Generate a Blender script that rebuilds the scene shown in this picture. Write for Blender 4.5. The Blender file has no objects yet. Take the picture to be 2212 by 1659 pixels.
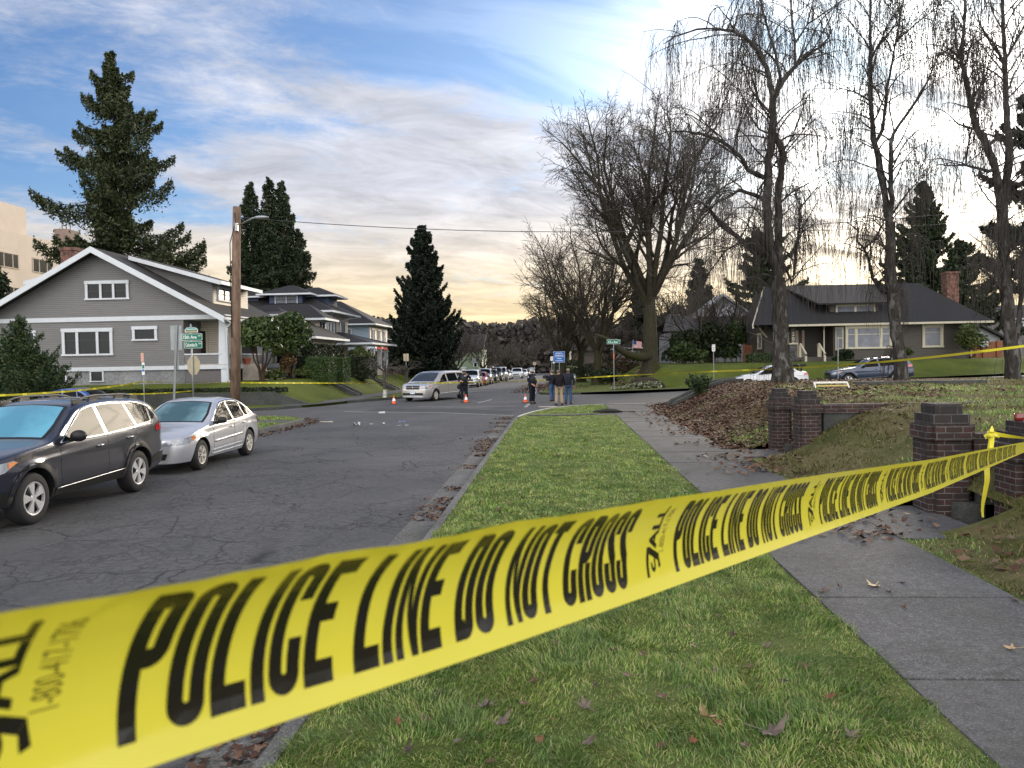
import bpy, bmesh, math, random
import numpy as np
from mathutils import Vector, Matrix, noise as mnoise
from mathutils.bvhtree import BVHTree
from mathutils.geometry import delaunay_2d_cdt
SC = bpy.context.scene
C = SC.collection
PI = math.pi
R = math.radians
# camera
CAM_H = 2.2
FPX = 1661.0                      # focal length in pixels of a 2212 px wide frame
ROLL = R(1.0)                     # the phone was held about one degree off level
_vx, _vy = 97 * math.cos(ROLL) + 50.5 * math.sin(ROLL), -97 * math.sin(ROLL) + 50.5 * math.cos(ROLL)
YAW = math.atan(_vx / FPX)
PIT = math.atan(_vy / FPX / math.hypot(1, _vx / FPX))
cd = bpy.data.cameras.new('camera')
cam = bpy.data.objects.new('camera', cd)
C.objects.link(cam)
cam.location = (0, 0, CAM_H)
cd.sensor_width = 36
cd.lens = 36 * FPX / 2212
cd.clip_start = 0.02
cd.clip_end = 2000
cd.dof.use_dof = True
cd.dof.focus_distance = 9.0
cd.dof.aperture_fstop = 15.0
SC.camera = cam
CF = Vector((-math.sin(YAW) * math.cos(PIT), math.cos(YAW) * math.cos(PIT), -math.sin(PIT)))
_r0 = Vector((math.cos(YAW), math.sin(YAW), 0))
_u0 = _r0.cross(CF)
CR = _r0 * math.cos(ROLL) - _u0 * math.sin(ROLL)
CU = _r0 * math.sin(ROLL) + _u0 * math.cos(ROLL)
cam.rotation_euler = Matrix((CR, CU, -CF)).transposed().to_euler()
def ray(u, v):
	return CF + CR * ((u - 1106) / FPX) - CU * ((v - 829.5) / FPX)
def G(u, v, z=0.0):
	r = ray(u, v)
	return Vector((0, 0, CAM_H)) + r * ((z - CAM_H) / r.z)
def P(u, v, Y):
	r = ray(u, v)
	return Vector((0, 0, CAM_H)) + r * (Y / r.y)
# sky and sun
SUN_EL, SUN_AZ = R(14.5), R(24.5)     # azimuth clockwise from the street axis (+Y)
SUN_DIR = Vector((math.sin(SUN_AZ) * math.cos(SUN_EL), math.cos(SUN_AZ) * math.cos(SUN_EL), math.sin(SUN_EL)))
W = bpy.data.worlds.new("World")
SC.world = W
W.use_nodes = True
nt = W.node_tree
nt.nodes.clear()
class NT:
	"""small helper that wires shader nodes"""
	def __init__(s, tree):
		s.t = tree
	def n(s, typ, **kw):
		nd = s.t.nodes.new(typ)
		ins = kw.pop('ins', {})
		for k, v in kw.items():
			setattr(nd, k, v)
		for k, v in ins.items():
			s.set(nd.inputs[k], v)
		return nd
	def set(s, sock, v):
		if isinstance(v, bpy.types.NodeSocket):
			s.t.links.new(v, sock)
		elif isinstance(v, bpy.types.Node):
			s.t.links.new(v.outputs[0], sock)
		else:
			if hasattr(sock.default_value, '__len__') and not hasattr(v, '__len__'):
				v = (v, v, v, 1)[:len(sock.default_value)]
			elif hasattr(sock.default_value, '__len__') and len(sock.default_value) == 4 and len(v) == 3:
				v = tuple(v) + (1,)
			sock.default_value = v
	def m(s, op, a, b=0.0, c=0.0, clamp=False):
		nd = s.t.nodes.new('ShaderNodeMath')
		nd.operation = op
		nd.use_clamp = clamp
		s.set(nd.inputs[0], a)
		s.set(nd.inputs[1], b)
		s.set(nd.inputs[2], c)
		return nd.outputs[0]
	def vm(s, op, a, b=(0, 0, 0), out=0):
		nd = s.t.nodes.new('ShaderNodeVectorMath')
		nd.operation = op
		s.set(nd.inputs[0], a)
		if op == 'SCALE':
			s.set(nd.inputs['Scale'], b)
		else:
			s.set(nd.inputs[1], b)
		return nd.outputs['Value'] if out == 'v' else nd.outputs[0]
	def mix(s, f, a, b, blend='MIX'):
		nd = s.t.nodes.new('ShaderNodeMix')
		nd.data_type = 'RGBA'
		nd.blend_type = blend
		nd.clamp_factor = True
		s.set(nd.inputs[0], f)
		s.set(nd.inputs[6], a)
		s.set(nd.inputs[7], b)
		return nd.outputs[2]
	def mr(s, v, a, b, c=0.0, d=1.0, smooth=False):
		nd = s.t.nodes.new('ShaderNodeMapRange')
		nd.interpolation_type = 'SMOOTHSTEP' if smooth else 'LINEAR'
		for i, x in enumerate((v, a, b, c, d)):
			s.set(nd.inputs[i], x)
		return nd.outputs[0]
	def noise(s, vec, scale, detail=3, rough=0.55, dist=0.0, col=False):
		nd = s.n('ShaderNodeTexNoise', ins={'Scale': scale, 'Detail': detail, 'Roughness': rough, 'Distortion': dist})
		if vec is not None:
			s.set(nd.inputs['Vector'], vec)
		return nd.outputs['Color' if col else 'Fac']
	def ramp(s, f, stops):
		nd = s.t.nodes.new('ShaderNodeValToRGB')
		e = nd.color_ramp.elements
		while len(e) < len(stops):
			e.new(0.5)
		for i, (p, c) in enumerate(stops):
			e[i].position = p
			e[i].color = tuple(c) + (1,) if len(c) == 3 else c
		s.set(nd.inputs[0], f)
		return nd.outputs[0]
	def sep(s, v):
		nd = s.t.nodes.new('ShaderNodeSeparateXYZ')
		s.set(nd.inputs[0], v)
		return nd.outputs
	def comb(s, x, y, z):
		nd = s.t.nodes.new('ShaderNodeCombineXYZ')
		s.set(nd.inputs[0], x)
		s.set(nd.inputs[1], y)
		s.set(nd.inputs[2], z)
		return nd.outputs[0]
w = NT(nt)
tc = w.n('ShaderNodeTexCoord').outputs['Generated']
sky = w.n('ShaderNodeTexSky', sky_type='NISHITA', sun_disc=False, sun_elevation=SUN_EL, sun_rotation=SUN_AZ,
		  air_density=1.0, dust_density=1.2, ozone_density=2.0)
dx, dy, dz = w.sep(tc)[:3]
zc = w.m('MAXIMUM', dz, 0.0)
den = w.m('ADD', zc, 0.13)
px_ = w.m('DIVIDE', dx, den)
py_ = w.m('DIVIDE', dy, den)
ca, sa = math.cos(R(28)), math.sin(R(28))
qx = w.m('ADD', w.m('MULTIPLY', px_, ca), w.m('MULTIPLY', py_, sa))
qy = w.m('SUBTRACT', w.m('MULTIPLY', py_, ca), w.m('MULTIPLY', px_, sa))
qv = w.comb(w.m('MULTIPLY', qx, 0.85), w.m('MULTIPLY', qy, 1.1), 3.7)
big = w.noise(qv, 0.75, 3, 0.5, 0.5)
med = w.noise(qv, 2.4, 8, 0.66, 0.35)
rip = w.noise(w.comb(w.m('MULTIPLY', qx, 1.5), w.m('MULTIPLY', qy, 2.0), 1.1), 7.0, 7, 0.66, 0.35)
cov = w.m('ADD', w.m('MULTIPLY', big, 0.85), w.m('ADD', w.m('MULTIPLY', med, 0.85), w.m('MULTIPLY', rip, 0.42)))
az = w.m('ARCTAN2', dx, dy)
el = w.m('ARCSINE', dz)
edge = w.m('ADD', w.m('ADD', w.m('MULTIPLY', az, 0.19), 0.335), w.m('MULTIPLY', w.m('SUBTRACT', big, 0.5), 0.35))
bank = w.mr(w.m('SUBTRACT', el, edge), 0.07, -0.07, 0.0, 0.42, True)
left = w.mr(az, -0.10, -0.45, 0.0, 0.20, True)
low = w.mr(dz, 0.20, 0.06, 0.0, 0.16, True)
hole = w.mr(w.vm('DISTANCE', tc, tuple(Vector((0.02, 0.88, 0.44)).normalized()), 'v'), 0.04, 0.26, 0.12, 0.0, True)
hole3 = w.mr(w.vm('DISTANCE', tc, tuple(Vector((-0.55, 0.84, 0.20)).normalized()), 'v'), 0.04, 0.24, 0.34, 0.0, True)
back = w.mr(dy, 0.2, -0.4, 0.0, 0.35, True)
cov = w.m('SUBTRACT', w.m('ADD', w.m('ADD', cov, bank), w.m('ADD', low, w.m('ADD', left, back))), w.m('ADD', hole, hole3))
mask = w.mr(cov, 1.06, 1.52, 0.0, 1.0, True)
cosang = w.vm('DOT_PRODUCT', tc, tuple(SUN_DIR), 'v')
ang = w.m('ARCCOSINE', w.m('MINIMUM', cosang, 0.99999))
g1 = w.m('EXPONENT', w.m('MULTIPLY', w.m('POWER', w.m('DIVIDE', ang, 0.17), 2.0), -1.0))
g2 = w.m('EXPONENT', w.m('DIVIDE', ang, -0.22))
hor = w.mr(dz, 0.24, 0.02, 0.0, 1.0, True)
front = w.mr(dy, 0.2, 0.8, 0.0, 1.0, True)
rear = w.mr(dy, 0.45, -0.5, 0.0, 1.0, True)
shade = w.mr(w.noise(qv, 3.1, 6, 0.65, 0.6), 0.30, 0.70, 0.74, 1.22)
ccol = w.mix(w.m('MULTIPLY', hor, front), (0.385, 0.40, 0.455), (0.58, 0.455, 0.265))
ccol = w.mix(rear, ccol, (1.45, 1.40, 1.36))  # clouds behind the camera brightened, added as fill light for the scene
ccol = w.vm('SCALE', ccol, shade)
skyb = w.vm('MULTIPLY', w.vm('SCALE', sky, 0.075), (0.60, 0.86, 1.20))
skyb = w.mix(w.m('MULTIPLY', hor, 0.8), skyb, (0.24, 0.32, 0.42))
veil = w.mr(w.noise(qv, 1.1, 5, 0.6, 0.5), 0.3, 0.75, 0.0, 0.22)
skyb = w.mix(veil, skyb, (0.29, 0.34, 0.44))
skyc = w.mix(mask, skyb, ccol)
streak = w.mr(w.noise(w.comb(w.m('MULTIPLY', qx, 0.6), w.m('MULTIPLY', qy, 1.5), 8.2), 2.4, 5, 0.6, 0.7), 0.38, 0.62, 0.05, 1.40, True)
glow = w.m('ADD', w.m('MULTIPLY', g1, w.m('ADD', w.m('MULTIPLY', streak, 2.2), 0.08)), w.m('MULTIPLY', g2, w.m('ADD', w.m('MULTIPLY', streak, 0.62), 0.10)))
gcol = w.vm('SCALE', w.mix(hor, (1.0, 0.95, 0.86), (1.0, 0.78, 0.46)), glow)
skyc = w.vm('ADD', skyc, gcol)
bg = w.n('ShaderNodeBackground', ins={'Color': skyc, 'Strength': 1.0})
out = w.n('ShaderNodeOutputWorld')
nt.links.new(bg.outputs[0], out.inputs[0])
sl = bpy.data.lights.new('sun', 'SUN')
sun = bpy.data.objects.new('sun', sl)
C.objects.link(sun)
sl.energy = 2.0
sl.angle = R(20)
sl.color = (1.0, 0.86, 0.66)
sun.rotation_euler = (-SUN_DIR).to_track_quat('-Z', 'Y').to_euler()
SC.view_settings.view_transform = 'Standard'
SC.view_settings.look = 'None'
SC.view_settings.exposure = 0.85
SC.view_settings.gamma = 1.0
SC.view_settings.use_curve_mapping = False
SC.cycles.use_denoising = True
SC.cycles.denoising_prefilter = 'NONE'
SC.cycles.max_bounces = 6
SC.cycles.diffuse_bounces = 3
SC.cycles.glossy_bounces = 3
SC.cycles.transmission_bounces = 4
SC.cycles.sample_clamp_indirect = 6.0
SC.cycles.caustics_reflective = False
SC.cycles.caustics_refractive = False
# mesh helpers
def tag(o, label=None, cat=None, group=None, kind=None):
	if label:
		o['label'] = label
	if cat:
		o['category'] = cat
	if group:
		o['group'] = group
	if kind:
		o['kind'] = kind
	return o
def thing(name, label, cat, loc=(0, 0, 0), rotz=0.0, group=None):
	o = bpy.data.objects.new(name, None)
	C.objects.link(o)
	o.location = loc
	o.rotation_euler = (0, 0, rotz)
	o.empty_display_size = 0.2
	return tag(o, label, cat, group)
def copy_tree(o, parent=None):
	c = o.copy()
	C.objects.link(c)
	if parent is not None:
		c.parent = parent
	for ch in list(o.children):
		copy_tree(ch, c)
	return c
class MB:
	"""collects geometry for ONE mesh object"""
	def __init__(s):
		s.v, s.f, s.mi = [], [], []
	def add(s, vs, fs, m=0):
		b = len(s.v)
		s.v.extend([tuple(p) for p in vs])
		s.f.extend([tuple(i + b for i in f) for f in fs])
		s.mi.extend([m] * len(fs))
		return s
	def box(s, x0, x1, y0, y1, z0, z1, m=0):
		v = [(x0, y0, z0), (x1, y0, z0), (x1, y1, z0), (x0, y1, z0), (x0, y0, z1), (x1, y0, z1), (x1, y1, z1), (x0, y1, z1)]
		f = [(3, 2, 1, 0), (4, 5, 6, 7), (0, 1, 5, 4), (1, 2, 6, 5), (2, 3, 7, 6), (3, 0, 4, 7)]
		return s.add(v, f, m)
	def obox(s, c, sz, rot=0.0, m=0, tilt=None):
		M = Matrix.Rotation(rot, 3, 'Z')
		if tilt is not None:
			M = M @ tilt
		h = [x / 2 for x in sz]
		v = [Vector(c) + M @ Vector((a * h[0], b * h[1], d * h[2])) for d in (-1, 1) for a, b in ((-1, -1), (1, -1), (1, 1), (-1, 1))]
		f = [(3, 2, 1, 0), (4, 5, 6, 7), (0, 1, 5, 4), (1, 2, 6, 5), (2, 3, 7, 6), (3, 0, 4, 7)]
		return s.add(v, f, m)
	def prism(s, poly, z0, z1, m=0, top_m=None):
		"""vertical prism over a counter-clockwise outline; z0, z1 numbers or functions of (x, y)"""
		n = len(poly)
		fz = lambda z, p: z(p[0], p[1]) if callable(z) else z
		v = [(p[0], p[1], fz(z0, p)) for p in poly] + [(p[0], p[1], fz(z1, p)) for p in poly]
		s.add(v, [tuple(range(n - 1, -1, -1))] + [(i, (i + 1) % n, n + (i + 1) % n, n + i) for i in range(n)], m)
		s.add(v[n:], [tuple(range(n))], m if top_m is None else top_m)
		return s
	def slab(s, corners, th, m=0):
		"""plate of thickness th below a planar polygon given in 3-D"""
		cs = [Vector(c) for c in corners]
		nrm = Vector((0, 0, 0))
		for i in range(1, len(cs) - 1):
			nrm += (cs[i] - cs[0]).cross(cs[i + 1] - cs[0])
		nrm.normalize()
		n = len(cs)
		v = cs + [c - nrm * th for c in cs]
		s.add(v, [tuple(range(n)), tuple(range(2 * n - 1, n - 1, -1))] + [((i + 1) % n, i, n + i, n + (i + 1) % n) for i in range(n)], m)
		return s
	def tube(s, pts, rad, sides=6, m=0, cap=True):
		pts = [Vector(p) for p in pts]
		if not hasattr(rad, '__len__'):
			rad = [rad] * len(pts)
		ref = None
		vs = []
		for i, p in enumerate(pts):
			t = (pts[min(i + 1, len(pts) - 1)] - pts[max(i - 1, 0)])
			if t.length < 1e-9:
				t = Vector((0, 0, 1))
			t.normalize()
			if ref is None:
				ref = Vector((1, 0, 0)) if abs(t.x) < 0.8 else Vector((0, 1, 0))
			a = ref - t * ref.dot(t)
			if a.length < 1e-6:
				a = t.orthogonal()
			a.normalize()
			ref = a
			b = t.cross(a)
			for k in range(sides):
				q = 2 * PI * k / sides
				vs.append(p + (a * math.cos(q) + b * math.sin(q)) * rad[i])
		fs = []
		for i in range(len(pts) - 1):
			for k in range(sides):
				k2 = (k + 1) % sides
				fs.append((i * sides + k, i * sides + k2, (i + 1) * sides + k2, (i + 1) * sides + k))
		if cap:
			fs.append(tuple(range(sides - 1, -1, -1)))
			o = (len(pts) - 1) * sides
			fs.append(tuple(range(o, o + sides)))
		return s.add(vs, fs, m)
	def cyl(s, c, r, z0, z1, sides=12, m=0, r2=None):
		return s.tube([(c[0], c[1], z0), (c[0], c[1], z1)], [r, r if r2 is None else r2], sides, m)
	def lathe(s, prof, sides=16, m=0, M=None):
		vs, fs = [], []
		for (r, z) in prof:
			for k in range(sides):
				q = 2 * PI * k / sides
				p = Vector((r * math.cos(q), r * math.sin(q), z))
				vs.append(M @ p if M is not None else p)
		for i in range(len(prof) - 1):
			for k in range(sides):
				k2 = (k + 1) % sides
				fs.append((i * sides + k, i * sides + k2, (i + 1) * sides + k2, (i + 1) * sides + k))
		return s.add(vs, fs, m)
	def ball(s, c, r, m=0, seg=12, rings=8, M=None):
		if not hasattr(r, '__len__'):
			r = (r, r, r)
		vs, fs = [], []
		for i in range(rings + 1):
			t = PI * i / rings
			for k in range(seg):
				q = 2 * PI * k / seg
				p = Vector((r[0] * math.sin(t) * math.cos(q), r[1] * math.sin(t) * math.sin(q), r[2] * math.cos(t)))
				vs.append((M @ p if M is not None else p) + Vector(c))
		for i in range(rings):
			for k in range(seg):
				k2 = (k + 1) % seg
				fs.append((i * seg + k, (i + 1) * seg + k, (i + 1) * seg + k2, i * seg + k2))
		return s.add(vs, fs, m)
	def xz(s, poly, y0, y1, m=0):
		"""outline in x, z pushed from y0 to y1"""
		n = len(poly)
		v = [(p[0], y0, p[1]) for p in poly] + [(p[0], y1, p[1]) for p in poly]
		return s.add(v, [tuple(range(n)), tuple(range(2 * n - 1, n - 1, -1))] + [((i + 1) % n, i, n + i, n + (i + 1) % n) for i in range(n)], m)
	def build(s, name, mats, parent=None, smooth=False, loc=None, bevel=0.0, keep=False):
		me = bpy.data.meshes.new(name)
		me.from_pydata([tuple(p) for p in s.v], [], s.f)
		for mt in (mats if isinstance(mats, (list, tuple)) else [mats]):
			me.materials.append(mt)
		if any(s.mi):
			me.polygons.foreach_set('material_index', s.mi)
		if smooth:
			me.polygons.foreach_set('use_smooth', [True] * len(me.polygons))
		me.update()
		o = bpy.data.objects.new(name, me)
		C.objects.link(o)
		if parent is not None:
			o.parent = parent
			if keep:
				o.matrix_parent_inverse = (Matrix.Translation(parent.location) @ Matrix.Rotation(parent.rotation_euler.z, 4, 'Z')).inverted()
		if loc is not None:
			o.location = loc
		if bevel:
			b = o.modifiers.new('bevel', 'BEVEL')
			b.width = bevel
			b.segments = 2
			b.limit_method = 'ANGLE'
		return o
def np_mesh(name, V, F, mats, parent=None, smooth=False, mi=None):
	"""V (n,3) float, F (m,k) int, k = 3 or 4"""
	V = np.asarray(V, dtype=np.float32)
	F = np.asarray(F, dtype=np.int32)
	me = bpy.data.meshes.new(name)
	k = F.shape[1]
	me.vertices.add(len(V))
	me.vertices.foreach_set('co', V.ravel())
	me.loops.add(F.size)
	me.loops.foreach_set('vertex_index', F.ravel())
	me.polygons.add(len(F))
	me.polygons.foreach_set('loop_start', np.arange(0, F.size, k, dtype=np.int32))
	for mt in (mats if isinstance(mats, (list, tuple)) else [mats]):
		me.materials.append(mt)
	if mi is not None:
		me.polygons.foreach_set('material_index', np.asarray(mi, dtype=np.int32))
	if smooth:
		me.polygons.foreach_set('use_smooth', np.ones(len(F), dtype=bool))
	me.update(calc_edges=True)
	o = bpy.data.objects.new(name, me)
	C.objects.link(o)
	if parent is not None:
		o.parent = parent
	return o
def tubes_np(lines, sides):
	"""lines: list of (pts (n,3), radii (n,)) -> V, F with all tubes together (quads)"""
	Vs, Fs, off = [], [], 0
	by = {}
	for p, r in lines:
		by.setdefault(len(p), []).append((p, r))
	for n, L in by.items():
		Pp = np.array([l[0] for l in L], dtype=np.float64)
		Rr = np.array([l[1] for l in L], dtype=np.float64)
		T = np.empty_like(Pp)
		T[:, 1:-1] = Pp[:, 2:] - Pp[:, :-2]
		T[:, 0] = Pp[:, 1] - Pp[:, 0]
		T[:, -1] = Pp[:, -1] - Pp[:, -2]
		T /= np.linalg.norm(T, axis=2, keepdims=True) + 1e-9
		ref = np.where(np.abs(T[:, :1, 2:3]) > 0.85, np.array([[[1.0, 0.13, 0]]]), np.array([[[0.11, 0.07, 1.0]]]))
		ref = np.broadcast_to(ref, T.shape)
		A = ref - T * np.sum(ref * T, axis=2, keepdims=True)
		A /= np.linalg.norm(A, axis=2, keepdims=True) + 1e-9
		B = np.cross(T, A)
		q = np.arange(sides) * 2 * np.pi / sides
		V = Pp[:, :, None, :] + Rr[:, :, None, None] * (A[:, :, None, :] * np.cos(q)[None, None, :, None] + B[:, :, None, :] * np.sin(q)[None, None, :, None])
		m = len(L)
		idx = np.arange(m * n * sides).reshape(m, n, sides) + off
		a = idx[:, :-1, :]
		b = np.roll(idx, -1, axis=2)[:, :-1, :]
		c = np.roll(idx, -1, axis=2)[:, 1:, :]
		d = idx[:, 1:, :]
		Fs.append(np.stack([a, b, c, d], axis=-1).reshape(-1, 4))
		Vs.append(V.reshape(-1, 3))
		off += m * n * sides
	return np.concatenate(Vs), np.concatenate(Fs)
# materials
MATS = {}
def mat(name, col, rough=0.6, metal=0.0, var=0.0, vscale=6.0, bump=0.0, bscale=30.0, spec=0.5, coat=0.0, rvar=0.0, coord='Object', stretch=(1, 1, 1), col2=None, emit=None, estr=0.0, detail=4):
	if name in MATS:
		return MATS[name]
	m = bpy.data.materials.new(name)
	m.use_nodes = True
	n = NT(m.node_tree)
	b = m.node_tree.nodes['Principled BSDF']
	n.set(b.inputs['Base Color'], col)
	b.inputs['Roughness'].default_value = rough
	b.inputs['Metallic'].default_value = metal
	b.inputs['Specular IOR Level'].default_value = spec
	b.inputs['Coat Weight'].default_value = coat
	b.inputs['Coat Roughness'].default_value = 0.06
	if emit:
		n.set(b.inputs['Emission Color'], emit)
		b.inputs['Emission Strength'].default_value = estr
	if var or bump or col2 or rvar:
		v = n.n('ShaderNodeTexCoord').outputs[coord]
		if stretch != (1, 1, 1):
			v = n.vm('MULTIPLY', v, stretch)
		if var or col2:
			f = n.noise(v, vscale, detail, 0.6)
			f = n.mr(f, 0.3, 0.7)
			c2 = col2 if col2 else tuple(x * (1 + var) for x in col)
			c1 = col if col2 else tuple(x * (1 - var) for x in col)
			n.set(b.inputs['Base Color'], n.mix(f, c1, c2))
		if rvar:
			f2 = n.noise(v, vscale * 1.7, 3)
			n.set(b.inputs['Roughness'], n.mr(f2, 0.3, 0.7, max(0.02, rough - rvar), min(1, rough + rvar)))
		if bump:
			bn = n.n('ShaderNodeBump', ins={'Strength': bump, 'Distance': 0.02, 'Height': n.noise(v, bscale, 4, 0.6)})
			n.set(b.inputs['Normal'], bn.outputs[0])
	MATS[name] = m
	return m
def siding(name, col, lap=0.115, var=0.08, depth=0.6):
	"""painted lap boards: bump in steps of the height"""
	if name in MATS:
		return MATS[name]
	m = bpy.data.materials.new(name)
	m.use_nodes = True
	n = NT(m.node_tree)
	b = m.node_tree.nodes['Principled BSDF']
	v = n.n('ShaderNodeTexCoord').outputs['Object']
	x, y, z = n.sep(v)[:3]
	fr = n.m('FRACT', n.m('DIVIDE', z, lap))
	row = n.m('FLOOR', n.m('DIVIDE', z, lap))
	f = n.noise(n.comb(n.m('MULTIPLY', n.m('ADD', x, y), 0.8), row, n.m('MULTIPLY', y, 0.2)), 1.3, 4, 0.6)
	c = n.mix(n.mr(f, 0.3, 0.7), tuple(k * (1 - var) for k in col), tuple(k * (1 + var) for k in col))
	gap = n.mr(fr, 0.05, 0.30, 0.50, 1.0)  # shade line at each lap, painted into the board colour
	c = n.vm('SCALE', c, gap)
	n.set(b.inputs['Base Color'], c)
	b.inputs['Roughness'].default_value = 0.55
	h = n.m('SUBTRACT', 1.0, fr)
	bn = n.n('ShaderNodeBump', ins={'Strength': depth, 'Distance': 0.015, 'Height': h})
	n.set(b.inputs['Normal'], bn.outputs[0])
	MATS[name] = m
	return m
def shingle(name, col, var=0.35):
	if name in MATS:
		return MATS[name]
	m = bpy.data.materials.new(name)
	m.use_nodes = True
	n = NT(m.node_tree)
	b = m.node_tree.nodes['Principled BSDF']
	v = n.n('ShaderNodeTexCoord').outputs['Object']
	x, y, z = n.sep(v)[:3]
	row = n.m('FLOOR', n.m('DIVIDE', z, 0.09))
	fr = n.m('FRACT', n.m('DIVIDE', z, 0.09))
	f = n.noise(v, 7.0, 3, 0.7)
	f2 = n.noise(v, 0.5, 4)
	k = n.m('ADD', n.m('MULTIPLY', f, 0.6), n.m('MULTIPLY', f2, 0.6))
	c = n.mix(n.mr(k, 0.35, 0.85), tuple(q * (1 - var) for q in col), tuple(q * (1 + var) for q in col))
	n.set(b.inputs['Base Color'], c)
	b.inputs['Roughness'].default_value = 0.75
	bn = n.n('ShaderNodeBump', ins={'Strength': 0.5, 'Distance': 0.015, 'Height': n.m('ADD', n.m('SUBTRACT', 1.0, fr), n.m('MULTIPLY', f, 0.5))})
	n.set(b.inputs['Normal'], bn.outputs[0])
	MATS[name] = m
	return m
def bricks(name, c1, c2, mortar, scale=1.0, bw=0.21, bh=0.072):
	if name in MATS:
		return MATS[name]
	m = bpy.data.materials.new(name)
	m.use_nodes = True
	n = NT(m.node_tree)
	b = m.node_tree.nodes['Principled BSDF']
	t = n.n('ShaderNodeTexCoord')
	g = n.n('ShaderNodeNewGeometry')
	x, y, z = n.sep(t.outputs['Object'])[:3]
	nx, ny, nz = n.sep(g.outputs['True Normal'])[:3]
	sidex = n.m('GREATER_THAN', n.m('ABSOLUTE', nx), n.m('ABSOLUTE', ny))
	hx = n.m('ADD', n.m('MULTIPLY', y, sidex), n.m('MULTIPLY', x, n.m('SUBTRACT', 1.0, sidex)))
	br = n.n('ShaderNodeTexBrick', ins={'Vector': n.comb(hx, z, 0.0), 'Color1': c1, 'Color2': c2, 'Mortar': mortar, 'Scale': scale, 'Mortar Size': 0.007, 'Mortar Smooth': 0.25, 'Bias': -0.1, 'Brick Width': bw, 'Row Height': bh})
	d = n.noise(t.outputs['Object'], 3.5, 5, 0.65)
	dirt = n.mr(d, 0.42, 0.62)
	c = n.mix(n.m('MULTIPLY', dirt, 0.75), br.outputs['Color'], (0.016, 0.014, 0.014))
	n.set(b.inputs['Base Color'], c)
	b.inputs['Roughness'].default_value = 0.85
	hgt = n.m('ADD', n.m('MULTIPLY', br.outputs['Fac'], -1.0), n.m('MULTIPLY', n.noise(t.outputs['Object'], 40, 3), 0.5))
	bn = n.n('ShaderNodeBump', ins={'Strength': 0.7, 'Distance': 0.012, 'Height': hgt})
	n.set(b.inputs['Normal'], bn.outputs[0])
	MATS[name] = m
	return m
def glass(name, tint=(0.02, 0.025, 0.03), rough=0.04, spec=1.0):
	return mat(name, tint, rough, 0.0, spec=spec)
# terrain heights
def sst(a, b, x):
	t = min(1.0, max(0.0, (x - a) / (b - a)))
	return t * t * (3 - 2 * t)
def rz(x, y):
	return -0.0084 * max(0.0, y - 50) + 0.03 * max(0.0, min(x - 4, 40)) * sst(33, 37, y)
def nz(x, y, s=0.5, k=0.0):
	return mnoise.noise((x * s, y * s, 3.1 + k))
def z_lot_near(x, y):
	a = sst(0.15, 3.4, x - 3.83 + 0.25 * nz(x, y, 0.4))
	b = sst(0.0, 2.2, 35.3 - y)
	top = 1.05 + 0.001 * (y - 12)
	return 0.12 + top * a * b + (0.05 * nz(x, y, 0.7) + 0.02 * nz(x, y, 2.5)) * a
def z_lot_far(x, y):
	a = sst(4.2, 8.0, x)
	b = sst(51.2, 56.0, y)
	return rz(x, min(y, 50)) + 0.13 + (1.62 - rz(x, 50) * 0.9) * a * b + 0.03 * nz(x, y)
def z_lot_left(x, y):
	a = 1.0 - sst(-15.7, -13.2, x)
	b = 0.55 + 0.45 * sst(40.2, 44.0, y)
	return 0.13 - 0.0084 * max(0, y - 50) + 1.22 * a * b + 0.03 * nz(x, y)
def heightfield(name, xs, ys, fz, m, kind='structure', keep=None):
	V, F = [], []
	idx = {}
	for j, y in enumerate(ys):
		for i, x in enumerate(xs):
			idx[i, j] = len(V)
			V.append((x, y, fz(x, y)))
	for j in range(len(ys) - 1):
		for i in range(len(xs) - 1):
			if keep is None or keep((xs[i] + xs[i + 1]) / 2, (ys[j] + ys[j + 1]) / 2):
				F.append((idx[i, j], idx[i + 1, j], idx[i + 1, j + 1], idx[i, j + 1]))
	o = np_mesh(name, V, F, m, smooth=True)
	return tag(o, kind=kind)
def frange(a, b, st):
	n = max(1, int(round((b - a) / st)))
	return [a + (b - a) * i / n for i in range(n + 1)]
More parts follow.
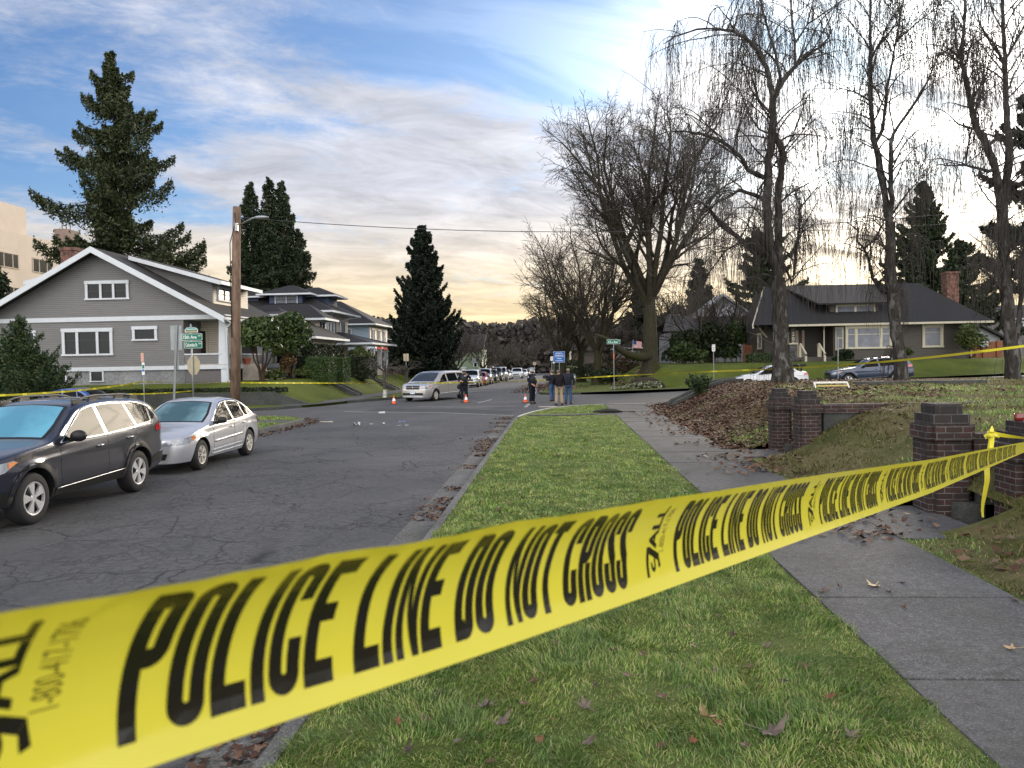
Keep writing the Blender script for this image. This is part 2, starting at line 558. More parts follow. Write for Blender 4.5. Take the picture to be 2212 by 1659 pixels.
# ground materials
def asphalt_mat():
	m = bpy.data.materials.new('asphalt')
	m.use_nodes = True
	n = NT(m.node_tree)
	b = m.node_tree.nodes['Principled BSDF']
	v = n.n('ShaderNodeTexCoord').outputs['Object']
	x, y, z = n.sep(v)[:3]
	wv = n.vm('ADD', v, n.vm('SCALE', n.vm('SUBTRACT', n.noise(v, 3.0, 4, 0.6, col=True), (0.5, 0.5, 0.5)), 0.42))
	def crack(sc, wd):
		vo = n.n('ShaderNodeTexVoronoi', feature='DISTANCE_TO_EDGE', ins={'Vector': n.vm('MULTIPLY', wv, (1.0, 0.8, 0.0)), 'Scale': sc})
		return n.mr(vo.outputs['Distance'], 0.0, wd, 1.0, 0.0)
	msk = n.mr(n.noise(v, 0.25, 3, 0.5), 0.38, 0.52)
	msk2 = n.mr(n.noise(v, 0.5, 3, 0.5), 0.36, 0.50)
	near = n.mr(y, 22.0, 33.0, 1.0, 0.25)
	cr = n.m('MAXIMUM', n.m('MULTIPLY', crack(8.0, 0.13), n.m('MULTIPLY', msk, n.mr(n.noise(v, 1.7, 4, 0.7), 0.35, 0.62, 0.15, 0.8))), n.m('MULTIPLY', crack(0.9, 0.022), msk2))
	cr = n.m('MULTIPLY', cr, near)
	base = n.mix(n.mr(n.noise(v, 0.32, 5, 0.6), 0.35, 0.65), (0.044, 0.044, 0.048), (0.074, 0.073, 0.075))
	sp = n.noise(v, 95, 2, 0.7)
	base = n.mix(n.mr(sp, 0.45, 0.72), base, n.vm('SCALE', base, 1.9))
	base = n.mix(n.mr(sp, 0.50, 0.28), base, n.vm('SCALE', base, 0.55))
	base = n.vm('SCALE', base, n.mr(n.noise(v, 9.0, 4, 0.75), 0.3, 0.7, 0.78, 1.26))
	lane = n.mr(n.m('ABSOLUTE', n.m('SUBTRACT', n.m('ABSOLUTE', n.m('ADD', x, 5.3)), 1.6)), 0.0, 0.7, 0.30, 0.0)
	base = n.mix(lane, base, (0.085, 0.082, 0.078))
	moss = n.m('MULTIPLY', n.mr(n.noise(v, 0.9, 5, 0.65), 0.52, 0.70), n.mr(x, -5.0, -7.5, 0.15, 0.55))
	base = n.mix(n.m('MULTIPLY', moss, 0.6), base, (0.045, 0.048, 0.026))
	base = n.mix(n.m('MULTIPLY', cr, 0.9), base, (0.006, 0.006, 0.006))
	n.set(b.inputs['Base Color'], base)
	b.inputs['Roughness'].default_value = 0.72
	b.inputs['Specular IOR Level'].default_value = 0.45
	h = n.m('SUBTRACT', n.m('MULTIPLY', sp, 0.35), cr)
	n.set(b.inputs['Normal'], n.n('ShaderNodeBump', ins={'Strength': 0.55, 'Distance': 0.012, 'Height': h}).outputs[0])
	return m
def concrete_mat(name, c1, c2, sc=1.0, moss=0.0, mosscol=(0.05, 0.06, 0.02), spk=1.0):
	m = bpy.data.materials.new(name)
	m.use_nodes = True
	n = NT(m.node_tree)
	b = m.node_tree.nodes['Principled BSDF']
	v = n.n('ShaderNodeTexCoord').outputs['Object']
	c = n.mix(n.mr(n.noise(v, 1.1 * sc, 6, 0.65), 0.3, 0.7), c1, c2)
	sp = n.noise(v, 62 * sc, 3, 0.8)
	c = n.mix(n.mr(sp, 0.53, 0.70, 0.0, spk), c, n.vm('SCALE', c2, 2.0))
	c = n.mix(n.mr(sp, 0.47, 0.30, 0.0, spk), c, n.vm('SCALE', c1, 0.35))
	st = n.mr(n.noise(v, 3.3 * sc, 4, 0.7), 0.55, 0.75)
	c = n.vm('SCALE', c, n.mr(n.noise(v, 13 * sc, 4, 0.75), 0.3, 0.7, 0.68, 1.38))
	c = n.vm('SCALE', c, n.mr(n.noise(v, 0.45 * sc, 3, 0.6), 0.35, 0.65, 0.82, 1.2))
	c = n.mix(n.m('MULTIPLY', st, 0.45), c, n.vm('SCALE', c1, 0.55))
	if moss:
		c = n.mix(n.m('MULTIPLY', n.mr(n.noise(v, 2.0, 5, 0.7), 0.45, 0.65), moss), c, mosscol)
	n.set(b.inputs['Base Color'], c)
	b.inputs['Roughness'].default_value = 0.82
	n.set(b.inputs['Normal'], n.n('ShaderNodeBump', ins={'Strength': 0.4, 'Distance': 0.008, 'Height': sp}).outputs[0])
	return m
def turf_mat(name, a, bb, dry=None, dryk=0.0, litter=None):
	m = bpy.data.materials.new(name)
	m.use_nodes = True
	n = NT(m.node_tree)
	b = m.node_tree.nodes['Principled BSDF']
	v = n.n('ShaderNodeTexCoord').outputs['Object']
	c = n.mix(n.mr(n.noise(v, 0.55, 5, 0.6), 0.32, 0.68), a, bb)
	f = n.noise(v, 13, 5, 0.75)
	c = n.mix(n.mr(f, 0.40, 0.70), n.vm('SCALE', c, 0.72), n.vm('SCALE', c, 1.32))
	if dry:
		c = n.mix(n.m('MULTIPLY', n.mr(n.noise(n.vm('ADD', v, (7, 3, 0)), 1.0, 6, 0.65), 0.40, 0.62), dryk), c, dry)
	if litter:
		c = litter(n, v, c)
	n.set(b.inputs['Base Color'], c)
	b.inputs['Roughness'].default_value = 0.9
	b.inputs['Specular IOR Level'].default_value = 0.2
	n.set(b.inputs['Normal'], n.n('ShaderNodeBump', ins={'Strength': 0.9, 'Distance': 0.06, 'Height': n.noise(v, 16, 5, 0.75)}).outputs[0])
	return m
def island_mat(name, cols, rough=0.6, transl=0.0, patch=None):
	"""colour picked for each leaf or blade"""
	m = bpy.data.materials.new(name)
	m.use_nodes = True
	n = NT(m.node_tree)
	b = m.node_tree.nodes['Principled BSDF']
	g = n.n('ShaderNodeNewGeometry')
	st = [(i / max(1, len(cols) - 1), c) for i, c in enumerate(cols)]
	c = n.ramp(g.outputs['Random Per Island'], st)
	if patch:
		v = n.n('ShaderNodeTexCoord').outputs['Object']
		c = n.mix(n.mr(n.noise(v, patch[1], 4, 0.6), 0.42, 0.62), c, n.vm('MULTIPLY', c, patch[0]))
	n.set(b.inputs['Base Color'], c)
	b.inputs['Roughness'].default_value = rough
	b.inputs['Specular IOR Level'].default_value = 0.3
	if transl:
		t = n.n('ShaderNodeBsdfTranslucent', ins={'Color': c})
		mx = n.n('ShaderNodeMixShader', ins={0: transl, 1: b.outputs[0], 2: t.outputs[0]})
		m.node_tree.links.new(mx.outputs[0], m.node_tree.nodes['Material Output'].inputs[0])
	return m
M_ASPH = asphalt_mat()
M_CONC = concrete_mat('sidewalk_concrete', (0.046, 0.046, 0.050), (0.085, 0.085, 0.090), moss=0.30, mosscol=(0.032, 0.036, 0.020))
M_KERB = concrete_mat('kerb_concrete', (0.065, 0.065, 0.066), (0.135, 0.132, 0.130), moss=0.30)
M_DKCONC = concrete_mat('mossy_concrete', (0.022, 0.025, 0.026), (0.060, 0.064, 0.062), moss=0.4, mosscol=(0.02, 0.028, 0.012))
M_TURF = turf_mat('lawn_turf', (0.070, 0.108, 0.022), (0.122, 0.170, 0.040), (0.17, 0.175, 0.06), 0.55)
M_TURF2 = turf_mat('far_lawn_turf', (0.060, 0.085, 0.012), (0.11, 0.135, 0.020))
M_EARTH = turf_mat('bare_earth', (0.030, 0.026, 0.020), (0.055, 0.048, 0.032))
M_WPAINT = mat('kerb_white_paint', (0.55, 0.55, 0.53), 0.7, var=0.25, vscale=5)
M_RPAINT = mat('road_white_paint', (0.32, 0.32, 0.31), 0.75, var=0.45, vscale=7)
def bank_litter(n, v, c):
	x, y, z = n.sep(v)[:3]
	nn = n.noise(v, 0.7, 5, 0.65)
	far = n.mr(n.m('ADD', y, n.m('MULTIPLY', n.m('SUBTRACT', nn, 0.5), 10.0)), 17.0, 23.0)
	d = n.mr(n.m('ADD', n.m('SUBTRACT', x, 4.0), n.m('MULTIPLY', n.m('SUBTRACT', nn, 0.5), 3.0)), 2.5, 5.0, 1.0, 0.35)
	edge = n.mr(y, 29.0, 31.0, 0.0, 1.0)
	k = n.m('MAXIMUM', n.m('MULTIPLY', far, d), edge)
	lv = n.n('ShaderNodeTexVoronoi', ins={'Vector': v, 'Scale': 9.0, 'Randomness': 1.0})
	hx = n.sep(lv.outputs['Color'])[0]
	lc = n.ramp(hx, [(0.0, (0.024, 0.011, 0.007)), (0.45, (0.062, 0.028, 0.017)), (0.8, (0.11, 0.058, 0.036)), (1.0, (0.19, 0.12, 0.08))])
	return n.mix(k, c, lc)
M_BANK = turf_mat('bank_turf', (0.055, 0.064, 0.017), (0.115, 0.115, 0.036), (0.16, 0.135, 0.07), 0.8, bank_litter)
# the sheets
gx = frange(-400, -60, 40) + frange(-50, 50, 5) + frange(60, 400, 40)
gy = [-40, -20, -6, 0, 20, 33, 37, 50, 60, 80, 120, 160, 200, 260, 400, 900]
heightfield('ground', gx, gy, lambda x, y: rz(x, y) - 0.07, M_EARTH)
def kerb(name, line, mats, zf=None, wid=0.12, h=0.145, side=1, seg=None):
	"""kerb stone along a polyline; its body lies on the given side (+1 = left of travel)"""
	mb = MB()
	pts = [Vector((p[0], p[1], 0)) for p in line]
	offs = []
	for i, p in enumerate(pts):
		t = (pts[min(i + 1, len(pts) - 1)] - pts[max(i - 1, 0)]).normalized()
		offs.append(Vector((-t.y, t.x, 0)) * side)
	ring = []
	for p, o in zip(pts, offs):
		zz = rz(p.x, p.y) if zf is None else zf(p.x, p.y)
		a, b = p, p + o * wid
		ring.append([(a.x, a.y, zz - 0.1), (a.x, a.y, zz + h), (b.x - o.x * 0.02, b.y - o.y * 0.02, zz + h), (b.x, b.y, zz + h - 0.02), (b.x + o.x * 0.02, b.y + o.y * 0.02, zz - 0.1)])
	for i in range(len(ring) - 1):
		r0, r1 = ring[i], ring[i + 1]
		for k in range(4):
			q = [r0[k], r1[k], r1[k + 1], r0[k + 1]]
			mb.add(q, [(0, 1, 2, 3)] if side < 0 else [(3, 2, 1, 0)], 0)
	return tag(mb.build(name, mats), kind='structure')
def flat(name, poly, z, m, zf=None, dens=None):
	"""thin level sheet with an outline"""
	mb = MB()
	vs = [(p[0], p[1], (rz(p[0], p[1]) if zf is None else zf(p[0], p[1])) + z) for p in poly]
	mb.add(vs, [tuple(range(len(vs)))])
	return tag(mb.build(name, m), kind='structure')
def arc(cx, cy, r, a0, a1, n=10):
	return [(cx + r * math.cos(R(a0 + (a1 - a0) * i / n)), cy + r * math.sin(R(a0 + (a1 - a0) * i / n))) for i in range(n + 1)]
rx = [-10.4, -8, -6.5, -5, -3.5, -2, -1.0]
ry = frange(-6, 50, 4) + frange(55, 240, 5)
heightfield('road', rx, ry, lambda x, y: rz(x, y), M_ASPH)
o_cross = heightfield('cross_road', frange(-1.0, 4, 1) + frange(5, 60, 5), [26.0, 33, 34, 35, 36, 37, 40, 45, 50.5], lambda x, y: rz(x, y), M_ASPH)
o_crossl = heightfield('cross_road', frange(-60, -10.4, 3.1), frange(28, 50, 2), lambda x, y: 0.0, M_ASPH)
Z0 = lambda x, y: 0.0
corner = [(-1.49, 27.4), (-1.43, 28.6), (-1.27, 29.8), (-0.98, 31.2), (-0.58, 32.7), (-0.05, 34.0), (0.70, 35.1), (1.6, 35.8), (2.7, 36.1), (4.1, 36.2), (12, 36.2), (45, 36.2)]
line_r = [(-1.49, -5)] + [(-1.49, y) for y in frange(0, 24, 4)] + corner
verge = line_r[:-2] + [(4.15, 36.2), (5.0, 34.3), (3.9, 31.6), (3.9, -5)]
mbv = MB().prism(verge[::-1], -0.1, 0.135)
tag(mbv.build('verge_lawn', M_TURF), kind='structure')
kerb('kerb', [p for p in line_r if p[1] < 28.7], M_KERB, side=1)
kerb('kerb', [p for p in line_r if p[1] > 28.5 and p[0] < 4.3], M_WPAINT, side=1, zf=Z0)
kerb('kerb', line_r[-3:], M_KERB, side=1)
gut = [(-1.63, y) for y in frange(-5, 27, 4)]
mbg = MB()
for a, b in zip(gut[:-1], gut[1:]):
	mbg.box(-2.07, -1.632, a[1], b[1] - 0.012, -0.05, 0.010)
tag(mbg.build('gutter', M_KERB), kind='structure')
mbs = MB()
y = -5.0
joints = [-5, -3.4, -1.75, -0.1, 1.6, 3.25, 4.95, 6.62, 8.5, 10.2, 11.9, 13.6, 15.3, 17.0, 18.7, 20.4, 22.1, 23.8, 25.5, 27.2, 28.9, 30.6, 32.3, 34.0, 35.4, 36.0]
for i, (a, b) in enumerate(zip(joints[:-1], joints[1:])):
	w0 = 2.17
	w1 = 3.81 if b < 31 else 3.90 + 0.14 * (b - 31)
	d = 0.006 * math.sin(i * 2.1)
	mbs.box(w0, w1, a + 0.009, b - 0.009, -0.02, 0.150 + d)
tag(mbs.build('sidewalk', M_CONC, bevel=0.006), kind='structure')
mbw = MB()
mbw.box(-1.10, 0.4, 28.75, 29.65, 0.0, 0.143)
mbw.box(0.41, 2.165, 28.75, 29.65, 0.0, 0.147)
tag(mbw.build('path', M_CONC), kind='structure')
mbw = MB()
mbw.box(3.815, 4.75, 16.1, 17.4, 0.02, 0.150)
mbw.box(3.815, 4.9, 8.8, 10.7, 0.02, 0.146)
tag(mbw.build('path', M_CONC), kind='structure')
lx = frange(3.82, 8.0, 0.14) + frange(8.4, 20, 0.6) + frange(22, 60, 4)
ly = frange(-5, 28, 0.4) + frange(28.2, 35.5, 0.22)
heightfield('vacant_lot', lx, ly, z_lot_near, M_BANK, keep=lambda x, y: not (x < 5.2 and (16.1 < y < 17.4 or 8.9 < y < 10.6)) and not (4.7 < x < 7.0 and 32.5 < y < 33.1) and not (y > 35.35))
left_near = [(-9.8, -6), (-9.8, 12), (-9.8, 22), (-9.75, 27.5)] + arc(-12.6, 28.2, 2.85, 2, 88, 8) + [(-17, 31.1), (-60, 31.1)]
mbv = MB().prism(left_near + [(-60, -6)], -0.1, 0.135)
tag(mbv.build('verge_lawn', M_TURF), kind='structure')
kerb('kerb', left_near, M_KERB, side=-1, zf=Z0)
mbw = MB()
mbw.box(-12.9, -9.95, 27.3, 28.3, 0.0, 0.146)
mbw.box(-15.2, -13.4, -6, 30.9, 0.0, 0.150)
tag(mbw.build('path', M_CONC), kind='structure')
left_far = [(-60, 36.4), (-16.4, 36.4), (-15.2, 36.6), (-14.2, 37.4), (-13.3, 39.0), (-12.6, 40.9), (-12.0, 42.8), (-11.0, 45.0), (-10.0, 46.8), (-9.5, 49), (-9.4, 60), (-9.4, 110), (-9.4, 230)]
mbv = MB().prism(left_far + [(-60, 230)], lambda x, y: rz(-20, y) - 0.1, lambda x, y: rz(-20, y) + 0.13)
me_ = mbv
V, F = [], []
ys_ = frange(33, 230, 6)
tag(me_.build('verge_lawn', M_TURF2), kind='structure')
kerb('kerb', left_far[:5], M_DKCONC, side=-1, zf=Z0)
kerb('kerb', left_far[6:], M_DKCONC, side=-1, zf=lambda x, y: rz(-20, y))
sw = []
ctr = [(-13.9, 39.0), (-13.3, 40.2), (-12.75, 42.0), (-12.3, 44.5), (-12.2, 48), (-12.2, 56), (-12.2, 70), (-12.2, 120), (-12.2, 220)]
mbs = MB()
for (x0, y0), (x1, y1) in zip(ctr[:-1], ctr[1:]):
	hw = 0.8
	mbs.add([(x0 - hw, y0, rz(-20, y0) + 0.136), (x0 + hw, y0, rz(-20, y0) + 0.136), (x1 + hw, y1, rz(-20, y1) + 0.136), (x1 - hw, y1, rz(-20, y1) + 0.136)], [(0, 1, 2, 3)])
mbs.add([(-13.0, 40.1, 0.1385), (-12.15, 42.8, 0.1385), (-12.6, 43.3, 0.1385), (-13.5, 40.7, 0.1385)], [(0, 1, 2, 3)])
tag(mbs.build('sidewalk', M_CONC), kind='structure')
heightfield('raised_lawn', frange(-60, -17, 4) + frange(-16.7, -13.05, 0.28), frange(40.4, 50, 0.5) + frange(53, 230, 6), z_lot_left, M_TURF2,
			keep=lambda x, y: True)
right_far = [(-1.2, 235), (-1.2, 110), (-1.2, 60), (-1.2, 51.4), (-0.95, 50.4), (-0.2, 49.8), (1.5, 49.6), (12, 49.6), (60, 49.6)]
mbv = MB().prism([(60, 235)] + right_far, lambda x, y: rz(x, y) - 0.1, lambda x, y: rz(x, y) + 0.13)
tag(mbv.build('verge_lawn', M_TURF2), kind='structure')
kerb('kerb', right_far, M_KERB, side=1)
mbs = MB()
for y0, y1 in zip(frange(50.0, 230, 6)[:-1], frange(50.0, 230, 6)[1:]):
	mbs.add([(2.3, y0, rz(2, y0) + 0.137), (3.9, y0, rz(2, y0) + 0.137), (3.9, y1, rz(2, y1) + 0.137), (2.3, y1, rz(2, y1) + 0.137)], [(0, 1, 2, 3)])
tag(mbs.build('sidewalk', M_CONC), kind='structure')
heightfield('raised_lawn', frange(4.1, 9, 0.35) + frange(10, 60, 2), frange(51.0, 58, 0.35) + frange(60, 120, 6), z_lot_far, M_TURF2)
def mark(poly, z=0.005, m=M_RPAINT, nm='road_marking'):
	return flat(nm, poly, z, m)
mark([(-4.35, 41.2), (-4.2, 41.2), (-3.75, 44.6), (-3.92, 44.6)])
mark([(-1.62, 36.6), (-1.46, 36.6), (-1.38, 39.9), (-1.54, 39.9)])
mark([(-9.9, 35.0), (-5.2, 33.5), (-1.8, 31.0), (-1.8, 31.15), (-5.2, 33.7), (-9.9, 35.2)])
mark([(-7.0, 38.4), (-4.2, 37.2), (-1.9, 37.7), (-1.95, 37.85), (-4.2, 37.35), (-7.0, 38.55)])
mark([(-7.3, 58.0), (-4.9, 61.5), (-5.0, 61.8), (-7.6, 58.3)])
M_PATCH = mat('asphalt_patch', (0.038, 0.038, 0.040), 0.75, var=0.2, vscale=3, bump=0.3, bscale=90)
flat('road_patch', [(-9.0, 35.0), (-4.9, 33.8), (-2.0, 31.7), (-1.9, 33.7), (-4.6, 36.3), (-8.8, 37.2)], 0.003, M_PATCH)
hx = frange(-300, 300, 20)
hz = [6 + 4 * nz(x, 3, 0.02) + 2.5 * nz(x, 9, 0.07) for x in hx]
mbh = MB()
for i in range(len(hx) - 1):
	mbh.add([(hx[i], 305, -4), (hx[i + 1], 305, -4), (hx[i + 1], 312, hz[i + 1]), (hx[i], 312, hz[i]), (hx[i], 380, hz[i] + 1), (hx[i + 1], 380, hz[i + 1] + 1)], [(0, 1, 2, 3), (3, 2, 5, 4)])
tag(mbh.build('hills', mat('wooded_hill', (0.030, 0.031, 0.029), 0.95, var=0.4, vscale=0.15, bump=1.0, bscale=0.5), smooth=True), kind='structure')
# grass and leaves
rng = np.random.default_rng(11)
NZT = rng.random((64, 64))
def vnoise(x, y, s):
	"""cheap smooth value noise on arrays"""
	x, y = x * s, y * s
	i, j = np.floor(x).astype(int), np.floor(y).astype(int)
	fx, fy = x - i, y - j
	fx, fy = fx * fx * (3 - 2 * fx), fy * fy * (3 - 2 * fy)
	t = lambda a, b: NZT[a % 64, b % 64]
	return (t(i, j) * (1 - fx) + t(i + 1, j) * fx) * (1 - fy) + (t(i, j + 1) * (1 - fx) + t(i + 1, j + 1) * fx) * fy
def blades(name, X, Y, Z, L, Wd, m, lean=0.75):
	n = len(X)
	fld = vnoise(X + 9, Y, 2.3) * 2 * np.pi * 2 + rng.normal(0, 0.9, n)
	ln = np.clip(lean + rng.normal(0, 0.25, n), 0.1, 1.35)
	dx, dy = np.cos(fld), np.sin(fld)
	base = np.stack([X, Y, Z], 1)
	d1 = np.stack([dx * np.sin(ln * 0.55), dy * np.sin(ln * 0.55), np.cos(ln * 0.55)], 1)
	d2 = np.stack([dx * np.sin(ln * 1.35), dy * np.sin(ln * 1.35), np.cos(ln * 1.35)], 1)
	a = rng.random(n) * 2 * np.pi
	wv = np.stack([np.cos(a), np.sin(a), np.zeros(n)], 1) * Wd[:, None]
	mid = base + d1 * (L * 0.55)[:, None]
	tip = mid + d2 * (L * 0.5)[:, None]
	V = np.stack([base - wv, base + wv, mid + wv * 0.7, mid - wv * 0.7, tip], 1).reshape(-1, 3)
	o = np.arange(n)[:, None] * 5
	F = np.concatenate([o + np.array([[0, 1, 2]]), o + np.array([[0, 2, 3]]), o + np.array([[3, 2, 4]])], 0)
	ob = np_mesh(name, V, F, m)
	return tag(ob, kind='stuff')
M_BLADE = island_mat('grass_blade', [(0.055, 0.115, 0.020), (0.135, 0.235, 0.046), (0.21, 0.325, 0.068), (0.30, 0.41, 0.10), (0.42, 0.44, 0.16), (0.45, 0.37, 0.20)], 0.42, 0.3, ((0.46, 0.60, 0.58), 3.0))
M_BLADE_DRY = island_mat('dry_grass_blade', [(0.05, 0.062, 0.016), (0.10, 0.105, 0.030), (0.15, 0.135, 0.056), (0.21, 0.17, 0.095)], 0.6, 0.2)
def in_path(X, Y):
	return ((Y > 28.7) & (Y < 29.7))
def kerb_x(Y):
	return np.interp(Y, [27.4, 28.6, 29.8, 31.2, 32.7, 34.0, 35.1, 35.8], [-1.49, -1.43, -1.27, -0.98, -0.58, -0.05, 0.70, 1.6]) + 0.16
def strip(n, y0, y1, pw, Lr, Wr, lean=0.8, xr=(-1.51, 2.21)):
	Y = y0 + (y1 - y0) * rng.random(n) ** pw
	X = xr[0] + (xr[1] - xr[0]) * rng.random(n)
	edge = (Y < 27.4) | (X > kerb_x(Y))
	X, Y = X[edge & ~in_path(X, Y)], Y[edge & ~in_path(X, Y)]
	tuft = vnoise(X, Y, 5.0)
	big = vnoise(X, Y, 0.9)
	L = (Lr[0] + (Lr[1] - Lr[0]) * tuft ** 1.5) * (0.75 + 0.5 * big) * rng.uniform(0.7, 1.25, len(X))
	L *= np.clip(np.minimum(X + 1.65, 2.31 - X) / 0.14, 0.35, 1.0)
	return X, Y, 0.120 + 0.045 * vnoise(X + 7, Y, 4.2) * vnoise(X, Y + 3, 1.4) * np.clip((X + 1.5) * 5, 0, 1) * np.clip((2.2 - X) * 5, 0, 1), L, rng.uniform(Wr[0], Wr[1], len(X))
a = strip(120000, 2.6, 9.5, 1.35, (0.028, 0.095), (0.0020, 0.0045), 1.0)
b = strip(80000, 9.0, 35.8, 1.6, (0.03, 0.08), (0.004, 0.011), 1.0)
g = [np.concatenate(k) for k in zip(a, b)]
blades('grass', *g, M_BLADE, 0.9)
def fz(fn, X, Y):
	return np.array([fn(float(x), float(y)) for x, y in zip(X, Y)])
n = 110000
Y = 4.0 + 28 * rng.random(n) ** 2.3
X = 3.84 + 14.0 * rng.random(n) ** 1.6
k = ~((X < 5.15) & (((Y > 16.0) & (Y < 17.5)) | ((Y > 8.8) & (Y < 10.7))))
k &= ~((Y > 20) & (X < 7.2) & (rng.random(n) < 0.75)) & ~((Y > 28.5) & (rng.random(n) < 0.8))
X, Y = X[k], Y[k]
tf = vnoise(X, Y, 2.2)
k = rng.random(len(X)) < (0.25 + tf)
X, Y, tf = X[k], Y[k], tf[k]
Zb = fz(z_lot_near, X, Y) - 0.005
L = (0.04 + 0.10 * tf * rng.random(len(X))) * np.where(X < 4.25, 0.7, 1.0)
half = vnoise(X + 40, Y + 9, 0.8) > 0.5
blades('grass', X[half], Y[half], Zb[half], L[half], rng.uniform(0.003, 0.007, half.sum()) * (1 + Y[half] / 14), M_BLADE_DRY, 0.85)
blades('grass', X[~half], Y[~half], Zb[~half], L[~half], rng.uniform(0.003, 0.007, (~half).sum()) * (1 + Y[~half] / 14), M_BLADE, 0.85)
n = 9000
X = rng.uniform(-13.4, -9.95, n)
Y = rng.uniform(18, 30.9, n)
k = ((X + 12.6) ** 2 + (Y - 28.2) ** 2 < 2.65 ** 2) | (Y < 27.8) | (X < -12.6)
k &= ~((Y > 27.2) & (Y < 28.4))
X, Y = X[k], Y[k]
blades('grass', X, Y, np.full(len(X), 0.13), rng.uniform(0.04, 0.09, len(X)), rng.uniform(0.008, 0.014, len(X)), M_BLADE, 0.8)
# leaves
M_LEAF = island_mat('fallen_leaf', [(0.024, 0.011, 0.007), (0.058, 0.026, 0.014), (0.09, 0.040, 0.022), (0.12, 0.066, 0.040), (0.17, 0.11, 0.07), (0.10, 0.075, 0.062)], 0.65)
def leaf_mass(name, X, Y, Z, S, m=None, flat_=0.5):
	n = len(X)
	t = np.array([[0, -0.5, 0], [0.22, -0.25, 0.05], [0.5, -0.05, 0.10], [0.22, 0.12, 0.04], [0, 0.55, 0.0], [-0.22, 0.12, 0.06], [-0.5, -0.05, 0.12], [-0.22, -0.25, 0.03]])
	fan = np.array([[0, 1, 3], [1, 2, 3], [0, 3, 4], [0, 4, 5], [0, 5, 7], [5, 6, 7]])
	a = rng.random(n) * 2 * np.pi
	ca, sa = np.cos(a), np.sin(a)
	T = t[None] * S[:, None, None]
	T[:, :, 2] *= rng.uniform(-0.8, 2.0, n)[:, None]
	tx, ty = rng.normal(0, flat_, n), rng.normal(0, flat_, n)
	x = T[:, :, 0] * ca[:, None] - T[:, :, 1] * sa[:, None]
	y = T[:, :, 0] * sa[:, None] + T[:, :, 1] * ca[:, None]
	z = T[:, :, 2] + x * tx[:, None] + y * ty[:, None]
	z = z - z.min(axis=1, keepdims=True)
	V = np.stack([x + X[:, None], y + Y[:, None], z + Z[:, None]], -1).reshape(-1, 3)
	F = (np.arange(n)[:, None, None] * 8 + fan[None]).reshape(-1, 3)
	return tag(np_mesh(name, V, F, m or M_LEAF), kind='stuff')
n = 26000
Y = 15.5 + 19.0 * rng.random(n) ** 0.75
X = 3.85 + 9.5 * rng.random(n) ** 1.7
k = (vnoise(X, Y, 0.9) * 0.8 + np.clip((Y - 14) / 9, 0, 0.9) - np.clip((X - 7.2) / 8, 0, 0.7) * (Y < 28.5)) > 0.72
k |= (Y > 29) & (X > 5)
k &= ~((X < 4.8) & (Y > 16.0) & (Y < 17.5)) & ~((X > 4.6) & (X < 7.1) & (Y > 32.4) & (Y < 33.2))
X, Y = X[k], Y[k]
leaf_mass('leaf_litter', X, Y, fz(z_lot_near, X, Y) + 0.01, rng.uniform(0.045, 0.11, len(X)) * rng.choice([0.7, 1.0, 1.25], len(X)), flat_=0.22)
n = 1500
Y = 8.5 + 24 * rng.random(n)
X = 3.6 + np.abs(rng.normal(0, 0.45, n)) * np.where(rng.random(n) < 0.3, -1, 1)
k = (X > 2.6) & (X < 6.5) & (vnoise(X, Y, 0.7) > 0.36)
X, Y = X[k], Y[k]
Zl = np.where(X < 3.82, 0.158, fz(z_lot_near, np.maximum(X, 3.83), Y) + 0.01)
leaf_mass('leaf_litter', X, Y, Zl, rng.uniform(0.06, 0.14, len(X)), flat_=0.25)
n = 650
Y = 5.5 + 11 * rng.random(n)
X = 3.9 + 4.5 * rng.random(n) ** 1.5
k = (vnoise(X, Y, 1.3) > 0.42) & ~((X < 5.3) & (Y > 8.8) & (Y < 10.7))
X, Y = X[k], Y[k]
leaf_mass('leaf_litter', X, Y, fz(z_lot_near, X, Y) + 0.03, rng.uniform(0.05, 0.12, len(X)), flat_=0.3)
n = 3800
Y = 3.5 + 27 * rng.random(n)
k = vnoise(Y * 0 + 5, Y, 0.62) * 0.75 + vnoise(Y * 0 + 2, Y, 1.9) * 0.4 > 0.55
Y = Y[k]
X = -1.68 - np.abs(rng.normal(0, 0.16, len(Y))) * (0.6 + 1.2 * vnoise(Y * 0 + 5, Y, 0.62)) - np.where(Y > 15, np.abs(rng.normal(0, 0.22, len(Y))) * np.clip((Y - 15) / 8, 0, 1), 0)
leaf_mass('gutter_leaves', X, Y, np.full(len(X), 0.012), rng.uniform(0.03, 0.08, len(X)), flat_=0.3)
n = 420
Y = rng.uniform(23, 31, n)
X = -9.5 + np.abs(rng.normal(0, 0.25, n)) - np.where(Y > 29, (Y - 29) * 0.5, 0)
leaf_mass('gutter_leaves', X, Y, np.full(n, 0.006), rng.uniform(0.06, 0.12, n), flat_=0.3)
n = 1300
Y = rng.uniform(54, 80, n)
X = rng.normal(-1.6, 0.8, n)
leaf_mass('gutter_leaves', X, Y, np.array([rz(0, q) for q in Y]) + np.where(X > -1.15, 0.14, 0.01), rng.uniform(0.10, 0.2, n), flat_=0.3)
n = 1200
Y = rng.uniform(56, 66, n)
X = rng.uniform(-0.2, 7.5, n)
leaf_mass('leaf_litter', X, Y, np.array([max(rz(q, p) + 0.14, z_lot_far(q, p) if q > 4.2 else 0) for q, p in zip(X, Y)]) + 0.01, rng.uniform(0.10, 0.2, n), flat_=0.3)
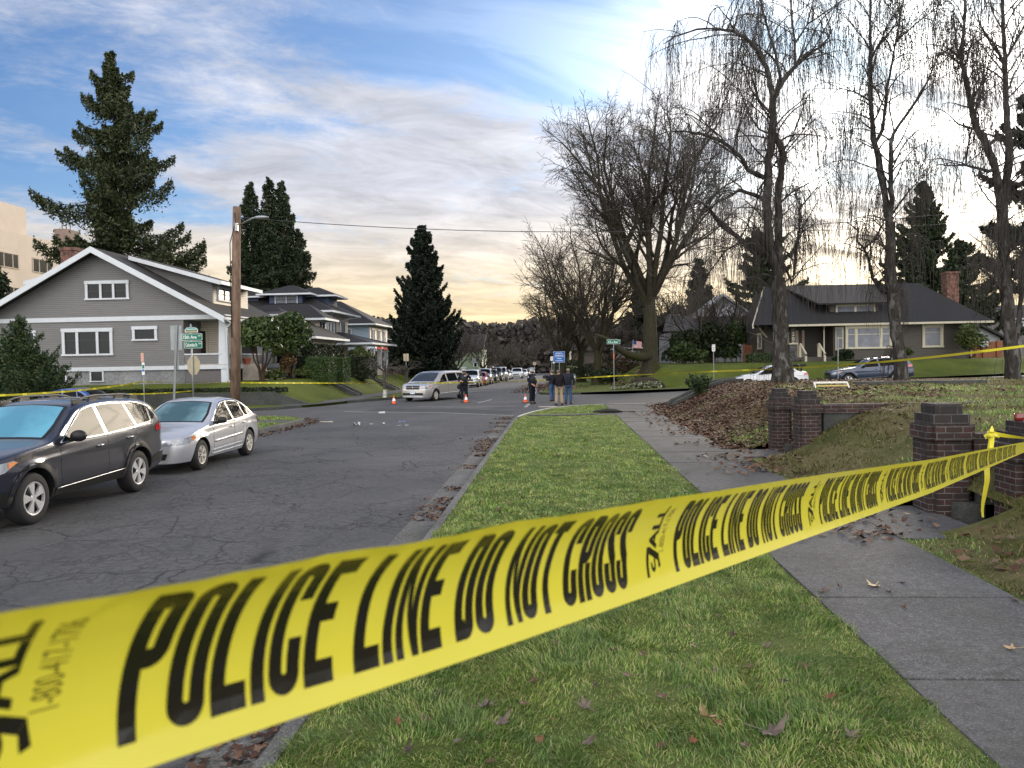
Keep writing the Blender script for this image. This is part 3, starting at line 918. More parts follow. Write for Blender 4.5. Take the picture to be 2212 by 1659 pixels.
def leaf_mesh(seed, lobes=5, curl=0.25):
	rr = random.Random(seed)
	mb = MB()
	n = lobes * 4
	pts = []
	for i in range(n):
		q = 2 * PI * i / n
		ph = (i % 4)
		r = (1.0, 0.62, 0.44, 0.66)[ph] * rr.uniform(0.9, 1.1)
		back = 0.55 + 0.45 * (0.5 + 0.5 * math.cos(q - PI / 2))
		r *= back
		x, y = 0.5 * r * math.cos(q), 0.5 * r * math.sin(q)
		z = curl * (x * x * rr.uniform(0.6, 1.6) + abs(y) * y * rr.uniform(0.2, 0.8)) + rr.uniform(0, 0.03)
		pts.append((x, y, z))
	vs = pts + [(0, 0, 0.0)]
	mb.add(vs, [(i, (i + 1) % n, n) for i in range(n)])
	mb.tube([(0, -0.1, 0.0), (0.03, -0.42, 0.03), (0.08, -0.72, 0.06)], [0.016, 0.013, 0.012], 4)
	z0 = min(v[2] for v in mb.v)
	mb.v = [(a, b, c - z0) for a, b, c in mb.v]
	return mb
LEAFM = {
	'brown': mat('brown_leaf', (0.085, 0.040, 0.022), 0.6, var=0.35, vscale=6),
	'grey': mat('greyish_leaf', (0.115, 0.085, 0.070), 0.6, var=0.3, vscale=6),
	'rust': mat('rust_leaf', (0.15, 0.055, 0.022), 0.6, var=0.3, vscale=6),
	'dark': mat('dark_leaf', (0.035, 0.020, 0.014), 0.6, var=0.3, vscale=6),
	'tan': mat('tan_leaf', (0.36, 0.25, 0.14), 0.6, var=0.25, vscale=6),
	'cream': mat('cream_leaf', (0.55, 0.43, 0.27), 0.6, var=0.2, vscale=6),
}
rl = random.Random(5)
LEAF_PROTO = {}
for key in LEAFM:
	LEAF_PROTO[key] = []
def put_leaf(key, u, v, z, size, label, group, tilt=0.25):
	p = G(u, v, z)
	L = LEAF_PROTO[key]
	if len(L) < 3:
		o = leaf_mesh(len(L) * 7 + len(key), 5, rl.choice((0.5, 0.9, 1.4))).build('fallen_leaf', LEAFM[key])
		L.append(o.data)
	else:
		o = bpy.data.objects.new('fallen_leaf', rl.choice(L))
		C.objects.link(o)
	o.location = p
	o.scale = (size, size, size)
	o.rotation_euler = (rl.gauss(0, tilt), rl.gauss(0, tilt), rl.uniform(0, 6.28))
	return tag(o, label, 'leaf', group)
GL = 'dead leaves on the strip of lawn'
GS = 'dead leaves on the concrete sidewalk'
for key, u, v, s in [('grey', 1082, 1560, .15), ('grey', 1047, 1527, .15), ('brown', 1152, 1471, .12), ('grey', 1265, 1525, .13), ('brown', 1358, 1459, .12), ('brown', 920, 1555, .12),
					 ('brown', 1430, 1505, .11), ('rust', 1165, 1600, .10), ('grey', 1275, 1600, .13), ('dark', 950, 1500, .09), ('brown', 1205, 1390, .10), ('grey', 1325, 1405, .09),
					 ('grey', 1545, 1450, .11), ('brown', 1620, 1440, .10), ('dark', 1690, 1470, .09), ('grey', 1840, 1590, .13), ('rust', 1790, 1505, .10), ('brown', 1430, 1330, .09),
					 ('grey', 1235, 1280, .09), ('brown', 1555, 1330, .09), ('brown', 1430, 1610, .10), ('dark', 880, 1620, .10), ('rust', 860, 1560, .08), ('brown', 1060, 1645, .09),
					 ('brown', 1500, 1395, .09), ('grey', 1655, 1395, .09), ('dark', 1585, 1370, .08), ('brown', 1740, 1440, .09), ('rust', 1495, 1600, .08), ('brown', 1610, 1610, .09),
					 ('grey', 1700, 1555, .10), ('brown', 1390, 1415, .09), ('dark', 1285, 1480, .08), ('brown', 1130, 1520, .09), ('rust', 1195, 1555, .08), ('grey', 990, 1600, .09),
					 ('brown', 1130, 1075, .15), ('rust', 1100, 1087, .13), ('brown', 1185, 1072, .13), ('grey', 1075, 1100, .12), ('brown', 1245, 1068, .12), ('brown', 1330, 1025, .13),
					 ('dark', 1205, 985, .14), ('brown', 1380, 1060, .12), ('tan', 1105, 1012, .15), ('brown', 1040, 1035, .12), ('grey', 1290, 1012, .12), ('brown', 1235, 945, .15),
					 ('rust', 1410, 985, .12), ('brown', 1190, 1085, .12), ('grey', 1160, 1010, .12), ('brown', 1010, 1100, .1), ('dark', 1340, 1100, .1)]:
	lab = {'grey': 'greyish curled dead leaf lying on the strip of lawn', 'brown': 'brown dead leaf lying on the strip of lawn', 'rust': 'rust red dead leaf lying on the strip of lawn',
		   'dark': 'small dark shrivelled leaf lying on the strip of lawn', 'tan': 'pale tan leaf on the lawn beyond the police tape'}[key]
	put_leaf(key, u, v, 0.165, s, lab, GL)
put_leaf('grey', 1666, 1583, 0.17, .22, 'largest greyish lobed leaf on the lawn near the sidewalk edge', GL, 0.15)
for key, u, v, s in [('grey', 1778, 1277, .16), ('grey', 1815, 1268, .10), ('brown', 1950, 1258, .13), ('grey', 1920, 1277, .10), ('brown', 1952, 1311, .09),
					 ('brown', 2165, 1230, .2), ('brown', 2192, 1296, .12), ('grey', 1740, 1312, .08), ('brown', 1560, 1012, .16), ('grey', 1530, 1001, .18), ('brown', 1485, 1022, .14), ('rust', 1460, 960, .13)]:
	lab = {'grey': 'greyish dead leaf lying on the grey concrete sidewalk', 'brown': 'brown dead leaf lying on the grey concrete sidewalk', 'rust': 'rust red leaf lying on the far part of the sidewalk'}[key]
	put_leaf(key, u, v, 0.158, s, lab, GS, 0.12)
put_leaf('cream', 1888, 1266, 0.158, .19, 'pale cream maple leaf lying flat on the sidewalk', GS, 0.08)
put_leaf('tan', 2186, 1401, 0.158, .12, 'light tan curled leaf at the right side of the sidewalk', GS, 0.2)
put_leaf('tan', 1520, 1546, 0.175, .17, 'tan crumpled leaf standing out in the middle of the lawn', GL, 0.7)
put_leaf('rust', 1548, 1560, 0.17, .11, 'narrow orange leaf beside the tan clump on the lawn', GL, 0.5)
# the police tape
def tape_mat(name, ca, cb, rough, tr):
	m = bpy.data.materials.new(name)
	m.use_nodes = True
	n = NT(m.node_tree)
	b = m.node_tree.nodes['Principled BSDF']
	n.set(b.inputs['Base Color'], ca)
	b.inputs['Roughness'].default_value = rough
	b.inputs['Specular IOR Level'].default_value = 0.6
	t = n.n('ShaderNodeBsdfTranslucent', ins={'Color': cb})
	mx = n.n('ShaderNodeMixShader', ins={0: tr, 1: b.outputs[0], 2: t.outputs[0]})
	m.node_tree.links.new(mx.outputs[0], m.node_tree.nodes['Material Output'].inputs[0])
	v = n.n('ShaderNodeTexCoord').outputs['Object']
	n.set(b.inputs['Normal'], n.n('ShaderNodeBump', ins={'Strength': 0.12, 'Distance': 0.01, 'Height': n.noise(v, 14, 3)}).outputs[0])
	return m
M_TAPE = tape_mat('tape_yellow', (0.82, 0.745, 0.075), (0.82, 0.70, 0.04), 0.16, 0.25)
M_TINK = tape_mat('tape_ink', (0.012, 0.011, 0.008), (0.10, 0.08, 0.005), 0.22, 0.06)
M_TINK2 = mat('tape_small_ink', (0.16, 0.14, 0.02), 0.35)
T_D0, T_S0, T_K, T_U, T_W = 0.345, 0.6857, 1358.0, 2296.0, 0.0762
def interp(x, xs, ys):
	return float(np.interp(x, xs, ys))
def tape_center(s):
	q = s + T_S0
	D = T_D0 * q
	z = interp(D, [0.1, 0.237, 0.526, 0.872, 1.65, 4.04, 9.3], [2.117, 2.1032, 2.070, 2.0300, 1.938, 1.680, 1.11])
	u = T_U - T_K / q
	p = CF * D + CR * ((u - 1106) / FPX * D)
	h = Vector((p.x, p.y, 0))
	k = (z - CAM_H - 0) / 1.0
	up_needed = (z - CAM_H - p.z) / CU.z
	p = p + CU * up_needed
	return Vector((p.x, p.y, p.z + CAM_H)), D
T_DIR = (tape_center(6)[0] - tape_center(0)[0])
T_DIR.normalize()
T_N = Vector((T_DIR.y, -T_DIR.x, 0)).normalized()       # horizontal, towards the camera's side
if T_N.dot(Vector((0.3, -1, 0))) < 0:
	T_N = -T_N
T_UP = T_DIR.cross(T_N)
if T_UP.z < 0:
	T_UP = -T_UP
DA = [0.18, 0.25, 0.39, 0.55, 0.90, 1.6, 3.0, 6.0]
A0 = [-24, -24, -28, -30, -28, -22, -16, -12]
A1 = [66, 64, 56, 50, 42, 30, 20, 14]
def tape_pt(s, t, off=0.0):
	"""s along the tape in print repeats, t across it from 0 (lower edge) to 1 (upper edge)"""
	c, D = tape_center(s)
	a0, a1 = R(interp(D, DA, A0)), R(interp(D, DA, A1))
	kx = a1 - a0
	I = lambda x: ((math.sin(a0 + kx * x) - math.sin(a0)) / kx, (-math.cos(a0 + kx * x) + math.cos(a0)) / kx)
	u0, n0 = I(t)
	u1, n1 = I(1.0)
	um, nm = u1 / 2, n1 / 2
	al = a0 + kx * t
	nrm = T_N * math.cos(al) - T_UP * math.sin(al)
	wk = interp(s, [0.0, 0.8, 1.2, 3.0], [1.0, 0.7, 0.25, 0.12])
	off += wk * 0.0016 * mnoise.noise((s * 7.0, t * 1.6, 0.5)) + wk * 0.0009 * mnoise.noise((s * 22.0, t * 3.5, 4.5)) * min(1, D * 3)
	return c + T_UP * ((u0 - um) * T_W) + T_N * ((n0 - nm) * T_W) + nrm * off
def map_mesh(bm, fn, xcuts, ycuts):
	"""slice a flat mesh so that it can bend, then move every vertex by fn(x, y)"""
	for x in xcuts:
		bmesh.ops.bisect_plane(bm, geom=bm.verts[:] + bm.edges[:] + bm.faces[:], plane_co=(x, 0, 0), plane_no=(1, 0, 0))
	for y in ycuts:
		bmesh.ops.bisect_plane(bm, geom=bm.verts[:] + bm.edges[:] + bm.faces[:], plane_co=(0, y, 0), plane_no=(0, 1, 0))
	for v in bm.verts:
		v.co = fn(v.co.x, v.co.y)
def text_bm(body, bold=0.0):
	"""flat outline of a line of text, scaled to the unit box"""
	cu = bpy.data.curves.new('lettering', 'FONT')
	cu.body = body
	cu.size = 1.0
	cu.offset = bold
	cu.resolution_u = 4
	ob = bpy.data.objects.new('lettering', cu)
	C.objects.link(ob)
	bpy.context.view_layer.update()
	me = bpy.data.meshes.new_from_object(ob, depsgraph=bpy.context.evaluated_depsgraph_get())
	bm = bmesh.new()
	bm.from_mesh(me)
	bpy.data.objects.remove(ob)
	bpy.data.curves.remove(cu)
	bpy.data.meshes.remove(me)
	xs = [v.co.x for v in bm.verts]
	ys = [v.co.y for v in bm.verts]
	x0, x1, y0, y1 = min(xs), max(xs), min(ys), max(ys)
	for v in bm.verts:
		v.co = ((v.co.x - x0) / (x1 - x0), (v.co.y - y0) / (y1 - y0), 0)
	return bm
def bm_obj(bm, name, m, parent=None):
	me = bpy.data.meshes.new(name)
	bm.to_mesh(me)
	bm.free()
	for mm in (m if isinstance(m, (list, tuple)) else [m]):
		me.materials.append(mm)
	o = bpy.data.objects.new(name, me)
	C.objects.link(o)
	if parent is not None:
		o.parent = parent
	return o
tape = thing('police_tape', 'wide yellow police tape with black lettering stretched across the whole foreground', 'police tape')
S_END = 26.2
ss = [-0.46 + 0.03 * i for i in range(60)]
while ss[-1] < S_END:
	ss.append(ss[-1] + 0.04 + 0.05 * max(0, ss[-1] - 1))
ss[-1] = S_END
tts = [i / 16 for i in range(17)]
V = [tape_pt(s, t) for s in ss for t in tts]
F = [(i * 17 + j, (i + 1) * 17 + j, (i + 1) * 17 + j + 1, i * 17 + j + 1) for i in range(len(ss) - 1) for j in range(16)]
np_mesh('band', [tuple(v) for v in V], F, M_TAPE, tape, smooth=True)
OFF = 0.00035
t_lo, t_hi = 0.12, 0.89
def glyph(ch):
	"""quads in a cell 1 wide and 1 high; stems a third of the width"""
	S, T = 0.42, 0.165
	q = []
	box = lambda x0, x1, y0, y1: q.append([(x0, y0), (x1, y0), (x1, y1), (x0, y1)])
	def bow(y0, y1, right=True, left=True, top=True, bot=True, xa=0.0):
		rc, ri = 0.34, 0.07
		n = 6
		def corner(cx, cy, sx, sy):
			for i in range(n):
				a0, a1 = PI / 2 * i / n, PI / 2 * (i + 1) / n
				o = lambda a: (cx + sx * (0.5 - xa / 2) * math.sin(a), cy + sy * 0.13 * math.cos(a))
				w = lambda a: (cx + sx * (0.5 - xa / 2 - S) * math.sin(a), cy + sy * 0.0 - sy * (0.0 if True else ri) + sy * (-0.02 + 0.02 * math.cos(a)))
				p = [w(a0), w(a1), o(a1), o(a0)]
				q.append(p if sx * sy < 0 else p[::-1])
		cx = (1 + xa) / 2
		if top and right: corner(cx, y1 - 0.13, 1, 1)
		if top and left: corner(cx, y1 - 0.13, -1, 1)
		if bot and right: corner(cx, y0 + 0.13, 1, -1)
		if bot and left: corner(cx, y0 + 0.13, -1, -1)
	if ch == 'I':
		box(0.0, 1.0, 0, 1)
	elif ch == 'L':
		box(0, S, 0, 1); box(S, 1, 0, T)
	elif ch == 'E':
		box(0, S, 0, 1); box(S, 0.98, 0, T); box(S, 0.98, 1 - T, 1); box(S, 0.88, 0.435, 0.575)
	elif ch == 'T':
		box(0.5 - S / 2, 0.5 + S / 2, 0, 1 - T); box(0, 1, 1 - T, 1)
	elif ch == 'N':
		box(0, 0.31, 0, 1); box(0.69, 1, 0, 1); q.append([(0.31, 0.62), (0.69, 0.0), (0.69, 0.36), (0.31, 1.0)])
	elif ch == 'O':
		bow(0, 1); box(0, S, 0.13, 0.87); box(1 - S, 1, 0.13, 0.87)
	elif ch == 'D':
		box(0, S, 0, 1); box(S, 0.55, 0, T); box(S, 0.55, 1 - T, 1); bow(0, 1, left=False, xa=0.1); box(1 - S, 1, 0.13, 0.87)
	elif ch == 'C':
		bow(0, 1); box(0, S, 0.13, 0.87); box(1 - S, 1, 0.13, 0.36); box(1 - S, 1, 0.64, 0.87)
	elif ch in 'PR':
		box(0, S, 0, 1); box(S, 0.55, 1 - T, 1); box(S, 0.55, 0.40, 0.53)
		bow(0.40, 1, left=False, xa=0.1); box(1 - S, 1, 0.53, 0.87)
		if ch == 'R':
			box(1 - S, 1, 0, 0.40)
	elif ch == 'S':
		bow(0, 1); box(0, S, 0.62, 0.87); box(1 - S, 1, 0.13, 0.40); box(1 - S, 1, 0.66, 0.87); box(0, S, 0.13, 0.34)
		q.append([(0, 0.62), (1 - S, 0.30), (1, 0.40), (S, 0.70)])
	return q
def block_text(txt):
	bm = bmesh.new()
	x = 0.0
	for ch in txt:
		if ch == ' ':
			x += 0.60
			continue
		wd = 0.40 if ch == 'I' else 1.0
		for p in glyph(ch):
			bm.faces.new([bm.verts.new((x + a * wd, b, 0)) for a, b in p])
		x += wd + 0.15
	x -= 0.15
	for v in bm.verts:
		v.co.x /= x
	return bm
me_text = block_text('POLICE LINE DO NOT CROSS')
base_text = bpy.data.meshes.new('lettering_flat')
me_text.to_mesh(base_text)
me_text.free()
def logo_bm():
	bm = bmesh.new()
	def poly(pts):
		vs = [bm.verts.new((x, y, 0)) for x, y in pts]
		bm.faces.new(vs)
	def ringp(cx, cy, r1, r0, a0, a1, n=14):
		for i in range(n):
			q0, q1 = R(a0 + (a1 - a0) * i / n), R(a0 + (a1 - a0) * (i + 1) / n)
			poly([(cx + r0 * math.cos(q0), cy + r0 * math.sin(q0)), (cx + r1 * math.cos(q0), cy + r1 * math.sin(q0)), (cx + r1 * math.cos(q1), cy + r1 * math.sin(q1)), (cx + r0 * math.cos(q1), cy + r0 * math.sin(q1))])
	poly([(0.0, 0.0), (0.46, 0.0), (0.46, 0.14), (0.0, 0.11)])
	poly([(0.35, 0.142), (0.46, 0.142), (0.32, 0.66), (0.22, 0.60)])
	poly([(0.22, 0.602), (0.32, 0.662), (0.13, 0.72), (0.10, 0.62)])
	ringp(0.18, 0.36, 0.12, 0.055, 30, 290)
	return bm
texts = []
for k in range(-1, 13):
	bm = bmesh.new()
	bm.from_mesh(base_text)
	ny = 12 if k < 4 else 6
	nxc = 50 if k < 1 else 16 if k < 4 else 6
	if k == -1:
		pass
	map_mesh(bm, lambda x, y, k=k: tape_pt(k + 0.0 + 0.815 * x, t_lo + (t_hi - t_lo) * y, OFF), [i / nxc for i in range(1, nxc)], [i / ny for i in range(1, ny)]) if k >= 0 else None
	if k < 0:
		bm.free()
		continue
	bm_obj(bm, 'lettering', M_TINK, tape)
for k in range(-1, 9):
	if k >= 5:
		continue
	bm = text_bm('ALL', 0.035)
	map_mesh(bm, lambda x, y, k=k: tape_pt(k + 0.925 - 0.032 * y, 0.40 + 0.46 * x, OFF), [i / 12 for i in range(1, 12)], [0.33, 0.66])
	bm_obj(bm, 'emblem_lettering', M_TINK, tape)
	bm = logo_bm()
	map_mesh(bm, lambda x, y, k=k: tape_pt(k + 0.887 + 0.075 * y, 0.15 + 0.62 * x, OFF), [0.08, 0.16, 0.24, 0.32, 0.4], [])
	bm_obj(bm, 'emblem', M_TINK, tape)
	if k < 3:
		bm = text_bm('1-800-417-1706', 0.0)
		map_mesh(bm, lambda x, y, k=k: tape_pt(k + 0.957 - 0.020 * y, 0.36 + 0.45 * x, OFF), [i / 16 for i in range(1, 16)], [])
		bm_obj(bm, 'small_print', M_TINK2, tape)
def ribbon(mb, pts, wid, twist=None, m=0, face=None):
	"""flat strip along pts, its width vertical unless twisted (degrees per point)"""
	pts = [Vector(p) for p in pts]
	vs = []
	for i, p in enumerate(pts):
		t = (pts[min(i + 1, len(pts) - 1)] - pts[max(i - 1, 0)]).normalized()
		upv = Vector((0, 0, 1)) - t * t.z
		if upv.length < 0.2:
			upv = Vector((1, 0, 0)) - t * t.x
		upv.normalize()
		a = R(twist[i]) if twist else 0
		sd = t.cross(upv)
		d = upv * math.cos(a) + sd * math.sin(a)
		ww = wid[i] if hasattr(wid, '__len__') else wid
		vs += [p - d * ww / 2, p + d * ww / 2]
	mb.add(vs, [(2 * i, 2 * i + 2, 2 * i + 3, 2 * i + 1) for i in range(len(pts) - 1)], m)
	return mb
def sagline(a, b, sag, n=20):
	a, b = Vector(a), Vector(b)
	return [a.lerp(b, i / n) - Vector((0, 0, sag * 4 * (i / n) * (1 - i / n))) for i in range(n + 1)]
def tape_print_mat():
	m = bpy.data.materials.new('tape_far_print')
	m.use_nodes = True
	n = NT(m.node_tree)
	b = m.node_tree.nodes['Principled BSDF']
	x, y, z = n.sep(n.n('ShaderNodeTexCoord').outputs['Object'])[:3]
	f = n.m('FRACT', n.m('MULTIPLY', n.m('ADD', n.m('MULTIPLY', x, 0.9), n.m('MULTIPLY', y, 0.43)), 1.0 / 0.42))
	c = n.mix(n.m('MULTIPLY', n.m('GREATER_THAN', f, 0.22), 0.55), (0.80, 0.72, 0.05), (0.20, 0.17, 0.02))
	n.set(b.inputs['Base Color'], c)
	b.inputs['Roughness'].default_value = 0.3
	return m
M_TAPEF = tape_print_mat()
# houses
M_GREY = siding('grey_siding', (0.145, 0.145, 0.148), 0.11)
M_CREAM = siding('cream_siding', (0.48, 0.43, 0.36), 0.13)
M_BLUEW = siding('pale_blue_siding', (0.30, 0.40, 0.52), 0.14)
M_NAVY = siding('navy_siding', (0.030, 0.055, 0.12), 0.13)
M_TAUPE = siding('taupe_siding', (0.058, 0.052, 0.044), 0.12)
M_WHITEW = siding('white_siding', (0.28, 0.29, 0.33), 0.14)
M_TRIM = mat('white_trim', (0.52, 0.555, 0.60), 0.5, var=0.06, vscale=3)
M_TRIMC = mat('cream_trim', (0.47, 0.44, 0.34), 0.5, var=0.06, vscale=3)
M_ROOF = shingle('dark_shingle', (0.014, 0.013, 0.014))
M_ROOFB = shingle('brown_shingle', (0.018, 0.015, 0.014))
M_ROOFN = shingle('blue_black_shingle', (0.011, 0.0105, 0.0115))
M_FOUND = concrete_mat('foundation_concrete', (0.15, 0.16, 0.17), (0.23, 0.24, 0.25), 0.6, spk=0.12)
M_GLASS = mat('window_glass', (0.008, 0.011, 0.013), 0.08, spec=0.25)
M_BLIND = mat('window_with_blind', (0.16, 0.175, 0.21), 0.15, spec=0.3, var=0.25, vscale=1.5)
M_SASH = mat('dark_sash', (0.02, 0.02, 0.022), 0.5)
M_BRICKC = bricks('chimney_brick', (0.16, 0.055, 0.035), (0.22, 0.085, 0.05), (0.25, 0.22, 0.2))
M_STUCCO = mat('tan_stucco', (0.53, 0.45, 0.38), 0.8, var=0.07, vscale=0.6, bump=0.2, bscale=8)
M_LATT = mat('lattice_paint', (0.16, 0.15, 0.16), 0.6)
M_DARKIN = mat('dark_interior', (0.012, 0.011, 0.010), 0.8)
M_STEP = mat('pale_step', (0.40, 0.36, 0.32), 0.8, var=0.2, vscale=3)
M_STONE = bricks('ledge_stone', (0.14, 0.14, 0.145), (0.085, 0.08, 0.08), (0.03, 0.03, 0.03), 1.0, 0.42, 0.10)
M_WOODF = mat('fence_cedar', (0.20, 0.075, 0.032), 0.7, var=0.25, vscale=2, stretch=(6, 6, 0.6))
M_LAMPW = mat('warm_lamp', (1, 0.8, 0.5), 0.4, emit=(1.0, 0.62, 0.25), estr=14)
def wall_map(face, pos):
	"""(along, up, out) -> world for a wall facing -y or +x or -x"""
	if face == '-y':
		return lambda a, b, d: (a, pos - d, b)
	if face == '+x':
		return lambda a, b, d: (pos + d, a, b)
	return lambda a, b, d: (pos - d, a, b)
def mapbox(mb, f, a0, a1, b0, b1, d0, d1, m=0):
	c = [f(a, b, d) for d in (d0, d1) for a, b in ((a0, b0), (a1, b0), (a1, b1), (a0, b1))]
	mb.add(c, [(3, 2, 1, 0), (4, 5, 6, 7), (0, 1, 5, 4), (1, 2, 6, 5), (2, 3, 7, 6), (3, 0, 4, 7)], m)
def window(root, face, pos, a0, a1, b0, b1, cols=(1,), rail=None, trim=None, tw=0.12, glassm=None, head=True, bars=0):
	"""a framed window set into the wall plane; cols are the relative widths of its lights"""
	f = wall_map(face, pos)
	trim = trim or M_TRIM
	mb = MB()
	mapbox(mb, f, a0 - tw, a0, b0, b1, 0.004, 0.07)
	mapbox(mb, f, a1, a1 + tw, b0, b1, 0.004, 0.07)
	mapbox(mb, f, a0 - tw - 0.03, a1 + tw + 0.03, b1, b1 + tw * 1.25, 0.004, 0.085)
	mapbox(mb, f, a0 - tw - 0.04, a1 + tw + 0.04, b0 - tw * 0.6, b0, 0.004, 0.10)
	tot = sum(cols)
	x = a0
	edges = []
	for i, c in enumerate(cols):
		w_ = (a1 - a0) * c / tot
		edges.append((x + (tw * 0.45 if i else 0), x + w_ - (tw * 0.45 if i < len(cols) - 1 else 0)))
		x += w_
		if i < len(cols) - 1:
			mapbox(mb, f, x - tw * 0.45, x + tw * 0.45, b0, b1, 0.004, 0.066)
	fr = mb.build('window', trim, root, keep=True)
	pm = MB()
	for (e0, e1) in edges:
		mapbox(pm, f, e0, e1, b0, b1, 0.003, 0.012)
	p = pm.build('pane', glassm or M_GLASS, fr)
	sm = MB()
	for (e0, e1) in edges:
		s = 0.045
		mapbox(sm, f, e0, e0 + s, b0, b1, 0.0125, 0.03)
		mapbox(sm, f, e1 - s, e1, b0, b1, 0.0125, 0.03)
		mapbox(sm, f, e0 + s, e1 - s, b0, b0 + s, 0.0125, 0.03)
		mapbox(sm, f, e0 + s, e1 - s, b1 - s, b1, 0.0125, 0.03)
		if rail:
			zr = b0 + (b1 - b0) * rail
			mapbox(sm, f, e0 + s, e1 - s, zr - 0.025, zr + 0.025, 0.0125, 0.032)
		for k in range(bars):
			xx = e0 + (e1 - e0) * (k + 1) / (bars + 1)
			mapbox(sm, f, xx - 0.012, xx + 0.012, (b0 + (b1 - b0) * (rail or 0)) + 0.03, b1 - s, 0.0125, 0.028)
	sm.build('sash', M_SASH if trim is M_TRIM else trim, fr)
	return fr
def hip(mb, x0, x1, y0, y1, ze, zr, th=0.16, m=0, fm=1):
	"""hipped roof with its eave outline and a fascia board"""
	w_, d_ = x1 - x0, y1 - y0
	if w_ >= d_:
		r0, r1 = (x0 + d_ / 2, (y0 + y1) / 2, zr), (x1 - d_ / 2, (y0 + y1) / 2, zr)
	else:
		r0, r1 = ((x0 + x1) / 2, y0 + w_ / 2, zr), ((x0 + x1) / 2, y1 - w_ / 2, zr)
	a, b, c, d = (x0, y0, ze), (x1, y0, ze), (x1, y1, ze), (x0, y1, ze)
	if w_ >= d_:
		fs = [(0, 1, 5, 4), (1, 2, 5), (2, 3, 4, 5), (3, 0, 4)]
	else:
		fs = [(0, 1, 4), (1, 2, 5, 4), (2, 3, 5), (3, 0, 4, 5)]
	mb.add([a, b, c, d, r0, r1], fs, m)
	mb.box(x0 - 0.02, x1 + 0.02, y0 - 0.02, y1 + 0.02, ze - th, ze - 0.003, fm)
	return mb
def line_tube(root, name, pts, r, m, sides=6):
	mb = MB()
	mb.tube(pts, r, sides)
	return mb.build(name, m, root, smooth=True, keep=True)
# the grey gabled house on the left corner
YH = 43.0
px = lambda u, v=800, Y=YH: P(u, v, Y).x
pz = lambda u, v, Y=YH: P(u, v, Y).z
gx0, gxp, gx1 = -2 * 0 + 2 * px(222) - px(490), px(222), px(490)
zb = 1.30
zt0, zt1 = pz(440, 797.5), pz(440, 789)
zb0, zb1 = pz(440, 689.5), pz(440, 680)
zpk = pz(222, 541)
zev = pz(490, 684)
YB = YH + 9.0
h1 = thing('grey_house', 'grey clapboard house with a broad white edged gable and white window frames', 'house', (gxp, YH, zb))
xp0 = px(399)                       # porch starts here
mb = MB()
mb.box(gx0, xp0, YH, YB, zt1, zb0, 0)
mb.xz([(gx0, zb1), (gx1, zb1), (gx1, zev), (gxp, zpk), (gx0, zev)], YH, YB, 0)
mb.box(xp0 + 0.003, gx1 - 2.2, YH + 2.2, YB, zt1, zb0, 0)
mb.build('wall', M_GREY, h1, keep=True)
mb = MB()
mb.box(gx0 - 0.04, gx1 + 0.05, YH - 0.06, YB, zb0, zb1)
mb.box(gx0 - 0.04, gx1 + 0.05, YH - 0.07, YB, zt0, zt1)
mb.build('belt_board', M_TRIM, h1, keep=True)
mb = MB()
mb.box(gx0 + 0.05, xp0, YH + 0.03, YB - 0.1, zb - 0.4, zt0 - 0.002)
mb.build('foundation', M_FOUND, h1, keep=True)
mb = MB()
mb.box(xp0 + 0.01, gx1 - 0.003, YH + 2.14, YH + 2.19, zt1, zb0 - 0.002)
mb.build('porch_wall', M_CREAM, h1, keep=True)
mb = MB()
mb.box(xp0 + 0.004, gx1, YH, YH + 2.19, zt1 + 0.002, zt1 + 0.06)
mb.box(gx1 - 2.2, gx1, YH + 2.2, YB - 0.2, zt1 + 0.002, zt1 + 0.06)
mb.build('porch_floor', M_STEP, h1, keep=True)
zrail = pz(440, 766.5)
mb = MB()
mb.box(xp0 + 0.01, px(478), YH + 0.02, YH + 0.14, zt1 + 0.062, zrail)
mb.box(gx1 - 0.16, gx1 - 0.04, YH + 0.5, YB - 3.5, zt1 + 0.062, zrail)
mb.build('porch_rail', M_GREY, h1, keep=True)
mb = MB()
mb.box(xp0 + 0.006, px(478), YH - 0.02, YH + 0.17, zrail + 0.002, zrail + 0.08)
mb.box(gx1 - 0.20, gx1 - 0.01, YH + 0.5, YB - 3.5, zrail + 0.002, zrail + 0.08)
mb.build('rail_cap', M_TRIM, h1, keep=True)
for yy in (YH + 0.24, YB - 3.2):
	mb = MB()
	xa, xb = px(477.5), px(489.5)
	cx, w0, w1 = gx1 - 0.24, 0.235, 0.175
	v = [(cx - w0, yy - w0, zt1 + 0.002), (cx + w0, yy - w0, zt1 + 0.002), (cx + w0, yy + w0, zt1 + 0.002), (cx - w0, yy + w0, zt1 + 0.002),
		 (cx - w1, yy - w1, zb0 - 0.004), (cx + w1, yy - w1, zb0 - 0.004), (cx + w1, yy + w1, zb0 - 0.004), (cx - w1, yy + w1, zb0 - 0.004)]
	mb.add(v, [(3, 2, 1, 0), (4, 5, 6, 7), (0, 1, 5, 4), (1, 2, 6, 5), (2, 3, 7, 6), (3, 0, 4, 7)])
	mb.build('column', M_TRIM, h1, keep=True)
mb = MB()
mb.box(gx1 - 0.33, gx1 + 0.02, YH - 0.03, YH + 0.3, zb - 0.3, zt0 - 0.004)
mb.build('corner_post', M_TRIM, h1, keep=True)
mb = MB()
xl0, xl1 = xp0 + 0.02, gx1 - 0.34
for i in range(13):
	z = zb - 0.05 + i * 0.055
	if z < zt0 - 0.02:
		mb.box(xl0, xl1, YH + 0.02, YH + 0.035, z, z + 0.03)
n = 30
for i in range(n):
	x = xl0 + (xl1 - xl0) * i / n
	mb.box(x, x + 0.035, YH + 0.036, YH + 0.05, zb - 0.1, zt0 - 0.01)
mb.build('lattice', M_LATT, h1, keep=True)
mb = MB()
mb.box(xp0 + 0.05, gx1 - 0.1, YH + 0.4, YH + 0.45, zb - 0.3, zt0 - 0.01)
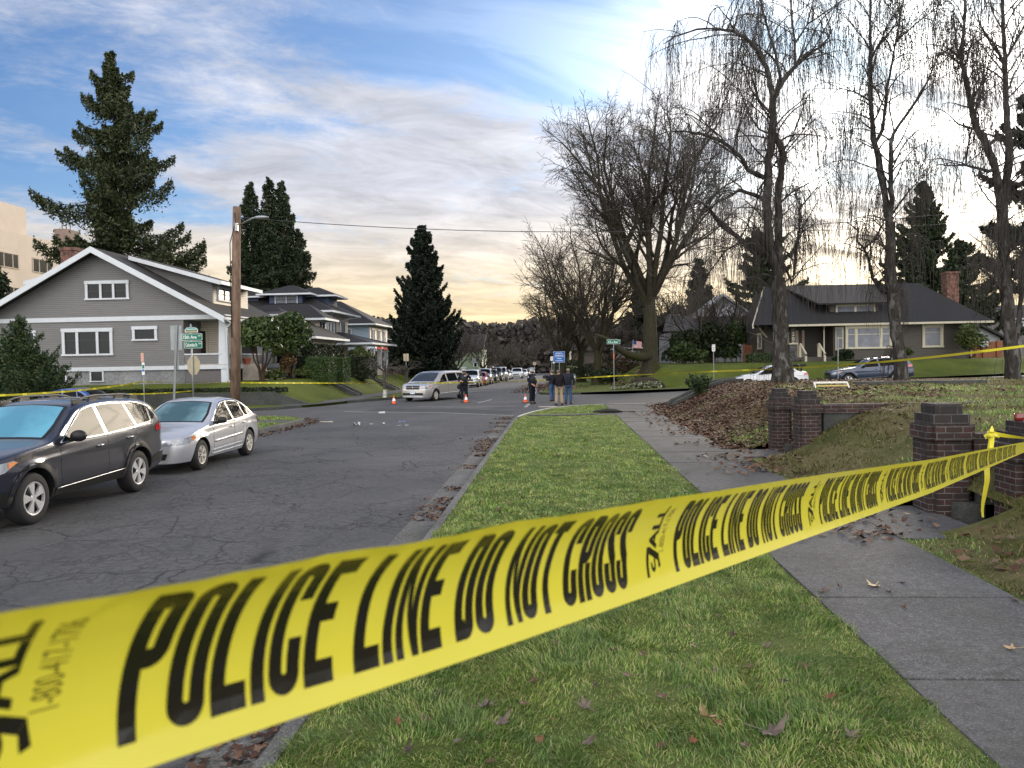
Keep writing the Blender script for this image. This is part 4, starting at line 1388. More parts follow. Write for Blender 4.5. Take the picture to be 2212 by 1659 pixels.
mb.build('crawl_shade', M_DARKIN, h1, keep=True)  # dark sheet standing in for the shade behind the lattice
f = wall_map('-y', YH + 2.14)
mb = MB()
mapbox(mb, f, px(428, 740, YH + 2), px(443, 740, YH + 2), zt1 + 0.07, zt1 + 2.05, 0.003, 0.05)
dr = mb.build('door', M_DARKIN, h1, keep=True)
mb = MB()
mapbox(mb, f, px(443, 740, YH + 2) + 0.005, px(443, 740, YH + 2) + 0.13, zt1 + 0.07, zt1 + 2.2, 0.003, 0.06)
mapbox(mb, f, px(428, 740, YH + 2) - 0.13, px(443, 740, YH + 2) + 0.13, zt1 + 2.06, zt1 + 2.2, 0.06, 0.08)
mb.build('frame', M_TRIMC, dr)
window(h1, '-y', YH, px(143), px(240), pz(190, 764.5), pz(190, 717), (0.95, 1.55, 0.95), 0.62, tw=0.17)
window(h1, '-y', YH, px(294.5), px(337), pz(315, 732.5), pz(315, 711.5), (1,), None, tw=0.15)
window(h1, '-y', YH, px(196), px(279), pz(237, 644), pz(237, 613), (1, 1, 1), 0.5, tw=0.15)
window(h1, '-y', YH, px(52), px(76), pz(70, 752), pz(70, 720), (1,), None, tw=0.13)
window(h1, '-y', YH + 0.03, px(112), px(141), pz(125, 824), pz(125, 803.5), (1,), None, tw=0.08)
window(h1, '-y', YH + 0.03, px(197), px(221), pz(210, 823), pz(210, 803), (1,), None, tw=0.08)
ov = 0.75
s_ = (zpk - zev) / (gx1 - gxp)
xe1 = px(500)
xe0 = 2 * gxp - xe1
rt = 0.12
zr = lambda x: zpk + 0.10 - s_ * abs(x - gxp)
mb = MB()
for sg, xe in ((1, xe1), (-1, xe0)):
	a, b, c, d = (gxp, YH - ov, zr(gxp)), (xe, YH - ov, zr(xe)), (xe, YB + ov, zr(xe)), (gxp, YB + ov, zr(gxp))
	mb.slab([a, b, c, d] if sg > 0 else [d, c, b, a], rt)
rf = mb.build('roof', M_ROOFB, h1, keep=True)
mb = MB()
for sg, xe in ((1, xe1), (-1, xe0)):
	hgt = 0.34
	a, b = (gxp, zr(gxp) + 0.02), (xe, zr(xe) + 0.02)
	poly = [(gxp, a[1] - hgt), (xe, b[1] - hgt), b, a]
	mb.xz(poly if sg > 0 else poly[::-1], YH - ov - 0.09, YH - ov - 0.005)
mb.build('barge_board', M_TRIM, rf)
mb = MB()
mb.box(xe1 - 0.01, xe1 + 0.11, YH - ov, YB + ov, zr(xe1) - 0.16, zr(xe1) - 0.02)
mb.tube([(xe1 + 0.05, YH - ov + 0.05, zr(xe1) - 0.16), (gx1 + 0.35, YH - 0.12, zb0 - 0.25), (gx1 + 0.10, YH - 0.12, zb0 - 0.55), (gx1 + 0.10, YH - 0.12, zb + 0.1), (gx1 + 0.35, YH - 0.14, zb)], 0.05, 6)
mb.build('gutter_pipe', M_TRIM, h1, keep=True)
YD = YH + 1.9
cx0, cx1 = px(297, 570, YD), px(459, 620, YD)
zc0, zc1 = pz(297, 560, YD), pz(459, 605, YD)
mb = MB()
mb.xz([(cx0, zr(cx0) - 0.05), (cx1, zr(cx1) - 0.05), (cx1, zc1 - 0.06), (cx0, zc0 - 0.06)], YD, YD + 0.12)
mb.build('dormer_cheek', M_GREY, h1, keep=True)
mb = MB()
mb.box(cx1 - 0.12, cx1 + 0.01, YD + 0.122, YD + 5.2, zr(cx1) - 0.1, zc1 - 0.08)
mb.build('dormer_wall', M_CREAM, h1, keep=True)
window(h1, '+x', cx1 + 0.01, YD + 0.75, YD + 3.3, zr(cx1) + 0.28, zc1 - 0.42, (1, 1, 1), 0.5, tw=0.13)
ds = (zc1 - zc0) / (cx1 - cx0)
xq = cx1 + 0.75
mb = MB()
mb.slab([(cx0 - 0.3, YD - 0.55, zc0 + 0.13 - 0.3 * ds), (xq, YD - 0.55, zc1 + 0.1 + ds * 0.75), (xq, YD + 5.7, zc1 + 0.1 + ds * 0.75), (cx0 - 0.3, YD + 5.7, zc0 + 0.13 - 0.3 * ds)], 0.10)
mb.build('dormer_roof', M_ROOFB, h1, keep=True)
mb = MB()
mb.xz([(cx0 - 0.2, zc0 - 0.10), (xq, zc1 - 0.13 + ds * 0.75), (xq, zc1 + 0.12 + ds * 0.75), (cx0 - 0.2, zc0 + 0.14)], YD - 0.62, YD - 0.555)
mb.box(xq + 0.002, xq + 0.08, YD - 0.62, YD + 5.7, zc1 - 0.10 + ds * 0.75, zc1 + 0.11 + ds * 0.75)
mb.build('dormer_fascia', M_TRIM, h1, keep=True)
mb = MB()
ax0, ax1 = px(52, 605, YD), px(124, 590, YD)
za0, za1 = pz(52, 608, YD), pz(124, 588, YD)
mb.slab([(ax0, YD, za0), (ax1, YD, za1), (ax1, YD + 4, za1), (ax0, YD + 4, za0)], 0.10)
mb.build('dormer_roof', M_ROOFB, h1, keep=True)
mb = MB()
mb.xz([(ax0, za0 - 0.22), (ax1, za1 - 0.22), (ax1, za1 + 0.01), (ax0, za0 + 0.01)], YD - 0.06, YD - 0.004)
mb.build('dormer_fascia', M_TRIM, h1, keep=True)
mb = MB()
mb.xz([(ax0 + 0.5, zr(ax0 + 0.5) - 0.1), (ax1, zr(ax1) - 0.1), (ax1, za1 - 0.12), (ax0 + 0.5, za0 + 0.02)], YD + 0.1, YD + 3.6)
mb.build('dormer_cheek', M_NAVY, h1, keep=True)
YC = YH + 4.0
mb = MB()
c0, c1 = px(131, 560, YC), px(162, 560, YC)
mb.box(c0, c1, YC, YC + 0.8, zr(c0) - 0.6, pz(146, 541, YC))
mb.box(c0 - 0.06, c1 + 0.06, YC - 0.06, YC + 0.86, pz(146, 541, YC) + 0.002, pz(146, 534, YC))
mb.build('chimney', M_BRICKC, rf)
mb = MB()
for i in range(5):
	mb.box(gx1 - 0.002 if i == 0 else gx1 + 0.34 * i, gx1 + 0.34 * (i + 1), YH + 2.2, YH + 4.3, 1.0, zt1 + 0.0 - 0.19 * i)
mb.build('front_steps', M_STEP, h1, keep=True)
pot = thing('flower_pot', 'terracotta flower pot on the pale front steps of the grey house', 'flower pot', (gx1 + 0.2, YH + 2.45, zt1 + 0.005))
MB().lathe([(0.02, 0.0), (0.15, 0.0), (0.21, 0.32), (0.235, 0.33), (0.235, 0.40), (0.20, 0.40), (0.19, 0.34), (0.02, 0.34)], 16).build('pot', mat('terracotta', (0.36, 0.10, 0.05), 0.7, var=0.15), pot, smooth=False)
# retaining wall and bed in front of it
def rpt(u, v, z):
	return G(u, v, z)
mb = MB()
we = -13.05
pl = [(-45, 0.10), (we, 0.10), (we - 0.95, 0.40), (we - 2.1, 0.80), (-45, 0.80)]
mb.xz(pl, 40.15, 40.38)
wl = tag(mb.build('retaining_wall', M_DKCONC), 'low dark concrete retaining wall holding up the corner lawn', 'retaining wall')
def boxes_hedge(name, label, loc, sx, sy, sz, rot=0.0, n=5200, col=None, leaf=0.05, group=None, tap=0.0, lump=0.025):
	"""clipped hedge: a dense shell of small leaves over a dark core"""
	root = thing(name, label, 'hedge', loc, rot, group)
	core = MB().box(-sx / 2 + 0.07, sx / 2 - 0.07, -sy / 2 + 0.07, sy / 2 - 0.07, 0.0, sz - 0.08)
	core.build('branches', M_HCORE, root)
	r = np.random.default_rng(int(abs(loc[0] * 13 + loc[1] * 7)) + n)
	ar = np.array([sx * sy, sx * sz, sx * sz, sy * sz, sy * sz])
	f = r.choice(5, n, p=ar / ar.sum())
	a, b = r.random(n) - 0.5, r.random(n)
	Pn = np.zeros((n, 3))
	Nn = np.zeros((n, 3))
	for k in range(5):
		q = f == k
		if k == 0:
			Pn[q] = np.stack([a[q] * sx, (b[q] - 0.5) * sy, np.full(q.sum(), sz)], 1)
			Nn[q] = (0, 0, 1)
		elif k < 3:
			s = -1 if k == 1 else 1
			Pn[q] = np.stack([a[q] * sx, np.full(q.sum(), s * sy / 2), b[q] * sz], 1)
			Nn[q] = (0, s, 0)
		else:
			s = -1 if k == 3 else 1
			Pn[q] = np.stack([np.full(q.sum(), s * sx / 2), a[q] * sy, b[q] * sz], 1)
			Nn[q] = (s, 0, 0)
	lumpv = (vnoise(Pn[:, 0] * 1.0 + Pn[:, 2] + 20, Pn[:, 1] + Pn[:, 2] * 0.7 + 20, 2.4) - 0.5) * 2 * lump
	Pn += Nn * (r.normal(0, 0.012, n) + lumpv)[:, None]
	if tap:
		Pn[:, :2] *= (1 - tap * (1 - Pn[:, 2:3] / sz))
	leaf_cloud('foliage', Pn, leaf, col or M_HEDGE, root, Nn, r)
	return root
def leaf_cloud(name, Pn, size, m, parent, Nn=None, r=None, elong=1.6, size_var=0.4):
	"""one small folded leaf at each point"""
	n = len(Pn)
	r = r or np.random.default_rng(n)
	d = r.normal(0, 1, (n, 3))
	if Nn is not None:
		d = d * 0.75 + Nn * 0.9
	d /= np.linalg.norm(d, axis=1, keepdims=True) + 1e-9
	t = r.normal(0, 1, (n, 3))
	t -= d * np.sum(t * d, axis=1, keepdims=True)
	t /= np.linalg.norm(t, axis=1, keepdims=True) + 1e-9
	b = np.cross(d, t)
	s = size * (1 - size_var + 2 * size_var * r.random(n))[:, None]
	V = np.stack([Pn - t * s * elong, Pn + b * s * 0.8 + d * s * 0.15, Pn + t * s * elong, Pn - b * s * 0.8 + d * s * 0.15], 1).reshape(-1, 3)
	F = np.arange(4 * n).reshape(n, 4)
	return np_mesh(name, V, F, m, parent)
M_HCORE = mat('hedge_core', (0.010, 0.013, 0.006), 0.9)
M_HEDGE = island_mat('hedge_leaf', [(0.014, 0.030, 0.010), (0.026, 0.050, 0.014), (0.042, 0.075, 0.020), (0.06, 0.095, 0.03)], 0.5, 0.1)
M_HEDGED = island_mat('dark_hedge_leaf', [(0.010, 0.018, 0.008), (0.018, 0.030, 0.011), (0.028, 0.044, 0.016)], 0.5, 0.1)
M_EVERG = island_mat('rhododendron_leaf', [(0.012, 0.026, 0.008), (0.026, 0.050, 0.012), (0.050, 0.080, 0.020), (0.08, 0.11, 0.03)], 0.4, 0.12)
M_HEDGEY = island_mat('light_hedge_leaf', [(0.03, 0.05, 0.012), (0.06, 0.085, 0.02), (0.09, 0.11, 0.03)], 0.5, 0.1)
mb_iv = boxes_hedge('hedge', 'low dark clipped hedge strip along the top of the concrete retaining wall', (-29.6, 40.7, 0.78), 30.0, 0.35, 0.22, n=9000, col=M_HEDGED, leaf=0.045)
# low cream house with a hipped roof and a side dormer
h2 = thing('cream_house', 'low cream house with a dark hipped roof and hipped side dormer behind two small trees', 'house', (-20, 53, 1.35))
YA0, YA1, XA = 52.0, 60.6, -16.5
mb = MB()
mb.box(-34, XA - 0.9, YA0 + 0.9, YA1 - 0.7, 1.2, 4.05)
mb.build('wall', M_CREAM, h2, keep=True)
mb = MB()
hip(mb, -36, XA, YA0, YA1, 4.18, 6.6)
rf2 = mb.build('roof', [M_ROOFN, M_TRIM], h2, keep=True)
mb = MB()
mb.box(-21.5, -18.3, 57.9, 60.35, 4.4, 5.62)
mb.build('dormer_wall', M_CREAM, h2, keep=True)
mb = MB()
hip(mb, -24.5, -17.4, 57.2, 60.9, 5.75, 6.95)
mb.build('dormer_roof', [M_ROOFN, M_TRIM], h2, keep=True)
window(h2, '+x', -18.3, 58.5, 59.9, 4.75, 5.5, (1, 1), None, tw=0.09)
mb = MB()
mb.box(-22.1, -20.4, 53.7, 55.5, 4.6, 5.75)
mb.build('dormer_wall', M_TRIM, h2, keep=True)
window(h2, '-y', 53.7, -21.9, -20.6, 5.15, 5.6, (1, 1), None, tw=0.09)
mb = MB()
mb.slab([(-22.9, 53.2, 5.80), (-19.6, 53.2, 5.80), (-19.9, 56.0, 6.25), (-22.9, 56.0, 6.25)], 0.10)
mb.box(-22.92, -19.58, 53.12, 53.195, 5.66, 5.82, 1)
mb.build('dormer_roof', [M_ROOFN, M_TRIM], h2, keep=True)
window(h2, '+x', XA - 0.9, 55.0, 55.8, 2.6, 3.5, (1,), None, tw=0.1)
window(h2, '+x', XA - 0.9, 58.6, 59.6, 2.2, 3.5, (1, 1), None, tw=0.1)
window(h2, '-y', YA0 + 0.9, -19.6, -18.2, 2.2, 3.6, (1, 1), 0.6, tw=0.1)
for xx in (-19.9, -17.6):
	mb = MB()
	mb.box(xx - 0.14, xx + 0.14, 52.15, 52.43, 2.16, 4.02)
	mb.build('column', M_TRIM, h2, keep=True)
mb = MB()
mb.box(-24, -20.4, 51.9, 52.0, 1.2, 2.5)
mb.build('porch_rail', M_GREY, h2, keep=True)
for a in ((57.2, 58.9), (60.2, 59.6)):
	mb = MB()
	mb.tube([(XA + 0.05, a[0], 4.05), (XA - 0.75, a[1], 3.65), (XA - 0.85, a[1], 3.4), (XA - 0.85, a[1], 1.4)], 0.055, 6)
	mb.build('gutter_pipe', M_TRIM, h2, keep=True)
# tall house behind it: cream upper floor, navy dormers, lit porch
h3 = thing('cream_house', 'tall cream house with navy blue dormers and a porch hung with coloured lights', 'house', (-22, 66, 1.3))
mb = MB()
mb.box(-27, -19.2, 62.9, 70.0, 1.0, 6.5)
mb.build('wall', M_CREAM, h3, keep=True)
mb = MB()
hip(mb, -28.2, -18.2, 61.9, 70.9, 6.66, 8.95)
rf3 = mb.build('roof', [M_ROOFN, M_TRIM], h3, keep=True)
mb = MB()
mb.box(-24.0, -21.2, 63.4, 65.6, 7.0, 8.1)
mb.build('dormer_wall', M_NAVY, h3, keep=True)
mb = MB()
hip(mb, -24.9, -20.3, 62.8, 67.0, 8.2, 9.05, 0.14)
mb.build('dormer_roof', [M_ROOFN, M_TRIM], h3, keep=True)
window(h3, '-y', 63.4, -23.45, -21.65, 7.35, 8.0, (1, 1), 0.55, tw=0.07, glassm=M_BLIND, bars=2)
mb = MB()
mb.box(-22.2, -19.5, 65.2, 67.8, 6.9, 8.05)
mb.build('dormer_wall', M_NAVY, h3, keep=True)
mb = MB()
hip(mb, -23.5, -18.7, 64.5, 68.5, 8.15, 8.98, 0.14)
mb.build('dormer_roof', [M_ROOFN, M_TRIM], h3, keep=True)
mb = MB()
mb.box(-26.9, -25.2, 64, 66, 7.0, 8.0)
mb.build('dormer_wall', M_NAVY, h3, keep=True)
mb = MB()
hip(mb, -28.4, -24.6, 63.6, 66.8, 8.1, 8.85, 0.14)
mb.build('dormer_roof', [M_ROOFN, M_TRIM], h3, keep=True)
for y0, y1 in ((63.4, 64.3), (64.8, 65.3), (65.6, 66.2), (67.6, 68.9)):
	window(h3, '+x', -19.2, y0, y1, 4.55, 5.95, (1,), 0.5, tw=0.09, glassm=M_BLIND)
mb = MB()
hip(mb, -22.5, -14.9, 61.6, 71.2, 3.95, 5.0, 0.15)
mb.build('porch_roof', [M_ROOFN, M_TRIM], h3, keep=True)
mb = MB()
mb.box(-19.15, -15.7, 62.3, 70.6, 1.0, 1.75)
mb.build('porch_floor', M_STEP, h3, keep=True)
for yy in (62.6, 65.2, 67.8, 70.3):
	mb = MB()
	mb.box(-15.95, -15.6, yy - 0.17, yy + 0.17, 1.76, 3.79)
	mb.build('column', M_TRIM, h3, keep=True)
M_XB = mat('coloured_bulb_red', (0.9, 0.1, 0.05), 0.4, emit=(1.0, 0.10, 0.06), estr=1.2)
M_XW = mat('coloured_bulb_white', (0.9, 0.9, 0.95), 0.4, emit=(0.75, 0.82, 1.0), estr=0.9)
mb = MB()
for i in range(60):
	yy = 62.4 + i * 0.138
	mb.ball((-15.62, yy, 3.66 - 0.12 * abs(math.sin(i * 0.55))), 0.022, (0 if i > 26 else 1), 6, 4)
mb.build('light_string', [M_XB, M_XW], h3, keep=True)
for a in ((62.4, 63.6), (69.8, 67.3)):
	mb = MB()
	mb.tube([(-18.25, a[0], 6.5), (-19.0, a[1], 6.1), (-19.12, a[1], 5.9), (-19.12, a[1], 4.6)], 0.055, 6)
	mb.build('gutter_pipe', M_TRIM, h3, keep=True)
# pale blue two-storey house
h4 = thing('blue_house', 'pale blue two storey house with a hipped roof, left of the tall dark conifer', 'house', (-23, 87, 1.0))
mb = MB()
mb.box(-30, -20.5, 83.5, 92.2, 0.8, 6.5)
mb.build('wall', M_BLUEW, h4, keep=True)
mb = MB()
mb.box(-20.497, -20.46, 83.51, 92.19, 0.8, 6.49)
mb.build('street_wall', M_CREAM, h4, keep=True)
mb = MB()
hip(mb, -31, -19.6, 82.6, 93.1, 6.62, 9.5)
rf4 = mb.build('roof', [M_ROOF, M_TRIM], h4, keep=True)
mb = MB()
mb.slab([(-26.4, 84.6, 7.85), (-25.0, 84.6, 7.85), (-25.0, 85.8, 8.5), (-26.4, 85.8, 8.5)], 0.05)
mb.build('skylight', M_BLIND, rf4, keep=False)
window(h4, '-y', 83.5, -23.7, -22.6, 4.2, 6.0, (1,), 0.5, tw=0.12, glassm=M_BLIND)
for y0 in (84.3, 85.0, 87.0, 87.7, 89.7, 90.4):
	window(h4, '+x', -20.46, y0, y0 + 0.5, 4.0, 6.0, (1,), 0.5, tw=0.09, glassm=M_BLIND)
mb = MB()
mb.xz([(-21.0, 3.4), (-17.6, 3.0), (-17.6, 3.2), (-20.6, 4.0)], 83.0, 92.4)
mb.build('porch_roof', M_ROOF, h4, keep=True)
mb = MB()
mb.xz([(-20.44, 1.0), (-17.9, 1.0), (-17.9, 1.5), (-20.44, 1.5)], 83.4, 92.0)
mb.build('porch_floor', M_BRICKC, h4, keep=True)
for yy in (83.6, 91.8):
	mb = MB()
	mb.box(-18.2, -17.9, yy - 0.15, yy + 0.15, 1.51, 3.05)
	mb.build('column', M_TRIM, h4, keep=True)
mb = MB()
mb.xz([(-21.2, 4.1), (-20.9, 3.9), (-17.5, 3.05), (-17.5, 3.3)], 82.86, 82.98)
mb.build('barge_board', M_TRIM, h4, keep=True)
# tan block of flats behind the grey house
h5 = thing('apartment_building', 'tan stucco apartment block with flat roof and strip windows, behind the grey house', 'building', (-64, 82, 0))
mb = MB()
mb.box(-72, -58.4, 62, 98, 0, 17.1)
mb.box(-71.9, -59.0, 62, 83.2, 17.102, 20.2)
mb.build('wall', M_STUCCO, h5, keep=True)
for k, zz in enumerate((13.2, 9.6, 6.0)):
	for y0 in (72.0, 77.6, 83.2):
		window(h5, '+x', -58.4, y0, y0 + 3.2, zz, zz + 1.5, (1, 1.3, 0.8), None, tw=0.06, trim=M_STUCCO)
mb = MB()
mb.box(-60.5, -58.9, 90.2, 92.6, 17.102, 19.2)
mb.build('roof_stack', mat('stack_concrete', (0.20, 0.15, 0.13), 0.85, var=0.2, vscale=2), h5, keep=True)
mb = MB()
for a, b in ((-60.0, 91.0), (-59.5, 91.0), (-60.0, 91.8), (-59.5, 91.8)):
	mb.cyl((a, b), 0.05, 19.202, 20.2, 6)
mb.box(-60.1, -59.4, 90.9, 91.9, 20.202, 20.26)
mb.build('chimney_cap', M_SASH, h5, keep=True)
# bungalow on the right
YR = 60.0
qx = lambda u, v=750, Y=YR: P(u, v, Y).x
qz = lambda u, v, Y=YR: P(u, v, Y).z
h6 = thing('brown_bungalow', 'taupe bungalow with a long dark roof, cream framed windows and a stone porch pier', 'house', (qx(1880), YR, 1.5))
wx0, wx1 = qx(1668), qx(2097)
zb6 = 1.35
ze6, zr6 = qz(1900, 698), P(1850, 614.5, YR + 4.6).z
xpor = qx(1800)
mb = MB()
mb.box(xpor, wx1, YR, YR + 9, zb6, ze6 - 0.05)
mb.box(wx0, xpor - 0.002, YR + 2.2, YR + 9, zb6, ze6 - 0.05)
mb.xz([(wx0, ze6 - 0.049)] + [(wx0 + 0.2, ze6 - 0.049)], YR, YR)if False else None
mb.add([(wx0, YR + 0.3, ze6 - 0.05), (wx0, YR + 9, ze6 - 0.05), (wx0, YR + 4.6, zr6 - 0.3)], [(0, 2, 1)])
mb.build('wall', M_TAUPE, h6, keep=True)
xl_e, xl_r = qx(1622), P(1652, 628, YR + 4.6).x
xr_e, xr_r = qx(2133), P(1985, 613, YR + 4.6).x
y0, y1, ym = YR - 0.8, YR + 10.0, YR + 4.6
mb = MB()
xl_b = xl_r + 1.2
mb.add([(xl_e, y0, ze6), (xr_e, y0, ze6), (xr_e, y1, ze6), (xl_b, y1, ze6), (xl_r, ym, zr6), (xr_r, ym, zr6)], [(0, 1, 5, 4), (1, 2, 5), (2, 3, 4, 5)])
mb.add([(xl_e, y0, ze6 - 0.12), (xr_e, y0, ze6 - 0.12), (xr_e, y1, ze6 - 0.12), (xl_b, y1, ze6 - 0.12), (xl_r, ym, zr6 - 0.12)], [(3, 2, 1, 0), (0, 4, 3)])
rf6 = mb.build('roof', M_ROOFN, h6, keep=True)
mb = MB()
mb.box(qx(1690), xr_e, y0 - 0.12, y0 - 0.004, ze6 - 0.16, ze6 - 0.01)
mb.slab([(xl_e, y0, ze6 + 0.03), (xl_e + 0.02, y0 - 0.03, ze6 - 0.25), (xl_r + 0.02, ym - 0.02, zr6 - 0.25), (xl_r, ym, zr6 + 0.03)], 0.10)
mb.tube([(qx(1775), YR - 0.65, ze6 - 0.1), (qx(1779), YR - 0.12, ze6 - 0.45), (qx(1779), YR - 0.1, zb6 + 0.1)], 0.05, 6)
mb.build('eaves_gutter', M_TRIMC, h6, keep=True)
mb = MB()
mb.tube([(wx1 + 0.25, YR - 0.65, ze6 - 0.1), (wx1 - 0.02, YR - 0.12, ze6 - 0.45), (wx1 - 0.02, YR - 0.1, zb6 - 0.1)], 0.05, 6)
mb.build('gutter_pipe', M_TRIMC, h6, keep=True)
mb = MB()
mb.tube([(wx0 - 0.02, YR + 1.4, ze6 - 0.9), (wx0 - 1.1, YR + 0.9, ze6 + 0.35)], 0.07, 4)
mb.build('knee_brace', M_TRIMC, h6, keep=True)
mb = MB()
cxa, cxb = P(2040, 620, YR + 3.2).x, P(2066, 620, YR + 3.2).x
zc_ = P(2050, 592, YR + 3.2).z
mb.box(cxa, cxb, YR + 2.8, YR + 3.7, ze6 + 0.6, zc_)
mb.box(cxa - 0.07, cxb + 0.07, YR + 2.73, YR + 3.77, zc_ + 0.002, zc_ + 0.16)
mb.build('chimney', M_BRICKC, rf6)
da, db = P(1805, 665, YR + 0.75).x, P(1890, 665, YR + 0.75).x
dz0, dz1 = P(1845, 676, YR + 0.75).z, P(1845, 655.5, YR + 0.75).z
mb = MB()
mb.box(da - 0.4, db + 0.2, YR + 0.75, YR + 4.2, dz0 - 0.6, dz1)
mb.build('dormer_wall', M_TAUPE, h6, keep=True)
mb = MB()
mb.slab([(da - 1.5, YR + 0.1, dz1 + 0.02), (db + 1.0, YR + 0.1, dz1 + 0.02), (db + 1.0, ym, zr6 + 0.02), (da - 3.0, ym, zr6 + 0.02)], 0.12)
mb.build('dormer_roof', M_ROOFB, h6, keep=True)
window(h6, '-y', YR + 0.75, da + 0.1, db - 0.1, dz0 + 0.05, dz1 - 0.18, (1, 1), None, trim=M_TRIMC, tw=0.10, glassm=M_BLIND)
bx0, bx1 = qx(1803), qx(1937)
bz0, bz1 = qz(1870, 751), qz(1870, 709)
mb = MB()
bd = 0.55
mb.prism([(bx0 - 0.05, YR - 0.003), (bx0 + 0.55, YR - bd), (bx1 - 0.55, YR - bd), (bx1 + 0.05, YR - 0.003)], bz0 - 0.9, ze6 - 0.17)
mb.build('bay', M_TAUPE, h6, keep=True)
window(h6, '-y', YR - bd, bx0 + 0.75, bx1 - 0.75, bz0, bz1, (0.7, 2.0, 0.7), 0.68, trim=M_TRIMC, tw=0.15, glassm=M_BLIND)
for sg, xx in ((1, bx0), (-1, bx1)):
	rot = math.atan2(-bd, 0.6) if sg > 0 else math.atan2(bd, 0.6)
	cxm = xx + sg * 0.25
	mb = MB()
	mb.obox((cxm - sg * 0.02 * 0, YR - bd / 2 - 0.04, (bz0 + bz1) / 2), (0.62, 0.05, bz1 - bz0 + 0.3), rot)
	wn = mb.build('window', M_TRIMC, h6, keep=True)
	for b0, b1 in ((bz0, bz0 + (bz1 - bz0) * 0.48), (bz0 + (bz1 - bz0) * 0.54, bz1)):
		mb = MB()
		mb.obox((cxm, YR - bd / 2 - 0.062, (b0 + b1) / 2), (0.42, 0.04, b1 - b0), rot)
		mb.build('pane', M_BLIND, wn)
window(h6, '-y', YR, qx(1997), qx(2032), qz(2015, 747.5), qz(2015, 706), (1,), 0.72, trim=M_TRIMC, tw=0.17, glassm=M_BLIND)
window(h6, '-x', wx0, YR + 3.0, YR + 4.0, 2.9, 4.0, (1,), 0.5, trim=M_TRIMC, tw=0.12, glassm=M_BLIND)
zf = qz(1740, 771.5)
mb = MB()
mb.box(wx0, xpor - 0.004, YR - 0.1, YR + 2.19, zb6, zf)
mb.build('porch_floor', M_TAUPE, h6, keep=True)
mb = MB()
for i in range(4):
	mb.box(qx(1727), qx(1768), YR - 0.12 - 0.32 * (i + 1), YR - 0.104, zb6 - 0.1, zf - 0.19 * (i + 1) + 0.02)
mb.build('front_steps', M_TAUPE, h6, keep=True)
mb = MB()
pxa, pxb = qx(1705), qx(1721)
zp1 = qz(1713, 744)
mb.box(pxa, pxb, YR - 0.12, YR + 0.5, zb6, zp1)
mb.build('stone_pier', M_STONE, h6, keep=True)
mb = MB()
mb.box(pxa - 0.06, pxb + 0.06, YR - 0.18, YR + 0.56, zp1 + 0.002, zp1 + 0.10)
mb.build('pier_cap', M_TRIMC, h6, keep=True)
mb = MB()
mb.box(pxa + 0.12, pxb - 0.08, YR - 0.02, YR + 0.36, zp1 + 0.102, ze6 - 0.13)
col = mb.build('column', M_TAUPE, h6, keep=True)
mb = MB()
mb.box(qx(1744.5), qx(1751), YR + 2.12, YR + 2.17, zf, zf + 2.0)
mb.build('door', mat('red_door', (0.10, 0.018, 0.018), 0.5), h6, keep=True)
mb = MB()
for a, b in ((1737, 1743.8), (1751.6, 1757)):
	mb.box(qx(a), qx(b), YR + 2.10, YR + 2.175, zf, zf + 2.12)
mb.build('door_frame', M_TRIMC, h6, keep=True)
window(h6, '-y', YR + 2.2, qx(1690), qx(1701), zf + 0.7, zf + 1.9, (1,), 0.5, trim=M_TRIMC, tw=0.1, glassm=M_BLIND)
window(h6, '-y', YR + 2.2, qx(1722), qx(1733), zf + 0.7, zf + 1.9, (1,), 0.5, trim=M_TRIMC, tw=0.1)
mb = MB()
for u0, u1 in ((1723, 1732),):
	pass
for xa, xb in ((qx(1722), qx(1727)), (qx(1769), qx(1775))):
	mb = MB()
	mb.box(xa, xb, YR + 0.0, YR + 0.08, zf + 0.75, zf + 0.82)
	for k in range(5):
		x = xa + (xb - xa) * (k + 0.5) / 5
		mb.box(x - 0.02, x + 0.02, YR + 0.02, YR + 0.06, zf, zf + 0.749)
	mb.build('porch_rail', M_TRIMC, h6, keep=True)
for u in (1728, 1768):
	mb = MB()
	x = qx(u)
	mb.box(x - 0.08, x + 0.08, YR - 0.1, YR + 0.06, zf, zf + 1.0)
	mb.box(x - 0.07, x + 0.07, YR - 1.45, YR - 1.31, zb6 - 0.2, zf + 0.1)
	mb.slab([(x - 0.06, YR - 0.1, zf + 1.0), (x + 0.06, YR - 0.1, zf + 1.0), (x + 0.06, YR - 1.45, zf + 0.2), (x - 0.06, YR - 1.45, zf + 0.2)], 0.07)
	mb.build('stair_rail', M_TRIMC, h6, keep=True)
for i, dg in enumerate('205'):
	bm = text_bm(dg, 0.03)
	for v in bm.verts:
		v.co = ((pxa + pxb) / 2 + 0.02 + (v.co.x - 0.5) * 0.20, YR - 0.026, ze6 - 0.85 - i * 0.38 + v.co.y * 0.30)
	o = bm_obj(bm, 'house_number', M_TRIMC, h6)
	o.matrix_parent_inverse = Matrix.Translation(h6.location).inverted()
